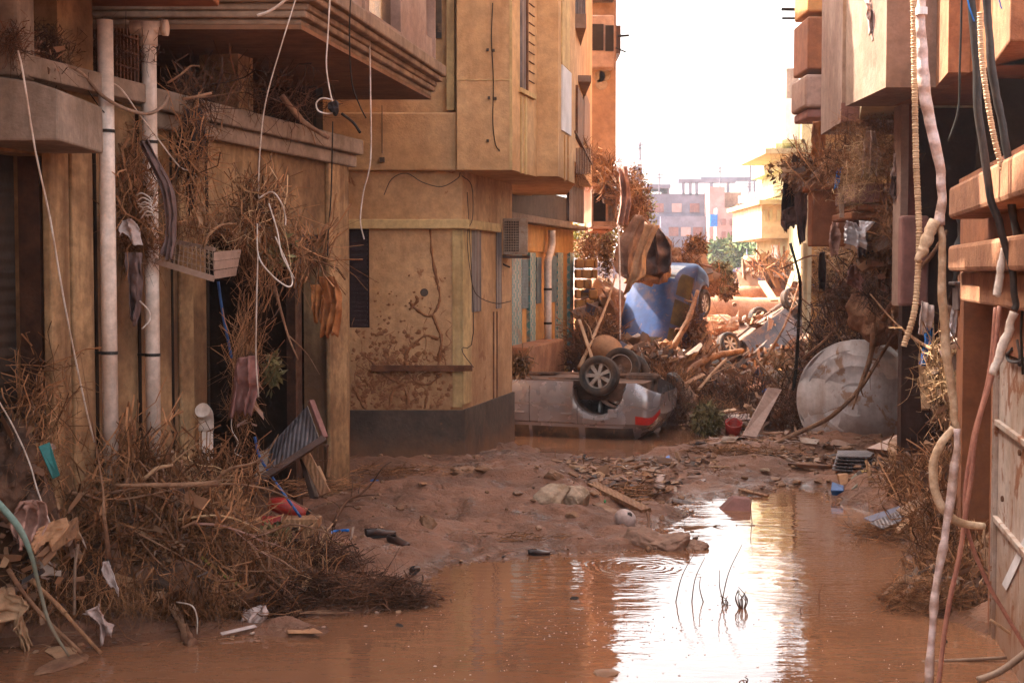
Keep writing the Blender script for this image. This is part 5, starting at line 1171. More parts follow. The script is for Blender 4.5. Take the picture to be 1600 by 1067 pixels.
rag('muddy_rag', [(368, 560, 11.9), (362, 600, 11.9), (358, 645, 11.9)], [(398, 555, 11.9), (402, 600, 11.9), (392, 650, 11.9)], 11.9, M['mauve'], 'dark red rag in the roots hanging before the doorway', folds=2, amp=.06, seed=9)
rag('pink_rag', [(30, 785, 9.25), (12, 810, 9.20), (25, 850, 9.15)], [(62, 780, 9.30), (72, 812, 9.25), (52, 860, 9.10)], 9.7, M['ragp'], 'muddy pink cloth draped over debris at the left edge', folds=3, amp=.08, seed=10)
rag('brown_paper', [(60, 825, 9.20), (52, 840, 9.15), (50, 856, 9.10)], [(102, 808, 9.30), (104, 825, 9.20), (78, 854, 9.10)], 9.7, M['card'], 'folded brown paper lying against the pink cloth', folds=.8, amp=.03, seed=11)
rag('white_rag', [(160, 878, 9.90), (160, 895, 9.90), (175, 918, 9.90)], [(170, 876, 9.90), (180, 900, 9.90), (186, 926, 9.90)], 10.4, M['ragw'], 'small white scrap hanging in the middle of the left heap', folds=1, amp=.02, seed=12)
rag('white_rag', [(128, 958, 9.70), (150, 968, 9.70), (158, 1003, 9.70)], [(158, 942, 9.70), (162, 965, 9.70), (178, 985, 9.70)], 10.2, M['ragw'], 'crumpled white cloth near the water under the left heap', folds=1.6, amp=.04, seed=13)
rag('pink_rag', [(280, 838, 10.8), (300, 870, 10.8), (325, 905, 10.8)], [(306, 842, 10.8), (330, 880, 10.8), (346, 910, 10.8)], 10.8, M['ragp'], 'long pink patterned cloth sloping down the right of the heap', folds=2, amp=.06, seed=14)
rag('white_rag', [(382, 952, 10.40), (380, 965, 10.30), (378, 985, 10.30)], [(418, 945, 10.40), (420, 960, 10.30), (398, 990, 10.30)], 10.9, M['ragw'], 'wet white plastic sheet at the tip of the left heap', folds=2, amp=.04, seed=15)
rag('brown_sack', [(-20, 925, 9.5), (-20, 960, 9.45), (-10, 990, 9.4)], [(8, 922, 9.6), (28, 950, 9.5), (20, 975, 9.4)], 9.5, M['tarpl'], 'rounded orange brown sack bulging at the bottom left edge', folds=.5, amp=.12, seed=16)
rag('brown_sack', [(10, 930, 9.7), (20, 975, 9.7), (32, 1010, 9.7)], [(22, 935, 9.7), (36, 980, 9.7), (50, 1015, 9.7)], 9.7, M['tarpl'], 'brown pleated cloth strip hanging into the water at the left', folds=3, amp=.05, seed=17)
rag('tan_cloth', [(310, 318, 11.6), (308, 335, 11.6), (312, 350, 11.6)], [(318, 315, 11.6), (322, 325, 11.6), (324, 346, 11.6)], 11.6, M['tarpl'], 'tiny tan scrap pinned above the wire basket', folds=1, amp=.02, seed=18)
rag('pale_cloth', [(192, 345, 10.85), (190, 358, 10.85), (194, 370, 10.85)], [(204, 342, 10.85), (214, 356, 10.85), (220, 378, 10.85)], 10.85, M['ragw'], 'mauve and white cloth wad in the roots between the pipes', folds=1.5, amp=.04, seed=19)
# band
cable('teal_band', [(-8, 780, 8.80), (28, 822, 8.85), (48, 865, 8.90), (62, 920, 9.00), (78, 975, 9.05), (108, 1025, 9.10)], [.022, .022, .015, .012, .012, .008], M['tealp'], label='pale teal strap running down over the heap to the water', cat='strap')
cable('grey_tube', [(122, 850, 9.80), (117, 890, 9.80), (116, 960, 9.80)], .011, M['cordg'], label='straight grey tube hanging in the dark gap of the heap', cat='tube')
board('teal_sheet', [(60, 697, 9.60), (78, 690, 9.65), (94, 742, 9.50), (82, 748, 9.50)], .01, M['teal'], 'torn teal plastic sheet standing behind the left heap', 'plastic sheet')
board('concrete_slab', [(22, 655, 10.2), (78, 652, 10.3), (82, 692, 10.3), (50, 696, 10.2)], .08, M['plinth'], 'grey concrete lump leaning in the garage opening', 'slab', bevel=.015)
board('tan_board', [(72, 838, 9.70), (122, 806, 9.80), (124, 836, 9.80), (82, 864, 9.70)], .02, M['wood'], 'tan board under the brown paper in the left heap')
# sticks
S = [('branch', [(48, 905, 9.40), (90, 945, 9.40), (125, 985, 9.45), (158, 1020, 9.50)], (.016, .013), 'wood', 'long tan branch slanting down to the water at the left', 1),
     ('branch', [(12, 888, 9.30), (40, 930, 9.30), (80, 975, 9.35), (128, 1020, 9.35)], (.016, .012), 'bark', 'brown branch bowed beside the teal strap', 2),
     ('branch', [(120, 520, 9.60), (158, 745, 9.90), (162, 800, 9.90), (170, 870, 10.00)], (.0, .02), 'bark', 'upright reddish branch in the middle of the left heap', 1),
     ('branch', [(180, 758, 10.20), (240, 758, 10.20), (300, 757, 10.30), (340, 755, 10.40)], (.014, .022), 'bark', 'horizontal frayed branch poking right out of the heap', 3),
     ('branch', [(225, 748, 10.40), (245, 732, 10.40), (262, 728, 10.40), (270, 726, 10.40)], (.016, .01), 'woodp', 'short pale forked stub above the horizontal branch', 1),
     ('branch', [(300, 818, 10.40), (340, 820, 10.40), (380, 832, 10.50), (410, 845, 10.60)], (.01, .008), 'ragp', 'thin pink root arching right of the heap', 4),
     ('branch', [(278, 812, 10.40), (330, 805, 10.40), (372, 812, 10.50), (404, 830, 10.60)], (.01, .006), 'twigl', 'pale thin root above the pink root', 3),
     ('branch', [(315, 870, 10.50), (345, 895, 10.50), (375, 915, 10.50), (396, 938, 10.50)], (.014, .013), 'leafy', 'greenish straight stick right of the pink cloth', 0),
     ('branch', [(268, 945, 10.20), (285, 975, 10.10), (295, 1005, 10.00), (302, 1008, 10.00)], (.03, .045), 'bark', 'split orange root ending at the waterline', 2),
     ('branch', [(438, 948, 11.40), (460, 932, 11.40), (480, 918, 11.40), (496, 912, 11.40)], (.026, .012), 'woodp', 'pale broken branch on the wet twig raft', 1),
     ('branch', [(486, 866, 13.0), (505, 838, 13.1), (520, 818, 13.2), (526, 812, 13.2)], (.008, .008), 'woodp', 'thin tan stick leaning above the mud bank', 0),
     ('branch', [(520, 822, 13.2), (530, 800, 13.3), (545, 780, 13.5), (565, 770, 13.6), (595, 740, 13.8)], (.02, .008), 'twigd', 'frayed brown stem leaning on the mud bank', 6),
     ('branch', [(425, 432, 12.2), (440, 490, 12.2), (452, 530, 12.2), (466, 562, 12.2)], (.015, .006), 'bark', 'thick mottled stem hanging below the root ball', 3),
     ('branch', [(318, 386, 11.5), (326, 368, 11.5), (345, 352, 11.6), (370, 350, 11.7)], (.012, .01), 'wood', 'bent tan branch over the wire basket', 3),
     ('branch', [(262, 130, 11.3), (285, 115, 11.3), (298, 104, 11.4), (312, 104, 11.4)], (.01, .006), 'bark', 'curved stick over the grey hose', 1),
     ('branch', [(285, 155, 11.3), (305, 152, 11.3), (330, 146, 11.4)], (.014, .012), 'bark', 'short brown stick lying on the lintel', 1),
     ('branch', [(440, 150, 13.2), (460, 175, 13.2), (480, 195, 13.2), (514, 216, 13.2)], (.03, .02), 'bark', 'broken root lying on the lintel near its end', 2)]
for nm, pts, r, mt, lb, fk in S: branch(nm, pts, r, M[mt], lb, forks=fk, seed=len(lb))
r9 = random.Random(12)
mb = MB()
for k in range(70):
    px = r9.uniform(60, 440); py = r9.uniform(700 + abs(px - 220) * .5, 930); Y = 10.15 + (px / 440) * .55; n_ = r9.randint(4, 6); pts = [P(px, py, Y)]; dx, dz = r9.uniform(-.16, .2), r9.uniform(-.2, .06)
    for q in range(n_): dx += r9.uniform(-.12, .12); dz += r9.uniform(-.1, .07); pts.append(pts[-1] + (dx * .8, r9.uniform(-.04, .04), dz * .8))
    pts = [p_ if p_[2] > .03 else p_ * (1, 1, 0) + (0, 0, .03) for p_ in pts]; mb.tube(pts, [r9.uniform(.006, .018), .003], 6, sm=4, wob=.15)
mb.build('thick_root_tangle', M['bark'], None, 'thick crooked muddy roots sprawling over the face of the left heap', 'roots', None, 'stuff', smooth=True)
mb = MB(); scraps(mb, 170, P(230, 860, 10.5), np.array([.75, .25, .5]), (.05, .16), 991, flat=0, thin=.03); scraps(mb, 60, P(420, 915, 11.1), np.array([.5, .2, .15]), (.04, .12), 992, flat=.4, thin=.03)
mb.build('bark_and_rag_flakes', M['junk'], None, 'bark plates, leaves and rag ends plastered on the left heap', 'flakes', None, 'stuff')
# wire basket with wooden end
def basket():
    a, b, c = P(243, 408, 11.2), P(335, 436, 11.2), P(376, 392, 11.6)
    t = thing('wire_basket', 'wire mesh basket with slatted wooden end hanging full of roots', 'basket', a)
    mb = MB(); mb.beam(a, b, .03, .045); mb.build('rail', M['pale'], t); mb = MB(); mb.beam(P(262, 375, 11.7), P(335, 390, 11.5), .03, .03); mb.build('rail', M['pale'], t)
    mb = MB()
    for i in range(14):
        f = i / 13; p = a * (1 - f) + b * f; q = P(250, 372, 11.5) * (1 - f) + P(332, 392, 11.4) * f; mb.tube([p, q], .003, 4)
    for j in range(5):
        f = (j + .5) / 5; mb.tube([a * (1 - f) + P(250, 372, 11.5) * f, b * (1 - f) + P(332, 392, 11.4) * f], .003, 4)
    mb.build('wire_mesh', M['cordg'], t)
    for k in range(3):
        y0 = 391 + k * 15; mb = MB(); p = [P(334 + k * .5, y0 + 3 - k * .5, 11.2), P(374 - k * 3, y0 - 1 - k, 11.5), P(372 - k * 3, y0 + 12 - k, 11.5), P(334, y0 + 17 - k, 11.2)]
        mb.prism(p, (.012, .02, 0)); mb.build('wooden_slat', M['pale'], t, bevel=.004)
basket()
# tipped cabinet
def cabinet():
    t = thing('broken_cabinet', 'broken dark cabinet with red brown rim tipped on one corner in the doorway', 'cabinet', P(410, 760, 12.3))
    A, Bp, Cp, D = P(310, 812, 11.9), P(508, 684, 12.4), P(486, 626, 12.6), P(400, 745, 12.8)
    mb = MB(); mb.prism([P(408, 752, 12.35), P(500, 690, 12.45), P(480, 634, 12.75), P(412, 706, 12.75)], (.0, .03, .0)); mb.build('panel', M['corr'], t)
    mb = MB(); mb.beam(A, Bp, .06, .045, (0, -1, .6)); mb.build('rim', M['woodd'], t, bevel=.006)
    mb = MB(); mb.beam(Bp, Cp, .05, .04); mb.build('rim', M['mauve'], t, bevel=.006)
    mb = MB(); mb.beam(P(406, 754, 12.34), P(412, 705, 12.6), .09, .03, (0, -1, .3)); mb.build('corner_block', M['grey'], t, bevel=.006)
    mb = MB(); mb.prism([P(322, 806, 12.0), P(400, 752, 12.3), P(398, 775, 12.35), P(330, 850, 12.05)], (0, .03, 0)); mb.build('side_board', M['woodd'], t)
cabinet()
board('wooden_drawer_front', [(465, 704, 12.9), (480, 700, 12.9), (516, 768, 12.8), (500, 775, 12.8)], .05, M['wood'], 'upright wooden crate side leaning by the doorway pillar', 'board')
board('wooden_drawer_front', [(465, 706, 12.95), (470, 704, 12.95), (492, 776, 12.85), (484, 778, 12.85)], .2, M['woodd'], 'dark side of the leaning wooden crate', 'board')
plank('wood_offcut', (516, 715, 13.0), (512, 745, 13.0), .03, .03, M['wood'], 'short upright slat against the doorway pillar')
plank('wood_offcut', (497, 728, 12.9), (508, 752, 12.9), .03, .02, M['woodp'], 'short pale slat between crate and pillar')
mb = MB()
for x in range(4): mb.beam(P(488 + x * 8, 695, 13.1), P(488 + x * 8, 742, 13.1), .012, .012)
mb.beam(P(486, 696, 13.1), P(514, 696, 13.1), .02, .02); mb.beam(P(486, 720, 13.1), P(514, 720, 13.1), .014, .014)
mb.build('small_iron_gate', M['rustd'], None, 'small rusty iron grid behind the wooden crate side', 'iron grid')
def redcan():
    t = thing('red_jerrycan', 'muddy red plastic canister lying on its side in front of the doorway', 'canister', P(445, 805, 12.3))
    mb = MB(); mb.tube([P(420, 786, 12.3), P(440, 790, 12.3), P(462, 798, 12.3), P(478, 803, 12.3)], [.05, .075, .07, .05], 14, sm=3); mb.build('body', M['red'], t, smooth=True)
    mb = MB(); mb.tube([P(478, 803, 12.3), P(485, 797, 12.3)], .022, 10); mb.build('cap', M['gap'], t)
redcan()
board('red_crate_side', [(408, 805, 12.2), (440, 806, 12.2), (432, 838, 12.1), (410, 832, 12.1)], .08, M['red'], 'red crate side half buried below the red canister', 'crate side')
mb = MB(); a = P(440, 812, 12.0); mb.box(a[0], P(498, 812, 12.0)[0], 12.0, 12.2, P(0, 824, 12.0)[2], P(0, 811, 12)[2]); mb.box(P(463, 0, 12)[0], P(487, 0, 12)[0], 12.02, 12.16, P(0, 850, 12)[2], P(0, 824, 12)[2])
mb.build('wooden_tee_block', M['wood'], None, 'T shaped wooden block on the mud below the canister', 'wood block', bevel=.006)
cable('blue_hose', [(398, 682, 12.2), (405, 712, 12.2), (425, 745, 12.2), (447, 776, 12.15), (470, 808, 12.1)], .012, M['blue'], label='blue hose curving past the broken cabinet to the mud', cat='hose')
cable('blue_hose', [(341, 440, 12.3), (348, 490, 12.3), (358, 540, 12.3), (362, 560, 12.3)], .012, M['blue'], label='dark blue hose hanging in the black doorway', cat='hose')
cable('blue_hose', [(512, 838, 13.3), (522, 832, 13.3), (545, 830, 13.4)], .014, M['blueb'], label='short blue plastic piece on the mud bank', cat='plastic piece')
# shoes
def shoe(name, px, py, yaw, lab, sc=1.0, mat='shoe'):
    p = Gm(px, py); Mw = Matrix.Translation(tuple(p)) @ Matrix.Rotation(yaw, 4, 'Z') @ Matrix.Scale(sc, 4); secs = []
    for x, w, h, z in ((-.13, .02, .05, .03), (-.12, .035, .075, .0), (-.08, .04, .085, 0), (-.03, .036, .075, 0), (.02, .042, .06, 0), (.07, .048, .05, 0), (.11, .04, .042, 0), (.135, .018, .03, .01)):
        secs.append([(x, w * math.cos(a), z + h / 2 + h / 2 * math.sin(a)) for a in np.linspace(0, 2 * PI, 14, endpoint=False)])
    t = thing(name, lab, 'shoe', M=Mw)
    mb = MB(); A = np.array(secs); n = 14
    mb.add(A.reshape(-1, 3), [(i * n + k, i * n + (k + 1) % n, (i + 1) * n + (k + 1) % n, (i + 1) * n + k) for i in range(7) for k in range(n) if not (i < 3 and 2 <= k <= 4)] + [tuple(range(n))[::-1], tuple(range(7 * n, 8 * n))])
    mb.build('upper', M[mat], t, local=True, smooth=True, sub=1, solid=.006)
    mb = MB(); mb.prism([(x, y, -.004) for x, y in ((-.13, -.02), (-.1, -.037), (0, -.036), (.07, -.046), (.12, -.03), (.14, 0), (.12, .03), (.07, .046), (0, .036), (-.1, .037), (-.13, .02))], (0, 0, .014)); mb.build('sole', M['black'], t, local=True)
shoe('black_shoe', 594, 838, R(25), 'black shoe on the mud bank pointing to the left doorway', 1.15)
shoe('black_shoe', 622, 852, R(-50), 'black shoe on the mud bank nearest the water, toe towards the viewer', 1.15)
shoe('black_shoe', 648, 893, R(80), 'small black shoe stuck upright at the water edge', .8)
shoe('black_slipper', 842, 867, R(10), 'black slipper floating at the mud edge', .8)
for i, (px, py, sx, lb) in enumerate(((625, 977, .045, 'small dark lump floating left in the brown water'), (898, 935, .05, 'small dark lump floating by the white reflection'), (735, 1003, .03, 'tiny dark speck in the lower right water'), (950, 1050, .12, 'flat brown scum patch floating in front of the reflection'))):
    px = 1476 if i == 2 else px; p = G(px, py, 0); mb = MB(); chunk(mb, (p[0], p[1], 0), (sx, sx * .8, .018), i + 3, .6); mb.build('floating_lump', M['mudrock'] if i > 2 else M['gap'], None, lb, 'floating debris')
for px, py, w, lb in ((95, 1038, .26, 'flat bark slab floating at the bottom left'), (100, 1020, .2, 'pale wooden slab washed against the left heap')):
    p = G(px, py, 0); mb = MB(); chunk(mb, (p[0], p[1], .005), (w, .12, .025), px, .5); mb.build('floating_bark', M['bark'] if w > .22 else M['woodp'], None, lb, 'bark')
# white boards at tip of the heap
plank('white_plastic_strip', (345, 990, 10.00), (400, 980, 10.20), .04, .01, M['ragw'], 'white plastic slat at the tip of the left heap')
board('brown_cardboard', [(440, 968, 10.30), (455, 966, 10.40), (505, 990, 10.00), (450, 990, 10.00)], .01, M['card'], 'wet cardboard flap at the water edge by the twig raft', 'cardboard')
mb = MB(); chunk(mb, P(462, 872, 12.10), (.05, .05, .07), 4, .6); mb.build('green_bottle_scrap', M['leafy'], None, 'yellow green plastic scrap on the twig raft', 'plastic scrap', smooth=True)

# ------------------------------------------------------------------ middle of the street
def boulder(name, px, py, Y, s, mat, lb, seed, cat='stone'):
    p = PG(px, py, Y); mb = MB(); fine(mb, p, s, seed); return mb.build(name, M[mat], None, lb, cat, smooth=True)
boulder('pale_boulder', 858, 778, 16.1, (.24, .25, .17), 'stone', 'large pale stone half sunk in the mud bank, left of the pair', 11)
boulder('pale_boulder', 900, 784, 15.9, (.18, .22, .16), 'stone', 'smaller pale stone beside the large one, its right neighbour', 12)
boulder('brown_rock', 866, 745, 17.4, (.12, .1, .09), 'mudrock', 'brown rock at the mud bank left of the pale stones', 13)
boulder('brown_rock', 838, 706, 20.6, (.08, .08, .07), 'mudrock', 'little cone of mud in front of the silver car', 14)
boulder('brown_brick', 668, 822, 14.2, (.1, .1, .1), 'mudrock', 'square muddy brick behind the black shoes', 15, 'brick')
boulder('mud_mound', 722, 738, 17.3, (.2, .15, .07), 'mudrock', 'low mud mound in front of the yellow corner', 16, 'mud')
boulder('mud_mound', 760, 737, 17.5, (.14, .12, .06), 'mudrock', 'smaller greenish mud mound right of the low mound', 17, 'mud')
# helmet like ball
def ball():
    c = PG(977, 822, 15.1) + (0, 0, .06); t = thing('dented_football', 'dirty white ball with dark patches at the mud tip by the water', 'ball', c)
    mb = MB(); import bmesh
    pr = [(.115 * math.sin(a), .115 * math.cos(a) * .85) for a in np.linspace(.01, PI - .01, 16)]
    mb.lathe(pr, 24, Matrix.Translation(c) @ Matrix.Rotation(.5, 4, 'Y')); mb.build('shell', M['ragw'], t, smooth=True)
    for a, b in ((-.5, -.3), (.8, -.4), (.4, .5)):
        d = Vector((math.sin(a) * .8, -.6, math.sin(b))).normalized(); mb = MB()
        mb.lathe([(.001, .117), (.03, .113), (.036, .105)], 6, Matrix.Translation(c) @ d.to_track_quat('Z', 'Y').to_matrix().to_4x4() @ Matrix.Scale(.93, 4)); mb.build('dark_patch', M['black'], t)
ball()
def sack():
    mb = MB(); p = G(1028, 856); 
    for q, (dx, dy, sx, sy, sz) in enumerate(((-.12, .1, .28, .2, .17), (.16, .05, .25, .2, .15), (.33, .0, .14, .12, .09))): fine(mb, (p[0] + dx, p[1] + dy, .0), (sx, sy, sz), 40 + q, 1.6)
    mb.build('muddy_sack', M['tarp'], None, 'muddy pinkish sack lying in the water at the mud tip', 'sack', smooth=True)
    branch('stake', [(1012, 800, 14.0), (1014, 820, 13.8), (1010, 848, 13.7), (1014, 862, 13.6)], (.015, .02), M['bark'], 'short dark stake poking up beside the muddy sack', forks=1, seed=3)
sack()
B_ = [(925, 758, 16.6, 1010, 800, 15.6, .12, .05, 'wood', 'long brown plank sloping from the pale stones to the ball'),
      (932, 790, 15.8, 985, 815, 15.2, .1, .04, 'mudrock', 'dark muddy plank under the long brown plank'),
      (965, 735, 17.8, 1025, 760, 17.0, .12, .05, 'bark', 'muddy beam lying behind the pale stones'),
      (1050, 785, 16.2, 1092, 792, 15.9, .1, .05, 'woodd', 'dark plank end at the water by the channel'),
      (1080, 730, 19.4, 1140, 731, 19.4, .02, .02, 'woodp', 'thin pale stick lying on the orange sand heap'),
      (1155, 766, 16.8, 1200, 775, 16.3, .05, .03, 'wood', 'small brown plank at the far water edge'),
      (920, 720, 19.4, 985, 742, 18.2, .08, .03, 'woodp', 'pale thin board across the litter behind the stones')]
for x0, y0, a, x1, y1, b, w, t_, mt, lb in B_:
    plank('plank' if 'plank' in lb else 'beam', (x0, y0, a), (x1, y1, b), w, t_, M[mt], lb)
plank('floating_pole', (1175, 822, 14.55), (1350, 839, 13.95), .035, .03, M['woodd'], 'long dark pole floating across the white reflection', 'pole')
branch('floating_branch', [(1070, 826, 14.4), (1110, 824, 14.45), (1150, 823, 14.5), (1180, 822, 14.5)], (.02, .015), M['bark'], 'ragged dark branch floating left of the long pole', forks=5, seed=9, flen=.12)
mb = MB(); p = G(1145, 797); mb.prism([(p[0] - .15, p[1], -.02), (p[0] + .18, p[1] - .1, -.02), (p[0] + .2, p[1], .12), (p[0] + .02, p[1] + .05, .13)], (0, .18, 0)); mb.build('floating_box', M['mauve'], None, 'tilted pinkish box sunk in the channel', 'box', bevel=.01)
cable('green_straw', [(948, 750, 16.4), (947, 768, 16.2), (945, 786, 16.1)], .011, M['green'], label='bright green tube sticking out of the mud by the stones', cat='tube', n=6)
board('blue_sheet', [(1025, 722, 18.9), (1046, 712, 19.2), (1048, 722, 18.9), (1032, 734, 18.4)], .01, M['blueb'], 'small blue plastic sheet on the litter behind the stones', 'plastic sheet')
board('mauve_board', [(1010, 742, 18.0), (1040, 742, 18.0), (1034, 756, 17.5), (1008, 754, 17.5)], .02, M['laminate'], 'flat pinkish board among the channel litter')
mb = MB(); mb.tube([P(1024, 744, 17.9), P(1040, 748, 17.8), P(1058, 752, 17.7)], [.03, .055, .03], 12, sm=3); mb.build('orange_bottle', M['rago'], None, 'orange plastic bottle lying in the litter', 'bottle', smooth=True)
for i, (x, y, Yd) in enumerate(((650, 735, 17), (660, 757, 15.8), (585, 752, 15.4), (790, 800, 15.3), (998, 722, 19.6), (1075, 745, 18.4), (1100, 752, 17.8))):
    p = Gm(x, y); mb = MB(); chunk(mb, p + (0, 0, .01), (.05, .05, .02), i + 60, 1.5); mb.build('litter_scrap', (M['ragw'], M['card'], M['blueb'], M['red'], M['ragw'], M['card'], M['ragw'])[i], None, ('pale scrap in the mud below the band course', 'brown scrap on the mud bank', 'blue scrap beside the doorway pillar', 'red scrap in the middle of the mud bank', 'white scrap at the near side of the channel', 'brown scrap on the orange sand heap', 'white scrap at the foot of the orange sand heap')[i], 'litter')
# scum and litter along the wet edge and adrift on the water
def edge_litter():
    r7 = np.random.default_rng(5); mb = MB(); pts = []
    for pg, rng_ in ((POOLS[0], range(0, len(POOLS[0]) - 5)), (POOLS[1], range(len(POOLS[1])))):
        for i in rng_:
            a, b = pg[i], pg[(i + 1) % len(pg)]; m = int(np.linalg.norm(b - a) * 16)
            for _ in range(m): pts.append(a + (b - a) * r7.random() + r7.normal(size=2) * (.07, .09))
    for p in pts:
        z = max(0.004, ghs(p[0], p[1]) + .004); s = r7.uniform(.006, .04)
        if r7.random() < .5: chunk(mb, (p[0], p[1], z), (s, s * .7, s * .35), int(r7.integers(9999)))
        else:
            a = r7.uniform(0, 6.28); l = r7.uniform(.03, .16); mb.tube([(p[0], p[1], z), (p[0] + l * math.cos(a) * .5, p[1] + l * math.sin(a) * .5, z + .012), (p[0] + l * math.cos(a), p[1] + l * math.sin(a), z)], [.004, .002], 4)
    mb.build('wet_edge_litter', M['junk'], None, 'crumbs, chips and short twigs lining the wet edge of the flood water', 'litter', None, 'stuff')
    mb = MB()
    for i in range(330):
        px = r7.uniform(560, 1430); py = r7.uniform(880, 1066) if i % 3 else r7.normal(985, 14)
        if i % 3 == 0: px = r7.normal(930, 60)
        p = G(px, py); s = r7.uniform(.002, .007) * (2.2 if r7.random() < .08 else 1); mb.lathe([(s, .001), (s * .6, .004), (.0005, .005)], 6, Matrix.Translation(p))
    mb.build('foam_specks', M['ragw'], None, 'tiny pale foam specks drifting on the brown water', 'foam', None, 'stuff')
edge_litter()
# twigs standing in water
def watertwig(px, py, top, lb, n=1, seed=0):
    mb = MB(); rr = random.Random(seed); p = G(px, py)
    for k in range(n):
        a = P(px + (top[0] - px) * rr.uniform(.6, 1) + rr.uniform(-8, 8) * (n > 1), top[1] + rr.uniform(0, 20) * (n > 1), p[1]); m = (p + a) / 2 + (rr.uniform(-.05, .05), 0, 0)
        mb.tube([p - (0, 0, .05), m, a], [.0055, .0025], 5, sm=5)
    mb.build('twig', M['twigd'], None, lb, 'twig', smooth=True)
for a in ((1054, 940, (1088, 862), 'thin bowed twig standing in the white reflection, leftmost of the bare ones'), (1080, 940, (1103, 870), 'second thin bowed twig in the white reflection'), (1102, 940, (1094, 900), 'short leaning twig next to the bowed twigs'), (1126, 942, (1162, 850), 'longest leaning twig in the white reflection'), (1134, 944, (1124, 890), 'straight twig crossing the longest leaning twig'),
          (1282, 945, (1287, 912), 'short dark twig in the right ripples'), (1256, 958, (1255, 948), 'tiny twig stub beside the short dark twig'), (1176, 816, (1178, 766), 'thin reed rising by the floating pole')): watertwig(*a)
watertwig(1160, 950, (1160, 912), 'dark bushy tuft standing in the white reflection', 10, 4)
watertwig(1132, 945, (1130, 930), 'small tuft at the foot of the crossing twigs', 7, 5)
watertwig(1158, 1068, (1160, 1052), 'little tuft at the bottom edge of the water', 6, 6)
# ------------------------------------------------------------------ right side debris
def tank():
    c = P(1336, 624, 20.2); ax = Vector((-.42, -.9, .04)).normalized()      # front face normal
    Mw = Matrix.Translation(c) @ ax.to_track_quat('Z', 'Y').to_matrix().to_4x4()
    t = thing('round_water_tank', 'big round galvanised tank lying on its side with ringed dented lid', 'tank', c)
    r = .84; prof = [(.001, 0), (.16, .0)]
    for a in (.22, .46, .68): prof += [(a, 0), (a + .014, .007), (a + .026, .007), (a + .04, 0)]
    prof += [(r - .03, .0), (r - .01, .018), (r, .01)]
    mb = MB(); n = 96; mb.lathe(prof, n, None); V = np.vstack(mb.v); V[:, 2] += .035 * vnoise(V[:, 0] * 2.2, V[:, 1] * 2.2, 0, 4) + .012 * vnoise(V[:, 0] * 6, V[:, 1] * 6, 0, 5) ; mb.v = [tf(Mw, V)]
    mb.build('lid', M['tank'], t, smooth=True)
    prof = [(r, .01)]
    for z in (-.1, -.28, -.46, -.64, -.82, -1.0): prof += [(r - .005, z), (r + .012, z - .012), (r + .012, z - .03), (r - .005, z - .042)]
    prof += [(r - .01, -1.12), (.001, -1.14)]
    mb = MB(); mb.lathe(prof, n, Mw); mb.build('drum', M['tank'], t, smooth=True)
tank()
heap('right_root_wall', 'dense wall of dark roots and branches behind the round tank', [
    (1360, 480, 20.9, (.8, .4, .5), 900, T1), (1390, 530, 21.4, (.7, .3, .6), 700, T1), (1360, 470, 20.6, (.8, .4, .4), 200, T3), (1300, 560, 22.3, (.6, .5, .4), 350, T3), (1250, 620, 22.5, (.4, .6, .3), 260, T3), (1385, 440, 18.6, (.4, .5, .5), 420, T1), (1200, 640, 23.0, (.5, .6, .3), 350, T1), (1240, 650, 21.8, (.35, .4, .35), 300, T1), (1380, 440, 18.6, (.45, .5, .6), 120, T3),
    (1485, 620, 14.5, (.15, .4, .9), 260, T1), (1440, 490, 16.5, (.3, .5, .35), 300, T1), (1290, 520, 22, (.5, .5, .25), 120, T3)], M['twigd'])
core('right_root_core', 'dark earth mass behind the roots and the round tank', [(1400, 480, 19.6, (.6, .5, .5)), (1250, 620, 23.2, (.5, .4, .35)), (1500, 580, 15.2, (.2, .4, .8)), (1400, 420, 19.8, (.35, .4, .4))], 'bark')
heap('right_bank_roots', 'roots and wet twigs on the mud bank by the steel door', [
    (1500, 900, 11.3, (.4, .4, .22), 600, T1), (1470, 940, 10.9, (.5, .3, .15), 900, dict(length=(.2, .6), r=(.002, .006), down=0, bend=.4, flat=.5)), (1500, 760, 13.4, (.4, .6, .25), 700, T1), (1380, 830, 13.8, (.4, .4, .06), 250, dict(length=(.15, .5), r=(.003, .006), down=0, bend=.3, flat=.8)), (1480, 820, 12.6, (.35, .5, .35), 700, T1), (1440, 760, 14.5, (.4, .5, .15), 500, T1)], M['twig'])
heap('debris_on_far_balcony', 'matted straw, roots and twigs piled on the right balcony parapet', [
    (1370, 250, 16.5, (.35, .4, .3), 700, T2), (1330, 265, 17.0, (.35, .4, .25), 450, T1), (1285, 262, 20.0, (.5, .4, .18), 450, T1), (1245, 290, 21.5, (.22, .3, .22), 260, T1), (1320, 270, 17.5, (.6, .4, .2), 60, T3), (1400, 240, 15.8, (.15, .2, .4), 400, T2), (1370, 390, 17.2, (.3, .3, .4), 350, T1), (1330, 210, 16.9, (.2, .2, .3), 250, T2), (1370, 200, 16.4, (.3, .2, .15), 250, T2), (1400, 340, 16.0, (.2, .2, .5), 300, T1)], M['twig'])
heap('pale_straw_on_balcony', 'pale straw hanging over the right balcony parapet', [(1360, 260, 16.2, (.35, .3, .35), 420, T2), (1330, 300, 16.0, (.15, .2, .25), 200, T2), (1250, 240, 21, (.4, .3, .2), 150, T2), (1310, 430, 24.5, (.5, .4, .7), 900, dict(length=(.2, .7), r=(.006, .014), down=.3, bend=.5)), (1480, 600, 14.0, (.25, .3, .5), 200, T1)], M['twigl'])
mb = MB(); leaves(mb, 1500, P(1310, 430, 24.6), np.array([.55, .3, .6]), (.02, .06), 21); leaves(mb, 260, P(1245, 265, 21), np.array([.5, .3, .2]), (.03, .07), 22); leaves(mb, 300, P(1230, 570, 23), np.array([.5, .4, .3]), (.03, .07), 23)
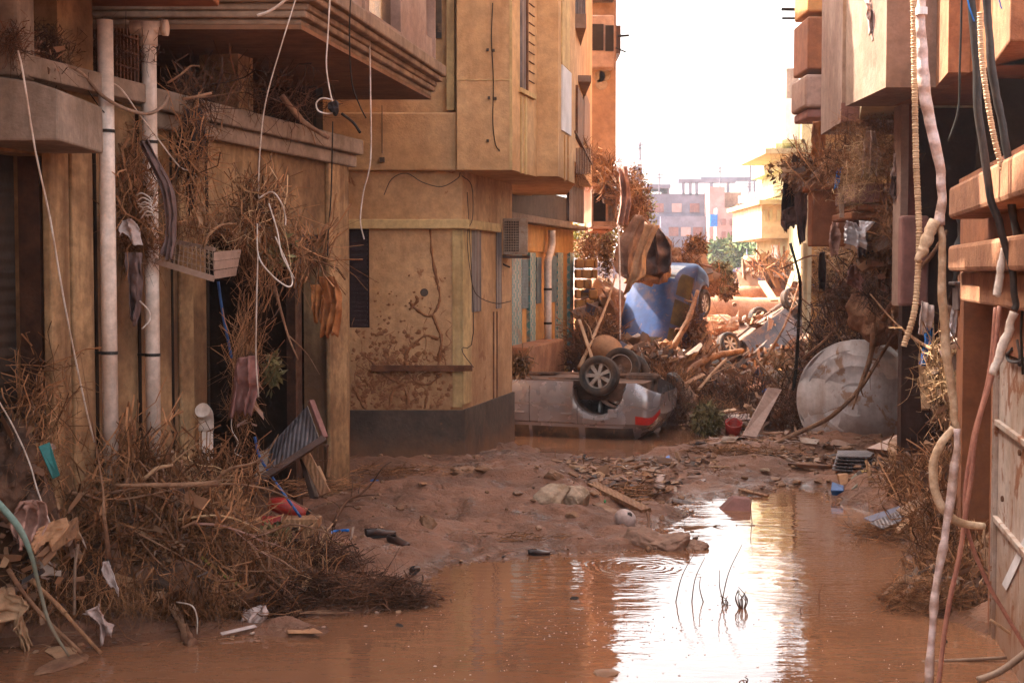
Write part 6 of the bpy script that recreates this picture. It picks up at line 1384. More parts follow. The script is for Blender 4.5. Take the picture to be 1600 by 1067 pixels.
mb.build('dead_leaf_clusters', M['leafd'], None, 'withered leaf clusters on the ochre wall and balcony', 'leaves', None, 'stuff')
branch('dead_branch', [(1418, 478, 19.0), (1408, 505, 19.2), (1380, 550, 19.4), (1345, 605, 19.3), (1300, 650, 19.2), (1250, 675, 19.5), (1200, 700, 20)], (.02, .035), M['bark'], 'long dark branch curving across the round tank lid', forks=9, seed=4, flen=.4)
branch('dead_branch', [(1368, 505, 19.2), (1360, 560, 19.2), (1345, 600, 19.2), (1332, 640, 19.2)], (.05, .012), M['bark'], 'dark branch hanging down the centre of the tank lid', forks=4, seed=8, flen=.3)
branch('dead_branch', [(1480, 360, 15), (1455, 400, 15), (1420, 440, 15.6), (1390, 480, 16.5), (1380, 500, 17)], (.02, .03), M['bark'], 'thick dark branch slanting down from the mauve panel', forks=5, seed=5, flen=.4)
branch('dead_branch', [(1235, 380, 21), (1250, 440, 21), (1248, 500, 21.5), (1245, 560, 22), (1240, 610, 22)], (.02, .03), M['gap'], 'thin black trunk rising below the hanging dark cloth', forks=8, seed=6, flen=.5)
branch('dead_branch', [(1255, 560, 21.5), (1300, 520, 21.3), (1340, 470, 21), (1362, 452, 21)], (.02, .012), M['bark'], 'slanting branch left above the round tank', forks=5, seed=16, flen=.5)
branch('dead_branch', [(1220, 420, 22), (1280, 400, 21), (1340, 455, 20), (1400, 455, 19)], (.012, .016), M['bark'], 'thin arched branch between the dark car and the roots', forks=4, seed=26, flen=.4)
branch('dead_branch', [(1360, 460, 17), (1395, 500, 16), (1430, 530, 15), (1455, 545, 14)], (.008, .02), M['wood'], 'reddish thin branch ending at the blue rag', forks=5, seed=36, flen=.3)
branch('dead_branch', [(1180, 560, 23), (1230, 620, 22.5), (1240, 660, 22), (1250, 700, 21)], (.016, .02), M['bark'], 'crooked branch left of the round tank', forks=7, seed=46, flen=.5)
branch('dead_branch', [(1245, 460, 21.2), (1290, 500, 21), (1335, 560, 20.6), (1350, 600, 20)], (.012, .012), M['bark'], 'slim branch sloping behind the tank top', forks=6, seed=56, flen=.4)
for i, (pts, r, lb) in enumerate((([(1390, 945, 11.0), (1430, 925, 11.1), (1480, 895, 11.3), (1530, 865, 11.4), (1560, 840, 11.4)], (.04, .09), 'thick muddy trunk lying on the right bank'), ([(1375, 935, 11.2), (1420, 900, 11.5), (1470, 880, 11.7), (1530, 850, 11.9)], (.02, .06), 'second muddy trunk behind the thick one'), ([(1552, 905, 10.9), (1546, 880, 11), (1540, 860, 11.1)], (.045, .04), 'short upright root stump by the steel door'), ([(1395, 750, 15), (1450, 740, 14.8), (1520, 745, 14.2), (1560, 755, 13.8)], (.07, .14), 'mud caked trunk on top of the right bank'))):
    branch('fallen_log' if i != 2 else 'root_stump', pts, r, M['bark'], lb, 'trunk' if i != 2 else 'stump', forks=4, seed=i, flen=.3, n=12)
boulder('mud_block', 1480, 800, 13.3, (.5, .4, .28), 'mudrock', 'large cracked block of mud on the right bank', 71, 'mud')
boulder('mud_block', 1530, 740, 13.8, (.35, .4, .22), 'mudrock', 'reddish mud block below the wooden door', 72, 'mud')
boulder('mud_block', 1430, 700, 16.0, (.3, .3, .2), 'mudrock', 'mud lump right of the leaning laminate board', 73, 'mud')
board('laminate_board', [(1352, 700, 16.9), (1448, 660, 16.9), (1458, 710, 16.1), (1435, 733, 16.0)], .03, M['laminate'], 'wide pinkish laminate board leaning in front of the tank')
board('laminate_board', [(1200, 605, 21.3), (1222, 608, 21.4), (1182, 683, 20.6), (1160, 680, 20.6)], .03, M['laminate'], 'narrow pinkish board standing left of the tank')
t = thing('grey_book_stack', 'stack of grey soaked sheets at the foot of the tank', 'sheet stack', P(1340, 740, 17.2))
for k in range(5): mb = MB(); mb.prism([P(1300 + k * 2, 735 - k * 5, 17.2), P(1372 - k * 3, 740 - k * 6, 17.0), P(1368, 730 - k * 6, 17.5), P(1304 + k, 726 - k * 5, 17.7)], (0, 0, .022)); mb.build('sheet', M['corr'], t, bevel=.004)
mb = MB(); mb.tube([P(1357, 760, 16.6), P(1357, 735, 16.6)], [.10, .10], 14); mb.build('yellow_foam_block', M['yellowp'], None, 'round yellow foam block at the water edge by the tank', 'foam block')
board('teal_box', [(1330, 745, 16.4), (1338, 738, 16.6), (1340, 758, 16.3), (1330, 766, 16.2)], .05, M['tealp'], 'thin pale teal box beside the yellow foam block', 'box')
board('blue_box', [(1300, 752, 16.3), (1318, 758, 16.2), (1318, 768, 16.2), (1298, 766, 16.2)], .08, M['blue'], 'dark blue box at the water edge', 'box')
mb = MB(); mb.prism([P(1310, 742, 16.4), P(1326, 740, 16.4), P(1325, 756, 16.3), P(1313, 758, 16.3)], (0, .1, 0)); mb.build('brown_box', M['card'], None, 'small brown carton beside the blue box', 'carton', bevel=.01)
plank('window_blind', (1370, 822, 13.7), (1418, 800, 14.0), .16, .012, M['corr'], 'grey slatted blind lying on the right shore', 'blind')
plank('window_blind', (1355, 812, 14.0), (1412, 793, 14.3), .1, .012, M['farg'], 'second grey slatted blind just behind the first', 'blind')
plank('wood_stake', (1402, 830, 13.6), (1420, 812, 13.8), .05, .04, M['woodp'], 'yellowish stake end poking out right of the blinds', 'stake')
plank('upright_board', (1452, 640, 15.5), (1445, 545, 15.8), .16, .05, M['woodp'], 'upright orange wooden board right of the tank', up=(0, -1, 0))
plank('upright_board', (1458, 560, 14.6), (1455, 488, 14.8), .04, .04, M['woodp'], 'thin upright wooden stick beside the blue rag', up=(0, -1, 0))
for i, (x, y, Yd, s, mt, lb) in enumerate(((1225, 690, 20.8, .09, 'stone', 'grey stone left of the tank foot'), (1218, 740, 17.8, .12, 'stone', 'flat white stone on the shore'), (1196, 736, 18, .07, 'stone', 'small white stone left of the flat one'), (1257, 730, 18.3, .1, 'mudrock', 'brown stone on the shore below the tank'), (1320, 700, 18.4, .1, 'mudrock', 'brown clod under the tank rim'))):
    boulder('stone', x, y, Yd, (s, s * .7, s * .4), mt, lb, 80 + i)
plank('red_pole', (1232, 727, 18.2), (1300, 731, 17.9), .05, .05, M['rustd'], 'rust red pole lying on the shore below the tank', 'pole')
def bucket():
    c = P(1146, 668, 22.5); t = thing('red_bucket', 'crushed red bucket at the edge of the channel', 'bucket', c)
    mb = MB(); mb.lathe([(.1, -.12), (.13, .1), (.14, .1), (.11, -.13)], 18, Matrix.Translation(c) @ Matrix.Rotation(.5, 4, 'X')); mb.build('pail', M['red'], t, smooth=True)
    mb = MB(); mb.tube([c + (-.13, 0, .08), c + (0, -.1, .18), c + (.13, 0, .08)], .006, 6, sm=4); mb.build('handle', M['white'], t)
bucket()
mb = MB()
for i, (px, py, Y, sp, n_, sz) in enumerate(((1370, 470, 20.9, (.8, .4, .5), 420, (.03, .16)), (1390, 520, 21.3, (.7, .3, .6), 260, (.03, .16)), (1130, 590, 27.5, (1.2, .5, .3), 300, (.04, .22)), (1210, 560, 29, (.7, .5, .3), 160, (.04, .22)), (1010, 560, 27, (.6, .4, .3), 160, (.04, .2)), (1230, 640, 22.3, (.7, .5, .35), 260, (.04, .2)), (1380, 250, 16.4, (.4, .3, .3), 90, (.03, .12)), (1280, 270, 20, (.5, .4, .2), 110, (.04, .16)), (1245, 290, 21.4, (.2, .3, .2), 60, (.04, .15)), (1370, 390, 17, (.3, .3, .4), 90, (.03, .15)), (1480, 640, 14.2, (.2, .4, .8), 110, (.03, .14)), (1490, 780, 12.8, (.3, .7, .35), 260, (.02, .12)), (1500, 920, 11, (.45, .35, .2), 240, (.02, .09)), (1430, 740, 15, (.5, .6, .2), 200, (.03, .12)), (1490, 520, 13.2, (.12, .3, .3), 50, (.03, .1)))):
    scraps(mb, n_, P(px, py, Y), np.array(sp), sz, 700 + i, flat=.1, thin=.1)
mb.build('muddy_scraps', M['junk'], None, 'muddy boards, flakes and rags packed into the debris on the right', 'scraps', None, 'stuff')
mb = MB()
for i, (px, py, Y, sp, n_, sz) in enumerate(((960, 560, 27, (.9, .7, .45), 330, (.05, .35)), (1040, 575, 28.5, (1.0, .8, .4), 330, (.05, .35)), (1100, 600, 28, (1.0, .8, .3), 300, (.05, .3)), (1200, 600, 27, (1.3, .8, .3), 300, (.05, .3)), (1170, 500, 36.2, (1.2, .3, .15), 60, (.04, .2)), (1280, 570, 26.5, (.8, .8, .5), 260, (.05, .3)), (1060, 430, 32.5, (.8, .5, .45), 260, (.06, .3)), (1090, 535, 37, (.9, .6, .12), 90, (.06, .25)), (1085, 520, 30.3, (.2, .3, .6), 130, (.04, .2)), (1220, 430, 47, (1.6, 1.5, .5), 130, (.1, .7)), (935, 500, 29, (.4, .5, .8), 130, (.05, .3)), (950, 290, 30.3, (.35, .3, .35), 90, (.04, .2)), (1060, 640, 24, (.3, .3, .4), 90, (.05, .2)), (1310, 440, 24.6, (.4, .2, .7), 130, (.05, .25)))):
    scraps(mb, n_, P(px, py, Y), np.array(sp), sz, 800 + i, flat=.1, thin=.12)
mb.build('splintered_debris', M['junkp'], None, 'splintered boards, panels and rags heaped between the wrecked cars', 'debris', None, 'stuff')
# cloths right
rag('blue_rag', [(1447, 512, 14.6), (1442, 540, 14.6), (1438, 568, 14.6)], [(1456, 512, 14.6), (1456, 535, 14.6), (1444, 568, 14.6)], 14.6, M['blueb'], 'bright blue plastic rag hanging right of the tank', folds=2, amp=.04, seed=31)
rag('grey_plastic_sheet', [(1440, 470, 14.5), (1436, 500, 14.5), (1434, 520, 14.5)], [(1458, 478, 14.5), (1456, 500, 14.5), (1452, 515, 14.5)], 14.5, M['ragw'], 'grey translucent plastic above the blue rag', folds=2, amp=.03, seed=32)
rag('dark_cloth', [(1232, 262, 21.5), (1222, 320, 21.4), (1226, 362, 21.4)], [(1262, 262, 21.5), (1262, 310, 21.4), (1250, 350, 21.4)], 21.4, M['ragb'], 'ragged black cloth hanging off the balcony debris against the sky', folds=3, amp=.10, seed=33)
rag('grey_cloth', [(1220, 330, 21.3), (1218, 350, 21.3), (1226, 362, 21.3)], [(1246, 320, 21.3), (1246, 340, 21.3), (1240, 352, 21.3)], 21.3, M['ragg'], 'grey cloth corner under the ragged black cloth', folds=1, amp=.05, seed=34)
rag('brown_cloth', [(1243, 300, 21.2), (1245, 350, 21.2), (1250, 385, 21.2)], [(1260, 300, 21.2), (1260, 340, 21.2), (1258, 372, 21.2)], 21.2, M['ragg'], 'brown long cloth right of the ragged black cloth', folds=2, amp=.06, seed=35)
rag('navy_jacket', [(1282, 395, 20.5), (1278, 425, 20.5), (1280, 452, 20.5)], [(1288, 393, 20.5), (1292, 420, 20.5), (1291, 455, 20.5)], 20.5, M['ragb'], 'dark navy jacket hanging in front of the ochre wall', folds=1.5, amp=.05, seed=36)
rag('pink_bundle', [(1330, 415, 18.0), (1324, 435, 18.0), (1334, 450, 18.0)], [(1338, 412, 18.0), (1350, 435, 18.0), (1344, 452, 18.0)], 18, M['mauve'], 'pink cloth bundle above the dark roots', folds=.7, amp=.12, seed=37)
rag('pale_wrapped_cloth', [(1355, 205, 16.2), (1350, 245, 16.2), (1348, 275, 16.2)], [(1368, 205, 16.2), (1374, 240, 16.2), (1370, 272, 16.2)], 16.2, M['laminate'], 'pale pink cloth hanging into the balcony straw', folds=2, amp=.07, seed=38)
rag('white_cone_cloth', [(1400, 240, 15.6), (1396, 262, 15.6), (1391, 276, 15.6)], [(1404, 240, 15.6), (1406, 262, 15.6), (1407, 276, 15.6)], 15.6, M['ragw'], 'white tapering cloth near the pinkish column', folds=1.5, amp=.04, seed=39)
rag('dark_tail_cloth', [(1393, 276, 15.6), (1392, 300, 15.6), (1396, 312, 15.6)], [(1404, 276, 15.6), (1402, 295, 15.6), (1399, 310, 15.6)], 15.6, M['ragg'], 'brown tail below the white tapering cloth', folds=1.5, amp=.04, seed=40)
rag('silver_foil_sheet', [(1320, 345, 16.0), (1316, 358, 16.0), (1314, 375, 16.0)], [(1335, 348, 16.0), (1350, 370, 16.0), (1352, 390, 16.0)], 16.0, M['foil'], 'crumpled silver foil sheet under the right balcony', folds=2, amp=.07, seed=41)
rag('white_paper', [(1343, 345, 15.9), (1343, 358, 15.9), (1348, 368, 15.9)], [(1368, 347, 15.9), (1360, 356, 15.9), (1352, 366, 15.9)], 15.9, M['farw'], 'white paper hanging under the right balcony beam', folds=1, amp=.03, seed=42)
rag('pale_tube_cushion', [(1252, 266, 21.2), (1248, 285, 21.2), (1246, 300, 21.2)], [(1262, 268, 21.2), (1260, 285, 21.2), (1254, 306, 21.2)], 21.2, M['ragw'], 'pale pink cushion lodged in the debris against the sky', folds=.5, amp=.12, seed=43)
rag('blue_rag', [(1308, 262, 17), (1305, 280, 17), (1303, 292, 17)], [(1314, 262, 17), (1311, 280, 17), (1306, 294, 17)], 17, M['blueb'], 'small blue rag in the balcony debris', folds=1, amp=.03, seed=44)
rag('white_tape_scrap', [(1354, 0, 13.5), (1356, 20, 13.5), (1360, 55, 13.5)], [(1360, 0, 13.5), (1369, 30, 13.5), (1364, 62, 13.5)], 13.5, M['ragw'], 'torn white tape fluttering before the sunlit bay', folds=1, amp=.05, seed=45)
rag('dark_scrap_cloth', [(1308, 135, 18), (1300, 175, 18), (1298, 200, 18)], [(1317, 135, 18), (1316, 170, 18), (1306, 200, 18)], 18, M['ragg'], 'dark rag hanging at the corner of the far bay', folds=2, amp=.06, seed=46)
for i, a in enumerate((((1272, 190), (1268, 225), (1272, 255), (1284, 190), (1288, 225), (1280, 260), 19.5, 'rago', 'orange brown strip hanging below the pale balcony box'), ((1340, 330), (1336, 360), (1340, 400), (1352, 335), (1356, 365), (1350, 398), 16.6, 'ragg', 'grey brown rag hanging beneath the balcony beams'), ((1376, 380), (1370, 410), (1374, 450), (1392, 378), (1400, 410), (1390, 455), 17.2, 'tarp', 'brown rag wad above the dark roots by the mauve panel'), ((1300, 345), (1292, 372), (1298, 400), (1312, 350), (1316, 372), (1308, 398), 19, 'ragp', 'faded pink rag on the edge of the lower balcony'), ((1398, 455), (1392, 490), (1400, 520), (1420, 452), (1426, 490), (1414, 522), 16.4, 'card', 'torn brown sheet drooping over the roots beside the tank'), ((1412, 560), (1408, 600), (1412, 650), (1425, 560), (1430, 600), (1424, 655), 16.5, 'ragb', 'black cloth strip hanging right of the round tank'))):
    rag('torn_rag', [(*a[0], a[6]), (*a[1], a[6]), (*a[2], a[6])], [(*a[3], a[6]), (*a[4], a[6]), (*a[5], a[6])], a[6], M[a[7]], a[8], folds=1.6, amp=.07, seed=90 + i)
# things between cables and wall on the right
mb = MB(); mb.box(P(1503, 0, 12.2)[0], P(1520, 0, 12.2)[0], 12.2, 12.35, P(0, 485, 12.2)[2], P(0, 442, 12.2)[2]); mb.box(P(1497, 0, 12.2)[0], P(1523, 0, 12.2)[0], 12.18, 12.36, P(0, 446, 12.2)[2], P(0, 440, 12.2)[2]); mb.build('grey_plastic_bracket', M['corr'], None, 'grey plastic fixture hanging under the lower ledge', 'fixture', bevel=.01)
rag('silver_plastic', [(1488, 475, 12.4), (1484, 505, 12.4), (1482, 530, 12.4)], [(1498, 475, 12.4), (1496, 505, 12.4), (1492, 525, 12.4)], 12.4, M['foil'], 'silvery plastic film hanging beside the grey fixture', folds=2, amp=.03, seed=50)
cable('grey_wire', [(1482, 510, 12), (1492, 530, 12), (1500, 545, 12)], .006, M['cordg'], label='short grey wire with yellow tip below the silvery film', cat='wire')
cable('charred_cable_bundle', [(1500, 300, 12.3), (1502, 350, 12.3), (1498, 400, 12.3), (1490, 450, 12.3)], [.02, .04, .05, .02], M['black'], label='charred black cable bundle hanging before the ledges', cat='cable', wob=.5)
# ------------------------------------------------------------------ big hanging cables in front
def conduit(pts, r, Y, lb, mat='rope', rib=False, sm=6, name='corrugated_conduit', wob=.06):
    mb = MB(); p = spline(np.array(PP(pts, Y)), 60 if rib else sm)
    if rib:
        d = np.r_[0, np.cumsum(np.linalg.norm(np.diff(p, axis=0), axis=1))]; m = int(d[-1] / .0045); p = np.stack([np.interp(np.linspace(0, d[-1], m), d, p[:, i]) for i in range(3)], 1)
        rr = r * (1 + .10 * np.sign(np.sin(np.arange(m) * 2 * PI / 4)))
        mb.tube(p, rr, 12)
    else:
        q_ = len(lb); p = p + np.stack([.006 * vnoise(np.arange(len(p)) * .35, q_, 0, 3), .004 * vnoise(np.arange(len(p)) * .3, q_, 0, 4), 0 * np.arange(len(p))], 1) * (1 if wob else .5); mb.tube(p, r, 12, wob=wob)
    return mb.build(name, M[mat], None, lb, 'cable', smooth=True)
CB = [
    conduit([(1427, -20), (1429, 120), (1431, 240), (1436, 360), (1434, 430), (1428, 490), (1412, 541)], .0175, 8.0, 'cream ribbed conduit hanging left of the wrapped cable, end cut off', rib=True),
    conduit([(1441, -20), (1438, 40), (1443, 120), (1452, 190), (1467, 250), (1472, 300), (1468, 352)], [.022, .026, .034, .032, .028, .024, .03], 7.9, 'thick cable wrapped in pale tape hanging from the top', 'tape', name='wrapped_cable'),
    conduit([(1462, 345), (1448, 375), (1440, 395), (1432, 408)], [.03, .035, .03, .012], 7.88, 'torn cream sleeve splitting off the wrapped cable to the left', 'cream', name='torn_sleeve', wob=.15),
    conduit([(1470, 350), (1473, 400), (1474, 470), (1480, 560), (1490, 640), (1497, 672)], [.018, .022, .025, .026, .022, .018], 7.9, 'pale cracked sleeve hanging straight below the wrapped cable', 'cream', name='cable_sleeve'),
    conduit([(1488, 668), (1466, 700), (1458, 745), (1470, 790), (1500, 816), (1538, 822)], [.02, .024, .024, .026, .024, .018], 7.85, 'cream sleeve curling left then out to a cut end', 'cream', name='curled_sleeve'),
    conduit([(1496, 670), (1491, 740), (1478, 830), (1464, 900), (1454, 1000), (1448, 1110)], [.018, .022, .024, .022, .022, .024], 7.8, 'twisted pale sleeve running down to the bottom edge', 'tape', name='cable_sleeve', wob=.2),
    conduit([(1562, 478), (1552, 580), (1528, 660), (1515, 760), (1500, 860), (1480, 960), (1462, 1110)], .0145, 8.3, 'pinkish copper cable sloping down to the bottom edge', 'copper', name='copper_wire', wob=0),
    conduit([(1556, 480), (1545, 590), (1520, 690), (1507, 790), (1525, 870), (1560, 940), (1600, 1008), (1640, 1080)], .0125, 8.35, 'pinkish copper cable bending right to the corner', 'copper', name='copper_wire', wob=0),
    conduit([(1516, -20), (1522, 60), (1530, 180), (1545, 290), (1562, 355), (1580, 415), (1587, 470), (1585, 485)], [.022, .024, .024, .022, .022, .02, .02, .02], 8.1, 'black heavy cable curving from the top to the white tape', 'black', name='black_cable', wob=.03),
    conduit([(1540, -20), (1545, 60), (1556, 150), (1575, 240), (1580, 320), (1598, 385), (1640, 420)], [.024, .024, .024, .022, .022, .026, .026], 8.25, 'rougher black cable with orange cracks behind the first', 'black', name='black_cable', wob=.12),
    conduit([(1531, 20), (1534, 90), (1545, 170), (1558, 235), (1573, 284)], .0155, 8.0, 'cream ribbed conduit between the two black cables', rib=True),
    conduit([(1584, 488), (1575, 520), (1563, 550), (1550, 585)], [.024, .026, .028, .02], 8.05, 'white tape sleeve hanging from the black cable end', 'white', name='tape_sleeve', wob=.1),
    conduit([(1568, 388), (1564, 420), (1559, 455), (1557, 462)], [.014, .022, .024, .02], 8.2, 'white sleeve at the top of the copper cables', 'white', name='tape_sleeve', wob=.1),
    conduit([(1597, 385), (1600, 450), (1596, 520), (1598, 585)], .008, 8.5, 'thin dark lead at the right edge before the door', 'gap', name='thin_lead', wob=0),
    conduit([(1503, -20), (1500, 110), (1498, 170), (1482, 220)], .007, 9.0, 'thin dark wire with bare end before the pale bay', 'gap', name='thin_wire', wob=0),
    conduit([(1528, 1062), (1560, 1050), (1600, 1022), (1640, 985)], .022, 8.7, 'grey tube crossing the bottom right corner above the water', 'cordg', name='grey_tube', wob=0),
    conduit([(1548, 968), (1580, 990), (1620, 1015)], .01, 9.3, 'thin pale stick in the bottom right corner', 'woodp', name='thin_stick', wob=0),
    conduit([(1440, 1034), (1500, 1031), (1572, 1027)], .012, 9.4, 'thin grey stick floating at the lower right', 'cordg', name='thin_stick', wob=0),
    conduit([(1509, -10), (1516, 15), (1523, 34)], .004, 7.95, 'thin blue wire at the top beside the black cable', 'blueb', name='blue_wire', wob=0),
    conduit([(1557, -10), (1562, 5), (1566, 14)], .004, 8.1, 'tiny blue wire end at the top right', 'blueb', name='blue_wire', wob=0),
]
mb = MB(); p = P(1440, 18, 7.88); mb.tube([p + (0, 0, -.02), p + (0, 0, .02)], .032, 14); mb.build('white_cable_band', M['farw'], None, 'white band tied round the top of the wrapped cable', 'cable tie')

# ------------------------------------------------------------------ mid-distance debris field
heap('midground_branches', 'brown branches and roots heaped behind the silver car', [
    (930, 535, 27, (.5, .8, .45), 700, T3), (1050, 610, 26, (.4, .5, .3), 500, T3), (1100, 650, 24.5, (.8, .5, .2), 500, T1), (1000, 590, 27, (.8, .6, .2), 400, T3), (1110, 520, 38, (.8, .6, .1), 100, T3),
    (1200, 600, 29, (1.2, 1, .15), 350, T3), (1270, 580, 27, (.7, 1, .35), 350, T3), (1110, 610, 28, (1.0, .8, .15), 300, T3), (1060, 620, 24.4, (.25, .3, .45), 500, T2), (1215, 418, 46, (1.0, 1, .4), 160, dict(length=(.6, 1.6), r=(.02, .05), down=0, bend=.3))], M['twig'])
heap('dark_wet_branches', 'dark wet branches in the shadow between the cars', [
    (1082, 510, 30.2, (.22, .3, .6), 260, T1), (1060, 560, 30.0, (.5, .3, .25), 200, T1),
    (1075, 575, 30, (.9, .6, .3), 450, T3), (1170, 625, 26, (.9, .6, .15), 400, T3), (1050, 640, 23.6, (.25, .4, .4), 400, T1), (920, 570, 26, (.4, .6, .4), 250, T3), (1120, 660, 22.8, (.35, .2, .12), 600, T2)], M['twigd'])
core('midground_rubble', 'muddy rubble filling the street between the cars', [(960, 575, 27.5, (.9, .6, .5)), (1040, 560, 31.5, (1.3, .8, .7)), (1110, 600, 33.5, (1.0, .8, .35)), (1180, 610, 31, (1.0, .8, .25)), (1260, 590, 29, (.7, .8, .4)), (930, 500, 31, (.6, .6, .9)), (1060, 625, 25.6, (.35, .4, .55)), (1090, 510, 40, (1.3, 1, .5)), (1120, 525, 38.5, (.8, .6, .3)), (1310, 540, 27, (.7, .8, .5)), (1010, 610, 26, (.5, .5, .3))])
def tree_log():
    t = thing('huge_fallen_log', 'huge smooth orange brown tree log lying across the street behind the cars', 'log', P(1180, 485, 41))
    mb = MB(); pts = [P(1072, 487, 39.5), P(1120, 484, 40), P(1180, 486, 40.8), P(1260, 486, 41.5), P(1345, 492, 42)]; mb.tube(spline(np.array(pts), 12), [.36, .40, .38, .42, .5], 24, wob=.015); mb.build('trunk', M['log'], t, smooth=True)
    for x, y, r in ((1106, 492, .12), (1148, 476, .06)):
        c = P(x, y, 39.62); mb = MB(); mb.lathe([(r * .4, 0), (r * .8, .03), (r, 0), (r * 1.1, -.06)], 14, Matrix.Translation(c) @ Matrix.Rotation(PI / 2, 4, 'X')); mb.build('knot', M['bark'], t, smooth=True)
tree_log()
branch('fallen_log', [(1140, 462, 46), (1200, 458, 46.5), (1280, 460, 47)], (.26, .3), M['log'], 'second pale log lying behind the huge one', 'log', forks=2, seed=3, n=14)
boulder('earth_lump', 1108, 508, 38.2, (.8, .5, .35), 'log', 'rounded brown earth lump under the huge log', 101, 'earth')
boulder('earth_lump', 1040, 560, 29.5, (.5, .5, .35), 'mudrock', 'muddy lump at the nose of the blue car', 102, 'earth')
boulder('concrete_lump', 1018, 568, 27.5, (.42, .3, .3), 'stone', 'pale rounded concrete lump behind the spare tyre', 103)
boulder('yellow_block', 1205, 583, 27.5, (.36, .2, .15), 'orab', 'yellow plastered block on the debris before the dark car', 104, 'block')
boulder('yellow_block', 1184, 583, 27.6, (.2, .2, .15), 'orange', 'orange block left of the yellow plastered block', 105, 'block')
# loose tyre
def tyre_():
    c = P(986, 583, 24.4); Mw = Matrix.Translation(c) @ Matrix.Rotation(R(78), 4, 'X') @ Matrix.Rotation(R(-16), 4, 'Y')
    t = thing('loose_tyre', 'worn black tyre without rim standing behind the silver car wheel', 'tyre', c)
    mb = MB(); mb.lathe([(.2, -.1), (.27, -.11), (.32, -.08), (.33, 0), (.32, .08), (.27, .11), (.2, .1), (.25, .07), (.29, 0), (.25, -.07)], 36, Mw, closed=True); mb.build('tread', M['tyre'], t, smooth=True)
tyre_()
def vrag(*a, **k): return rag(*a, **k)
rag('brown_tarpaulin', [(1000, 330, 29), (985, 370, 28.8), (978, 415, 28.6), (980, 440, 28.6)], [(1030, 395, 29), (1038, 410, 29), (1040, 425, 29), (1030, 440, 29)], 29, M['tarp'], 'brown tarpaulin draped over the debris column, right fold', folds=2, amp=.14, seed=60)
rag('brown_tarpaulin', [(995, 335, 28.6), (965, 385, 28.5), (962, 420, 28.5), (985, 440, 28.5)], [(1006, 340, 28.6), (1000, 380, 28.5), (992, 420, 28.5), (990, 440, 28.5)], 28.5, M['tarp'], 'brown tarpaulin sagging at the left of the debris column', folds=1.5, amp=.12, seed=61)
rag('tan_blanket', [(1010, 350, 28.3), (993, 400, 28.2), (985, 430, 28.1), (975, 462, 28)], [(1030, 352, 28.3), (1010, 400, 28.2), (1008, 430, 28.1), (992, 440, 28)], 28.2, M['tarpl'], 'tan blanket strip hanging between the brown tarpaulins', folds=1.2, amp=.08, seed=62)
rag('brown_tarpaulin', [(1020, 350, 28.8), (1012, 395, 28.7), (1012, 430, 28.7)], [(1030, 355, 28.8), (1052, 385, 28.7), (1050, 425, 28.7)], 28.7, M['ragg'], 'darker cloth wrapped round the right of the debris column', folds=2, amp=.14, seed=63)
rag('pink_curtain', [(965, 262, 29.5), (968, 310, 29.5), (962, 350, 29.5)], [(978, 260, 29.5), (984, 310, 29.5), (978, 350, 29.5)], 29.5, M['ragp'], 'muddy pink curtain hanging from the tower balcony', folds=2, amp=.09, seed=64)
rag('green_rag', [(933, 280, 30.4), (935, 290, 30.4), (938, 296, 30.4)], [(944, 282, 30.4), (946, 290, 30.4), (948, 298, 30.4)], 30.4, M['teal'], 'green cloth wedged in the tower balcony debris', folds=1, amp=.05, seed=65)
cable('white_string', [(966, 352, 28), (968, 400, 27.5), (969, 470, 27), (969, 530, 26.6)], .016, W_, label='white cord hanging down beside the blue car', cat='cord')
board('mauve_square', [(961, 548, 26), (970, 532, 26), (983, 541, 26), (974, 553, 26)], .03, M['farg'], 'small grey blue square sign at the end of the white cord', 'sign')
heap('balcony_debris', 'twigs and straw stuffed on the tower balcony', [(935, 270, 30.6, (.4, .3, .3), 900, T1), (905, 255, 24.5, (.2, .4, .3), 300, T1), (950, 285, 30.4, (.3, .3, .3), 500, T1), (985, 350, 30, (.3, .3, .8), 900, T1), (1050, 415, 32, (.6, .5, .3), 350, T3), (1090, 440, 34, (.8, .5, .3), 260, T3), (920, 400, 29.5, (.2, .3, .5), 150, T1)], M['twig'])
mb = MB()
leaves(mb, 3800, P(990, 320, 31), np.array([.4, .4, .9]), (.02, .06), 41); leaves(mb, 1500, P(930, 385, 33), np.array([.5, .4, .35]), (.02, .06), 42); leaves(mb, 700, P(948, 400, 28), np.array([.15, .2, .5]), (.02, .05), 43)
mb.build('dusty_foliage', M['leafd'], None, 'dusty green foliage on the debris column by the tower', 'foliage', None, 'stuff')
mb = MB(); leaves(mb, 3000, P(925, 378, 36), np.array([.9, .5, .5]), (.03, .07), 44); leaves(mb, 1500, P(1000, 330, 32), np.array([.4, .3, .7]), (.02, .05), 45)
mb.build('yellow_foliage', M['leafy'], None, 'sunlit yellow green foliage under the tower balcony', 'foliage', None, 'stuff')
core('debris_column_core', 'dense packed debris inside the tarpaulin column', [(1015, 400, 30.2, (.55, .4, .9)), (1045, 420, 32, (.5, .4, .5)), (1085, 440, 35, (.9, .5, .4)), (985, 320, 31.3, (.25, .3, .6)), (945, 480, 33, (.5, .5, .5))], 'bark')
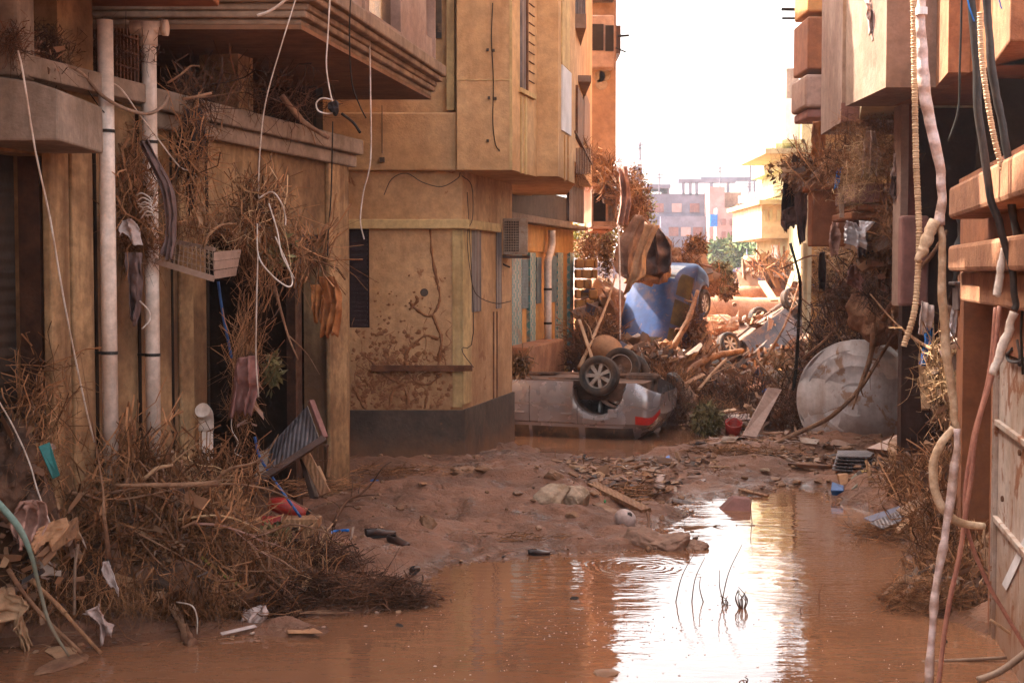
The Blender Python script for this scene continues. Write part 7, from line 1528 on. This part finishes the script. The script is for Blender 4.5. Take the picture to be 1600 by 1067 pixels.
# uprooted shrubs
def shrub(name, lb, px, py, Y, s, mat, seed, n=700):
    t = thing(name, lb, 'shrub', P(px, py + 20, Y)); mb = MB(); leaves(mb, n * 4, P(px, py, Y), np.array([s, s * .7, s * 1.1]), (.02, .07), seed, .9); twigs(mb, n // 6, P(px, py, Y), np.array([s, s * .7, s * 1.1]), (.3, .8), (.005, .014), seed=seed); mb.build('foliage', M[mat], t)
    mb = MB(); c = P(px, py, Y)
    for k in range(5): mb.tube([c + (0, 0, -s * 1.3), c + (rnd.uniform(-.4, .4) * s, 0, -s * .3), c + (rnd.uniform(-1, 1) * s, 0, s * .9)], [.03, .008], 6, sm=3)
    mb.build('stem', M['bark'], t)
shrub('uprooted_shrub', 'drooping brown shrub on top of the tarpaulin debris', 1088, 385, 34, .26, 'leafd', 51, 350)
shrub('uprooted_shrub', 'withered olive shrub standing behind the blue car', 1122, 432, 35, .36, 'leafg', 52, 450)
shrub('uprooted_shrub', 'dusty brown shrub between blue car and the log', 1072, 428, 34.5, .3, 'leafd', 53, 400)
shrub('uprooted_shrub', 'rusty brown shrub leaning right of the withered olive one', 1135, 448, 36, .3, 'leafd', 54, 400)
shrub('uprooted_shrub', 'low grey green bush by the channel right of the silver car', 1105, 655, 22.6, .22, 'leafg', 55, 500)
shrub('uprooted_shrub', 'dry weed tuft at the foot of the tiled shop', 812, 570, 21.5, .14, 'leafd', 56, 250)
# splintered boards
SB = [(1050, 610, 25, 1100, 585, 25.5, .1, .03, 'wood', 'brown board leaning across the dark gap behind the bumper'), (945, 575, 25.5, 985, 540, 26, .14, .03, 'woodp', 'pale board sloping above the car wheel'), (905, 500, 26, 925, 560, 25, .06, .04, 'woodp', 'thin pale pole leaning beside the broken stone wall'),
      (1020, 445, 30.2, 980, 428, 30.4, .09, .09, 'woodp', 'short orange pole lying on the blue car roof edge'), (1210, 470, 36, 1190, 440, 37, .2, .05, 'woodp', 'bright cream board standing near the log end'), (1275, 520, 27, 1315, 545, 26.5, .07, .03, 'farw', 'white thin board below the ochre wall'), (1262, 560, 26, 1268, 530, 26.2, .12, .03, 'cremy', 'short cream board beside the white thin board'),
      (1230, 455, 38, 1240, 425, 39, .12, .05, 'woodp', 'cream board standing behind the dark car'), (1120, 600, 27, 1190, 606, 26.5, .1, .04, 'wood', 'long flat board in front of the dark car'), (1090, 650, 23.4, 1150, 640, 23.6, .1, .03, 'woodp', 'pale floating board in the far puddle'), (1128, 655, 22.9, 1190, 650, 23.2, .25, .03, 'laminate', 'wide pinkish board beside the far puddle'), (1100, 640, 24, 1085, 690, 22.6, .05, .04, 'woodd', 'dark post leaning against the black bags')]
for x0, y0, a, x1, y1, b, w, t_, mt, lb in SB: plank('board', (x0, y0, a), (x1, y1, b), w, t_, M[mt], lb, 'board')
def drum():
    c = P(945, 552, 25.4); t = thing('broken_tub', 'broken brown plastic tub half buried behind the car wheel', 'tub', c)
    mb = MB(); mb.lathe([(.02, -.2), (.22, -.18), (.3, .15), (.28, .15), (.2, -.16), (.02, -.17)], 24, Matrix.Translation(c) @ Matrix.Rotation(-1.0, 4, 'X') @ Matrix.Rotation(.4, 4, 'Y')); mb.build('shell', M['card'], t, smooth=True)
drum()
for i, (x, y, Y, s, lb) in enumerate(((1055, 600, 24.6, (.22, .2, .4), 'black rubbish bag hanging behind the silver bumper'), (1115, 585, 29.5, (.5, .3, .35), 'black plastic sheet heap under the dark car'), (1080, 590, 28.5, (.35, .3, .3), 'dark engine lump among the branches'))):
    mb = MB(); chunk(mb, P(x, y, Y), s, 200 + i, 1.5); mb.build('black_bag', M['black'], None, lb, 'bag', sub=1, smooth=True)
for i, (x, y, Y, s, mt, lb) in enumerate(((1128, 595, 27, .14, 'blue', 'dark blue plastic drum piece by the dark car'), (1196, 613, 25.5, .1, 'blueb', 'bright blue scrap beside the narrow board'), (1058, 560, 28, .16, 'ragw', 'whitish bundle behind the rubbish bag'), (1148, 500, 37, .08, 'ragp', 'pink scrap on the dark car underside'), (1042, 540, 29, .2, 'card', 'torn red brown carton leaning on the blue car'), (985, 560, 26, .12, 'ragw', 'pale crumpled can above the tyre'), (1178, 600, 26.5, .16, 'ledge', 'orange brick chunk below the yellow block'))):
    mb = MB(); chunk(mb, P(x, y, Y), (s, s * .8, s * .7), 300 + i, 1.0); mb.build('scrap', M[mt], None, lb, 'scrap')
for a in (([(1068, 590, 27), (1090, 570, 27.4), (1120, 556, 28), (1160, 548, 28.6)], (.10, .06), 'bark', 'thick muddy trunk lying under the nose of the dark car'), ([(1165, 612, 26), (1205, 600, 26.4), (1250, 588, 27)], (.09, .05), 'log', 'pale stripped trunk in front of the yellow block'), ([(905, 575, 25), (930, 520, 26), (950, 470, 27), (962, 430, 27.5)], (.04, .015), 'woodp', 'tall pale pole leaning left of the blue car'), ([(1050, 545, 29), (1075, 500, 29.4), (1090, 455, 30)], (.08, .04), 'bark', 'muddy branch standing against the blue car'), ([(1196, 560, 26), (1230, 500, 27), (1252, 430, 28)], (.03, .012), 'bark', 'thin branch crossing in front of the dark car'), ([(1090, 610, 25), (1120, 575, 25.4), (1135, 560, 25.8)], (.03, .02), 'woodp', 'short pale stick above the black bags'), ([(1290, 600, 23), (1270, 540, 23.5), (1300, 470, 24)], (.04, .02), 'bark', 'crooked trunk left behind the tank')):
    branch('debris_branch', a[0], a[1], M[a[2]], a[3], forks=5, seed=len(a[3]), flen=.6)
for i, (x0, y0, x1, y1, Y) in enumerate(((1030, 303, 1030, 268, 118), (1125, 292, 1125, 258, 116), (1170, 306, 1170, 282, 115), (1000, 250, 1000, 222, 79))):
    mb = MB(); mb.tube([P(x0, y0, Y), P(x1, y1, Y)], .06, 5); mb.tube([P(x1 - 7, y1 + 5, Y), P(x1 + 7, y1 + 5, Y)], .04, 5); mb.tube([P(x1 - 5, y1 + 10, Y), P(x1 + 5, y1 + 10, Y)], .04, 5)
    mb.build('roof_antenna', M['farg'], None, ('thin antenna on the grey unfinished building', 'thin antenna on the pink apartment building', 'short antenna above the brick part of the pink building', 'antenna on the pale rounded building')[i], 'antenna')
# far debris field and trees
rr = random.Random(8); mb = MB()
for i in range(260):
    Y = rr.uniform(48, 95); px = rr.uniform(1090, 1235); p = P(px, 440, Y); s = rr.uniform(.15, .6); chunk(mb, (p[0], Y, ghs(p[0], Y) + s * .2), (s * 1.5, s, s * .6), 400 + i)
mb.build('far_rubble_field', M['pale'], None, 'pale sunlit rubble covering the far street', 'rubble', None, 'stuff')
for i, (px, Y, h, w, lb) in enumerate(((1145, 92, 2.6, 1.6, 'leftmost hazy green tree at the end of the street'), (1172, 90, 3.0, 1.8, 'tallest hazy green tree at the end of the street'), (1200, 88, 2.8, 1.7, 'hazy green tree left of the yellow house'), (1224, 86, 2.6, 1.5, 'hazy green tree half behind the yellow house'), (1125, 95, 1.8, 1.2, 'small hazy bush before the pink building'))):
    c = P(px, 405, Y); t = thing('tree', lb, 'tree', (c[0], Y, 0)); mb = MB(); rg = random.Random(i)
    for k in range(11): leaves(mb, 260, c + (rg.uniform(-w, w) * .7, rg.uniform(-.8, .8), rg.uniform(-.9, h * .35)), np.array([.7, .6, .5]) * rg.uniform(.7, 1.2), (.12, .26), i * 20 + k, .1)
    mb.build('crown', M['fartree'], t)
    mb = MB(); mb.tube([(c[0], Y, 0), (c[0] + .1, Y, c[2] - .5), (c[0] - .1, Y, c[2] + .8)], [.18, .1, .04], 8, sm=3)
    for k in range(4): mb.tube([(c[0], Y, c[2] - .7), (c[0] + rg.uniform(-w, w) * .6, Y, c[2] + .5)], [.08, .03], 6)
    mb.build('trunk', M['bark'], t)
# haze
bpy.ops.mesh.primitive_cube_add(size=1) if False else None
mb = MB(); mb.box(-200, 260, -70, 260, -2.0, 12.3); hz = MB().build
m = bpy.data.materials.new('haze'); m.use_nodes = True; n_ = m.node_tree; n_.nodes.remove(n_.nodes['Principled BSDF'])
pv = n_.nodes.new('ShaderNodeVolumePrincipled'); pv.inputs['Color'].default_value = (.84, .89, 1, 1); pv.inputs['Density'].default_value = .0006; pv.inputs['Anisotropy'].default_value = .3
n_.links.new(pv.outputs[0], n_.nodes['Material Output'].inputs['Volume'])
mb.build('haze', m, None, 'pale dusty haze filling the street', 'haze', None, 'stuff')

# ------------------------------------------------------------------ groups: repeats of one kind share a phrase
PH = {'car': 'wrecked cars in the street', 'cord': 'white strings hanging from the left building', 'wire': 'loose wires on the left side', 'cloth': 'rags caught in the debris', 'cable': 'cables hanging in the street', 'branch': 'loose branches', 'board': 'broken boards in the debris',
      'plank': 'planks lying in the mud', 'twig': 'twigs standing in the water', 'tree': 'hazy trees at the end of the street', 'shrub': 'uprooted shrubs among the wrecks', 'stone': 'stones lying in the mud', 'shoe': 'lost shoes at the water edge', 'litter': 'bits of litter on the mud', 'antenna': 'antennas on the far roofs',
      'bag': 'black bags and sheets between the cars', 'scrap': 'coloured scraps between the cars', 'floating debris': 'lumps floating in the water', 'building': 'houses along the street', 'mud': 'mud mounds on the banks', 'trunk': 'muddy trunks on the right bank', 'hose': 'blue and grey hoses at the left building', 'blind': 'slatted blinds on the right shore', 'block': 'plaster blocks before the dark car', 'earth': 'earth lumps in the wreck heap'}
tops = [o for o in SC.objects if o.parent is None and 'category' in o.keys() and 'kind' not in o.keys()]
for c, ph in PH.items():
    m_ = [o for o in tops if o['category'] == c]
    if len(m_) > 1:
        for o in m_: o['group'] = ph
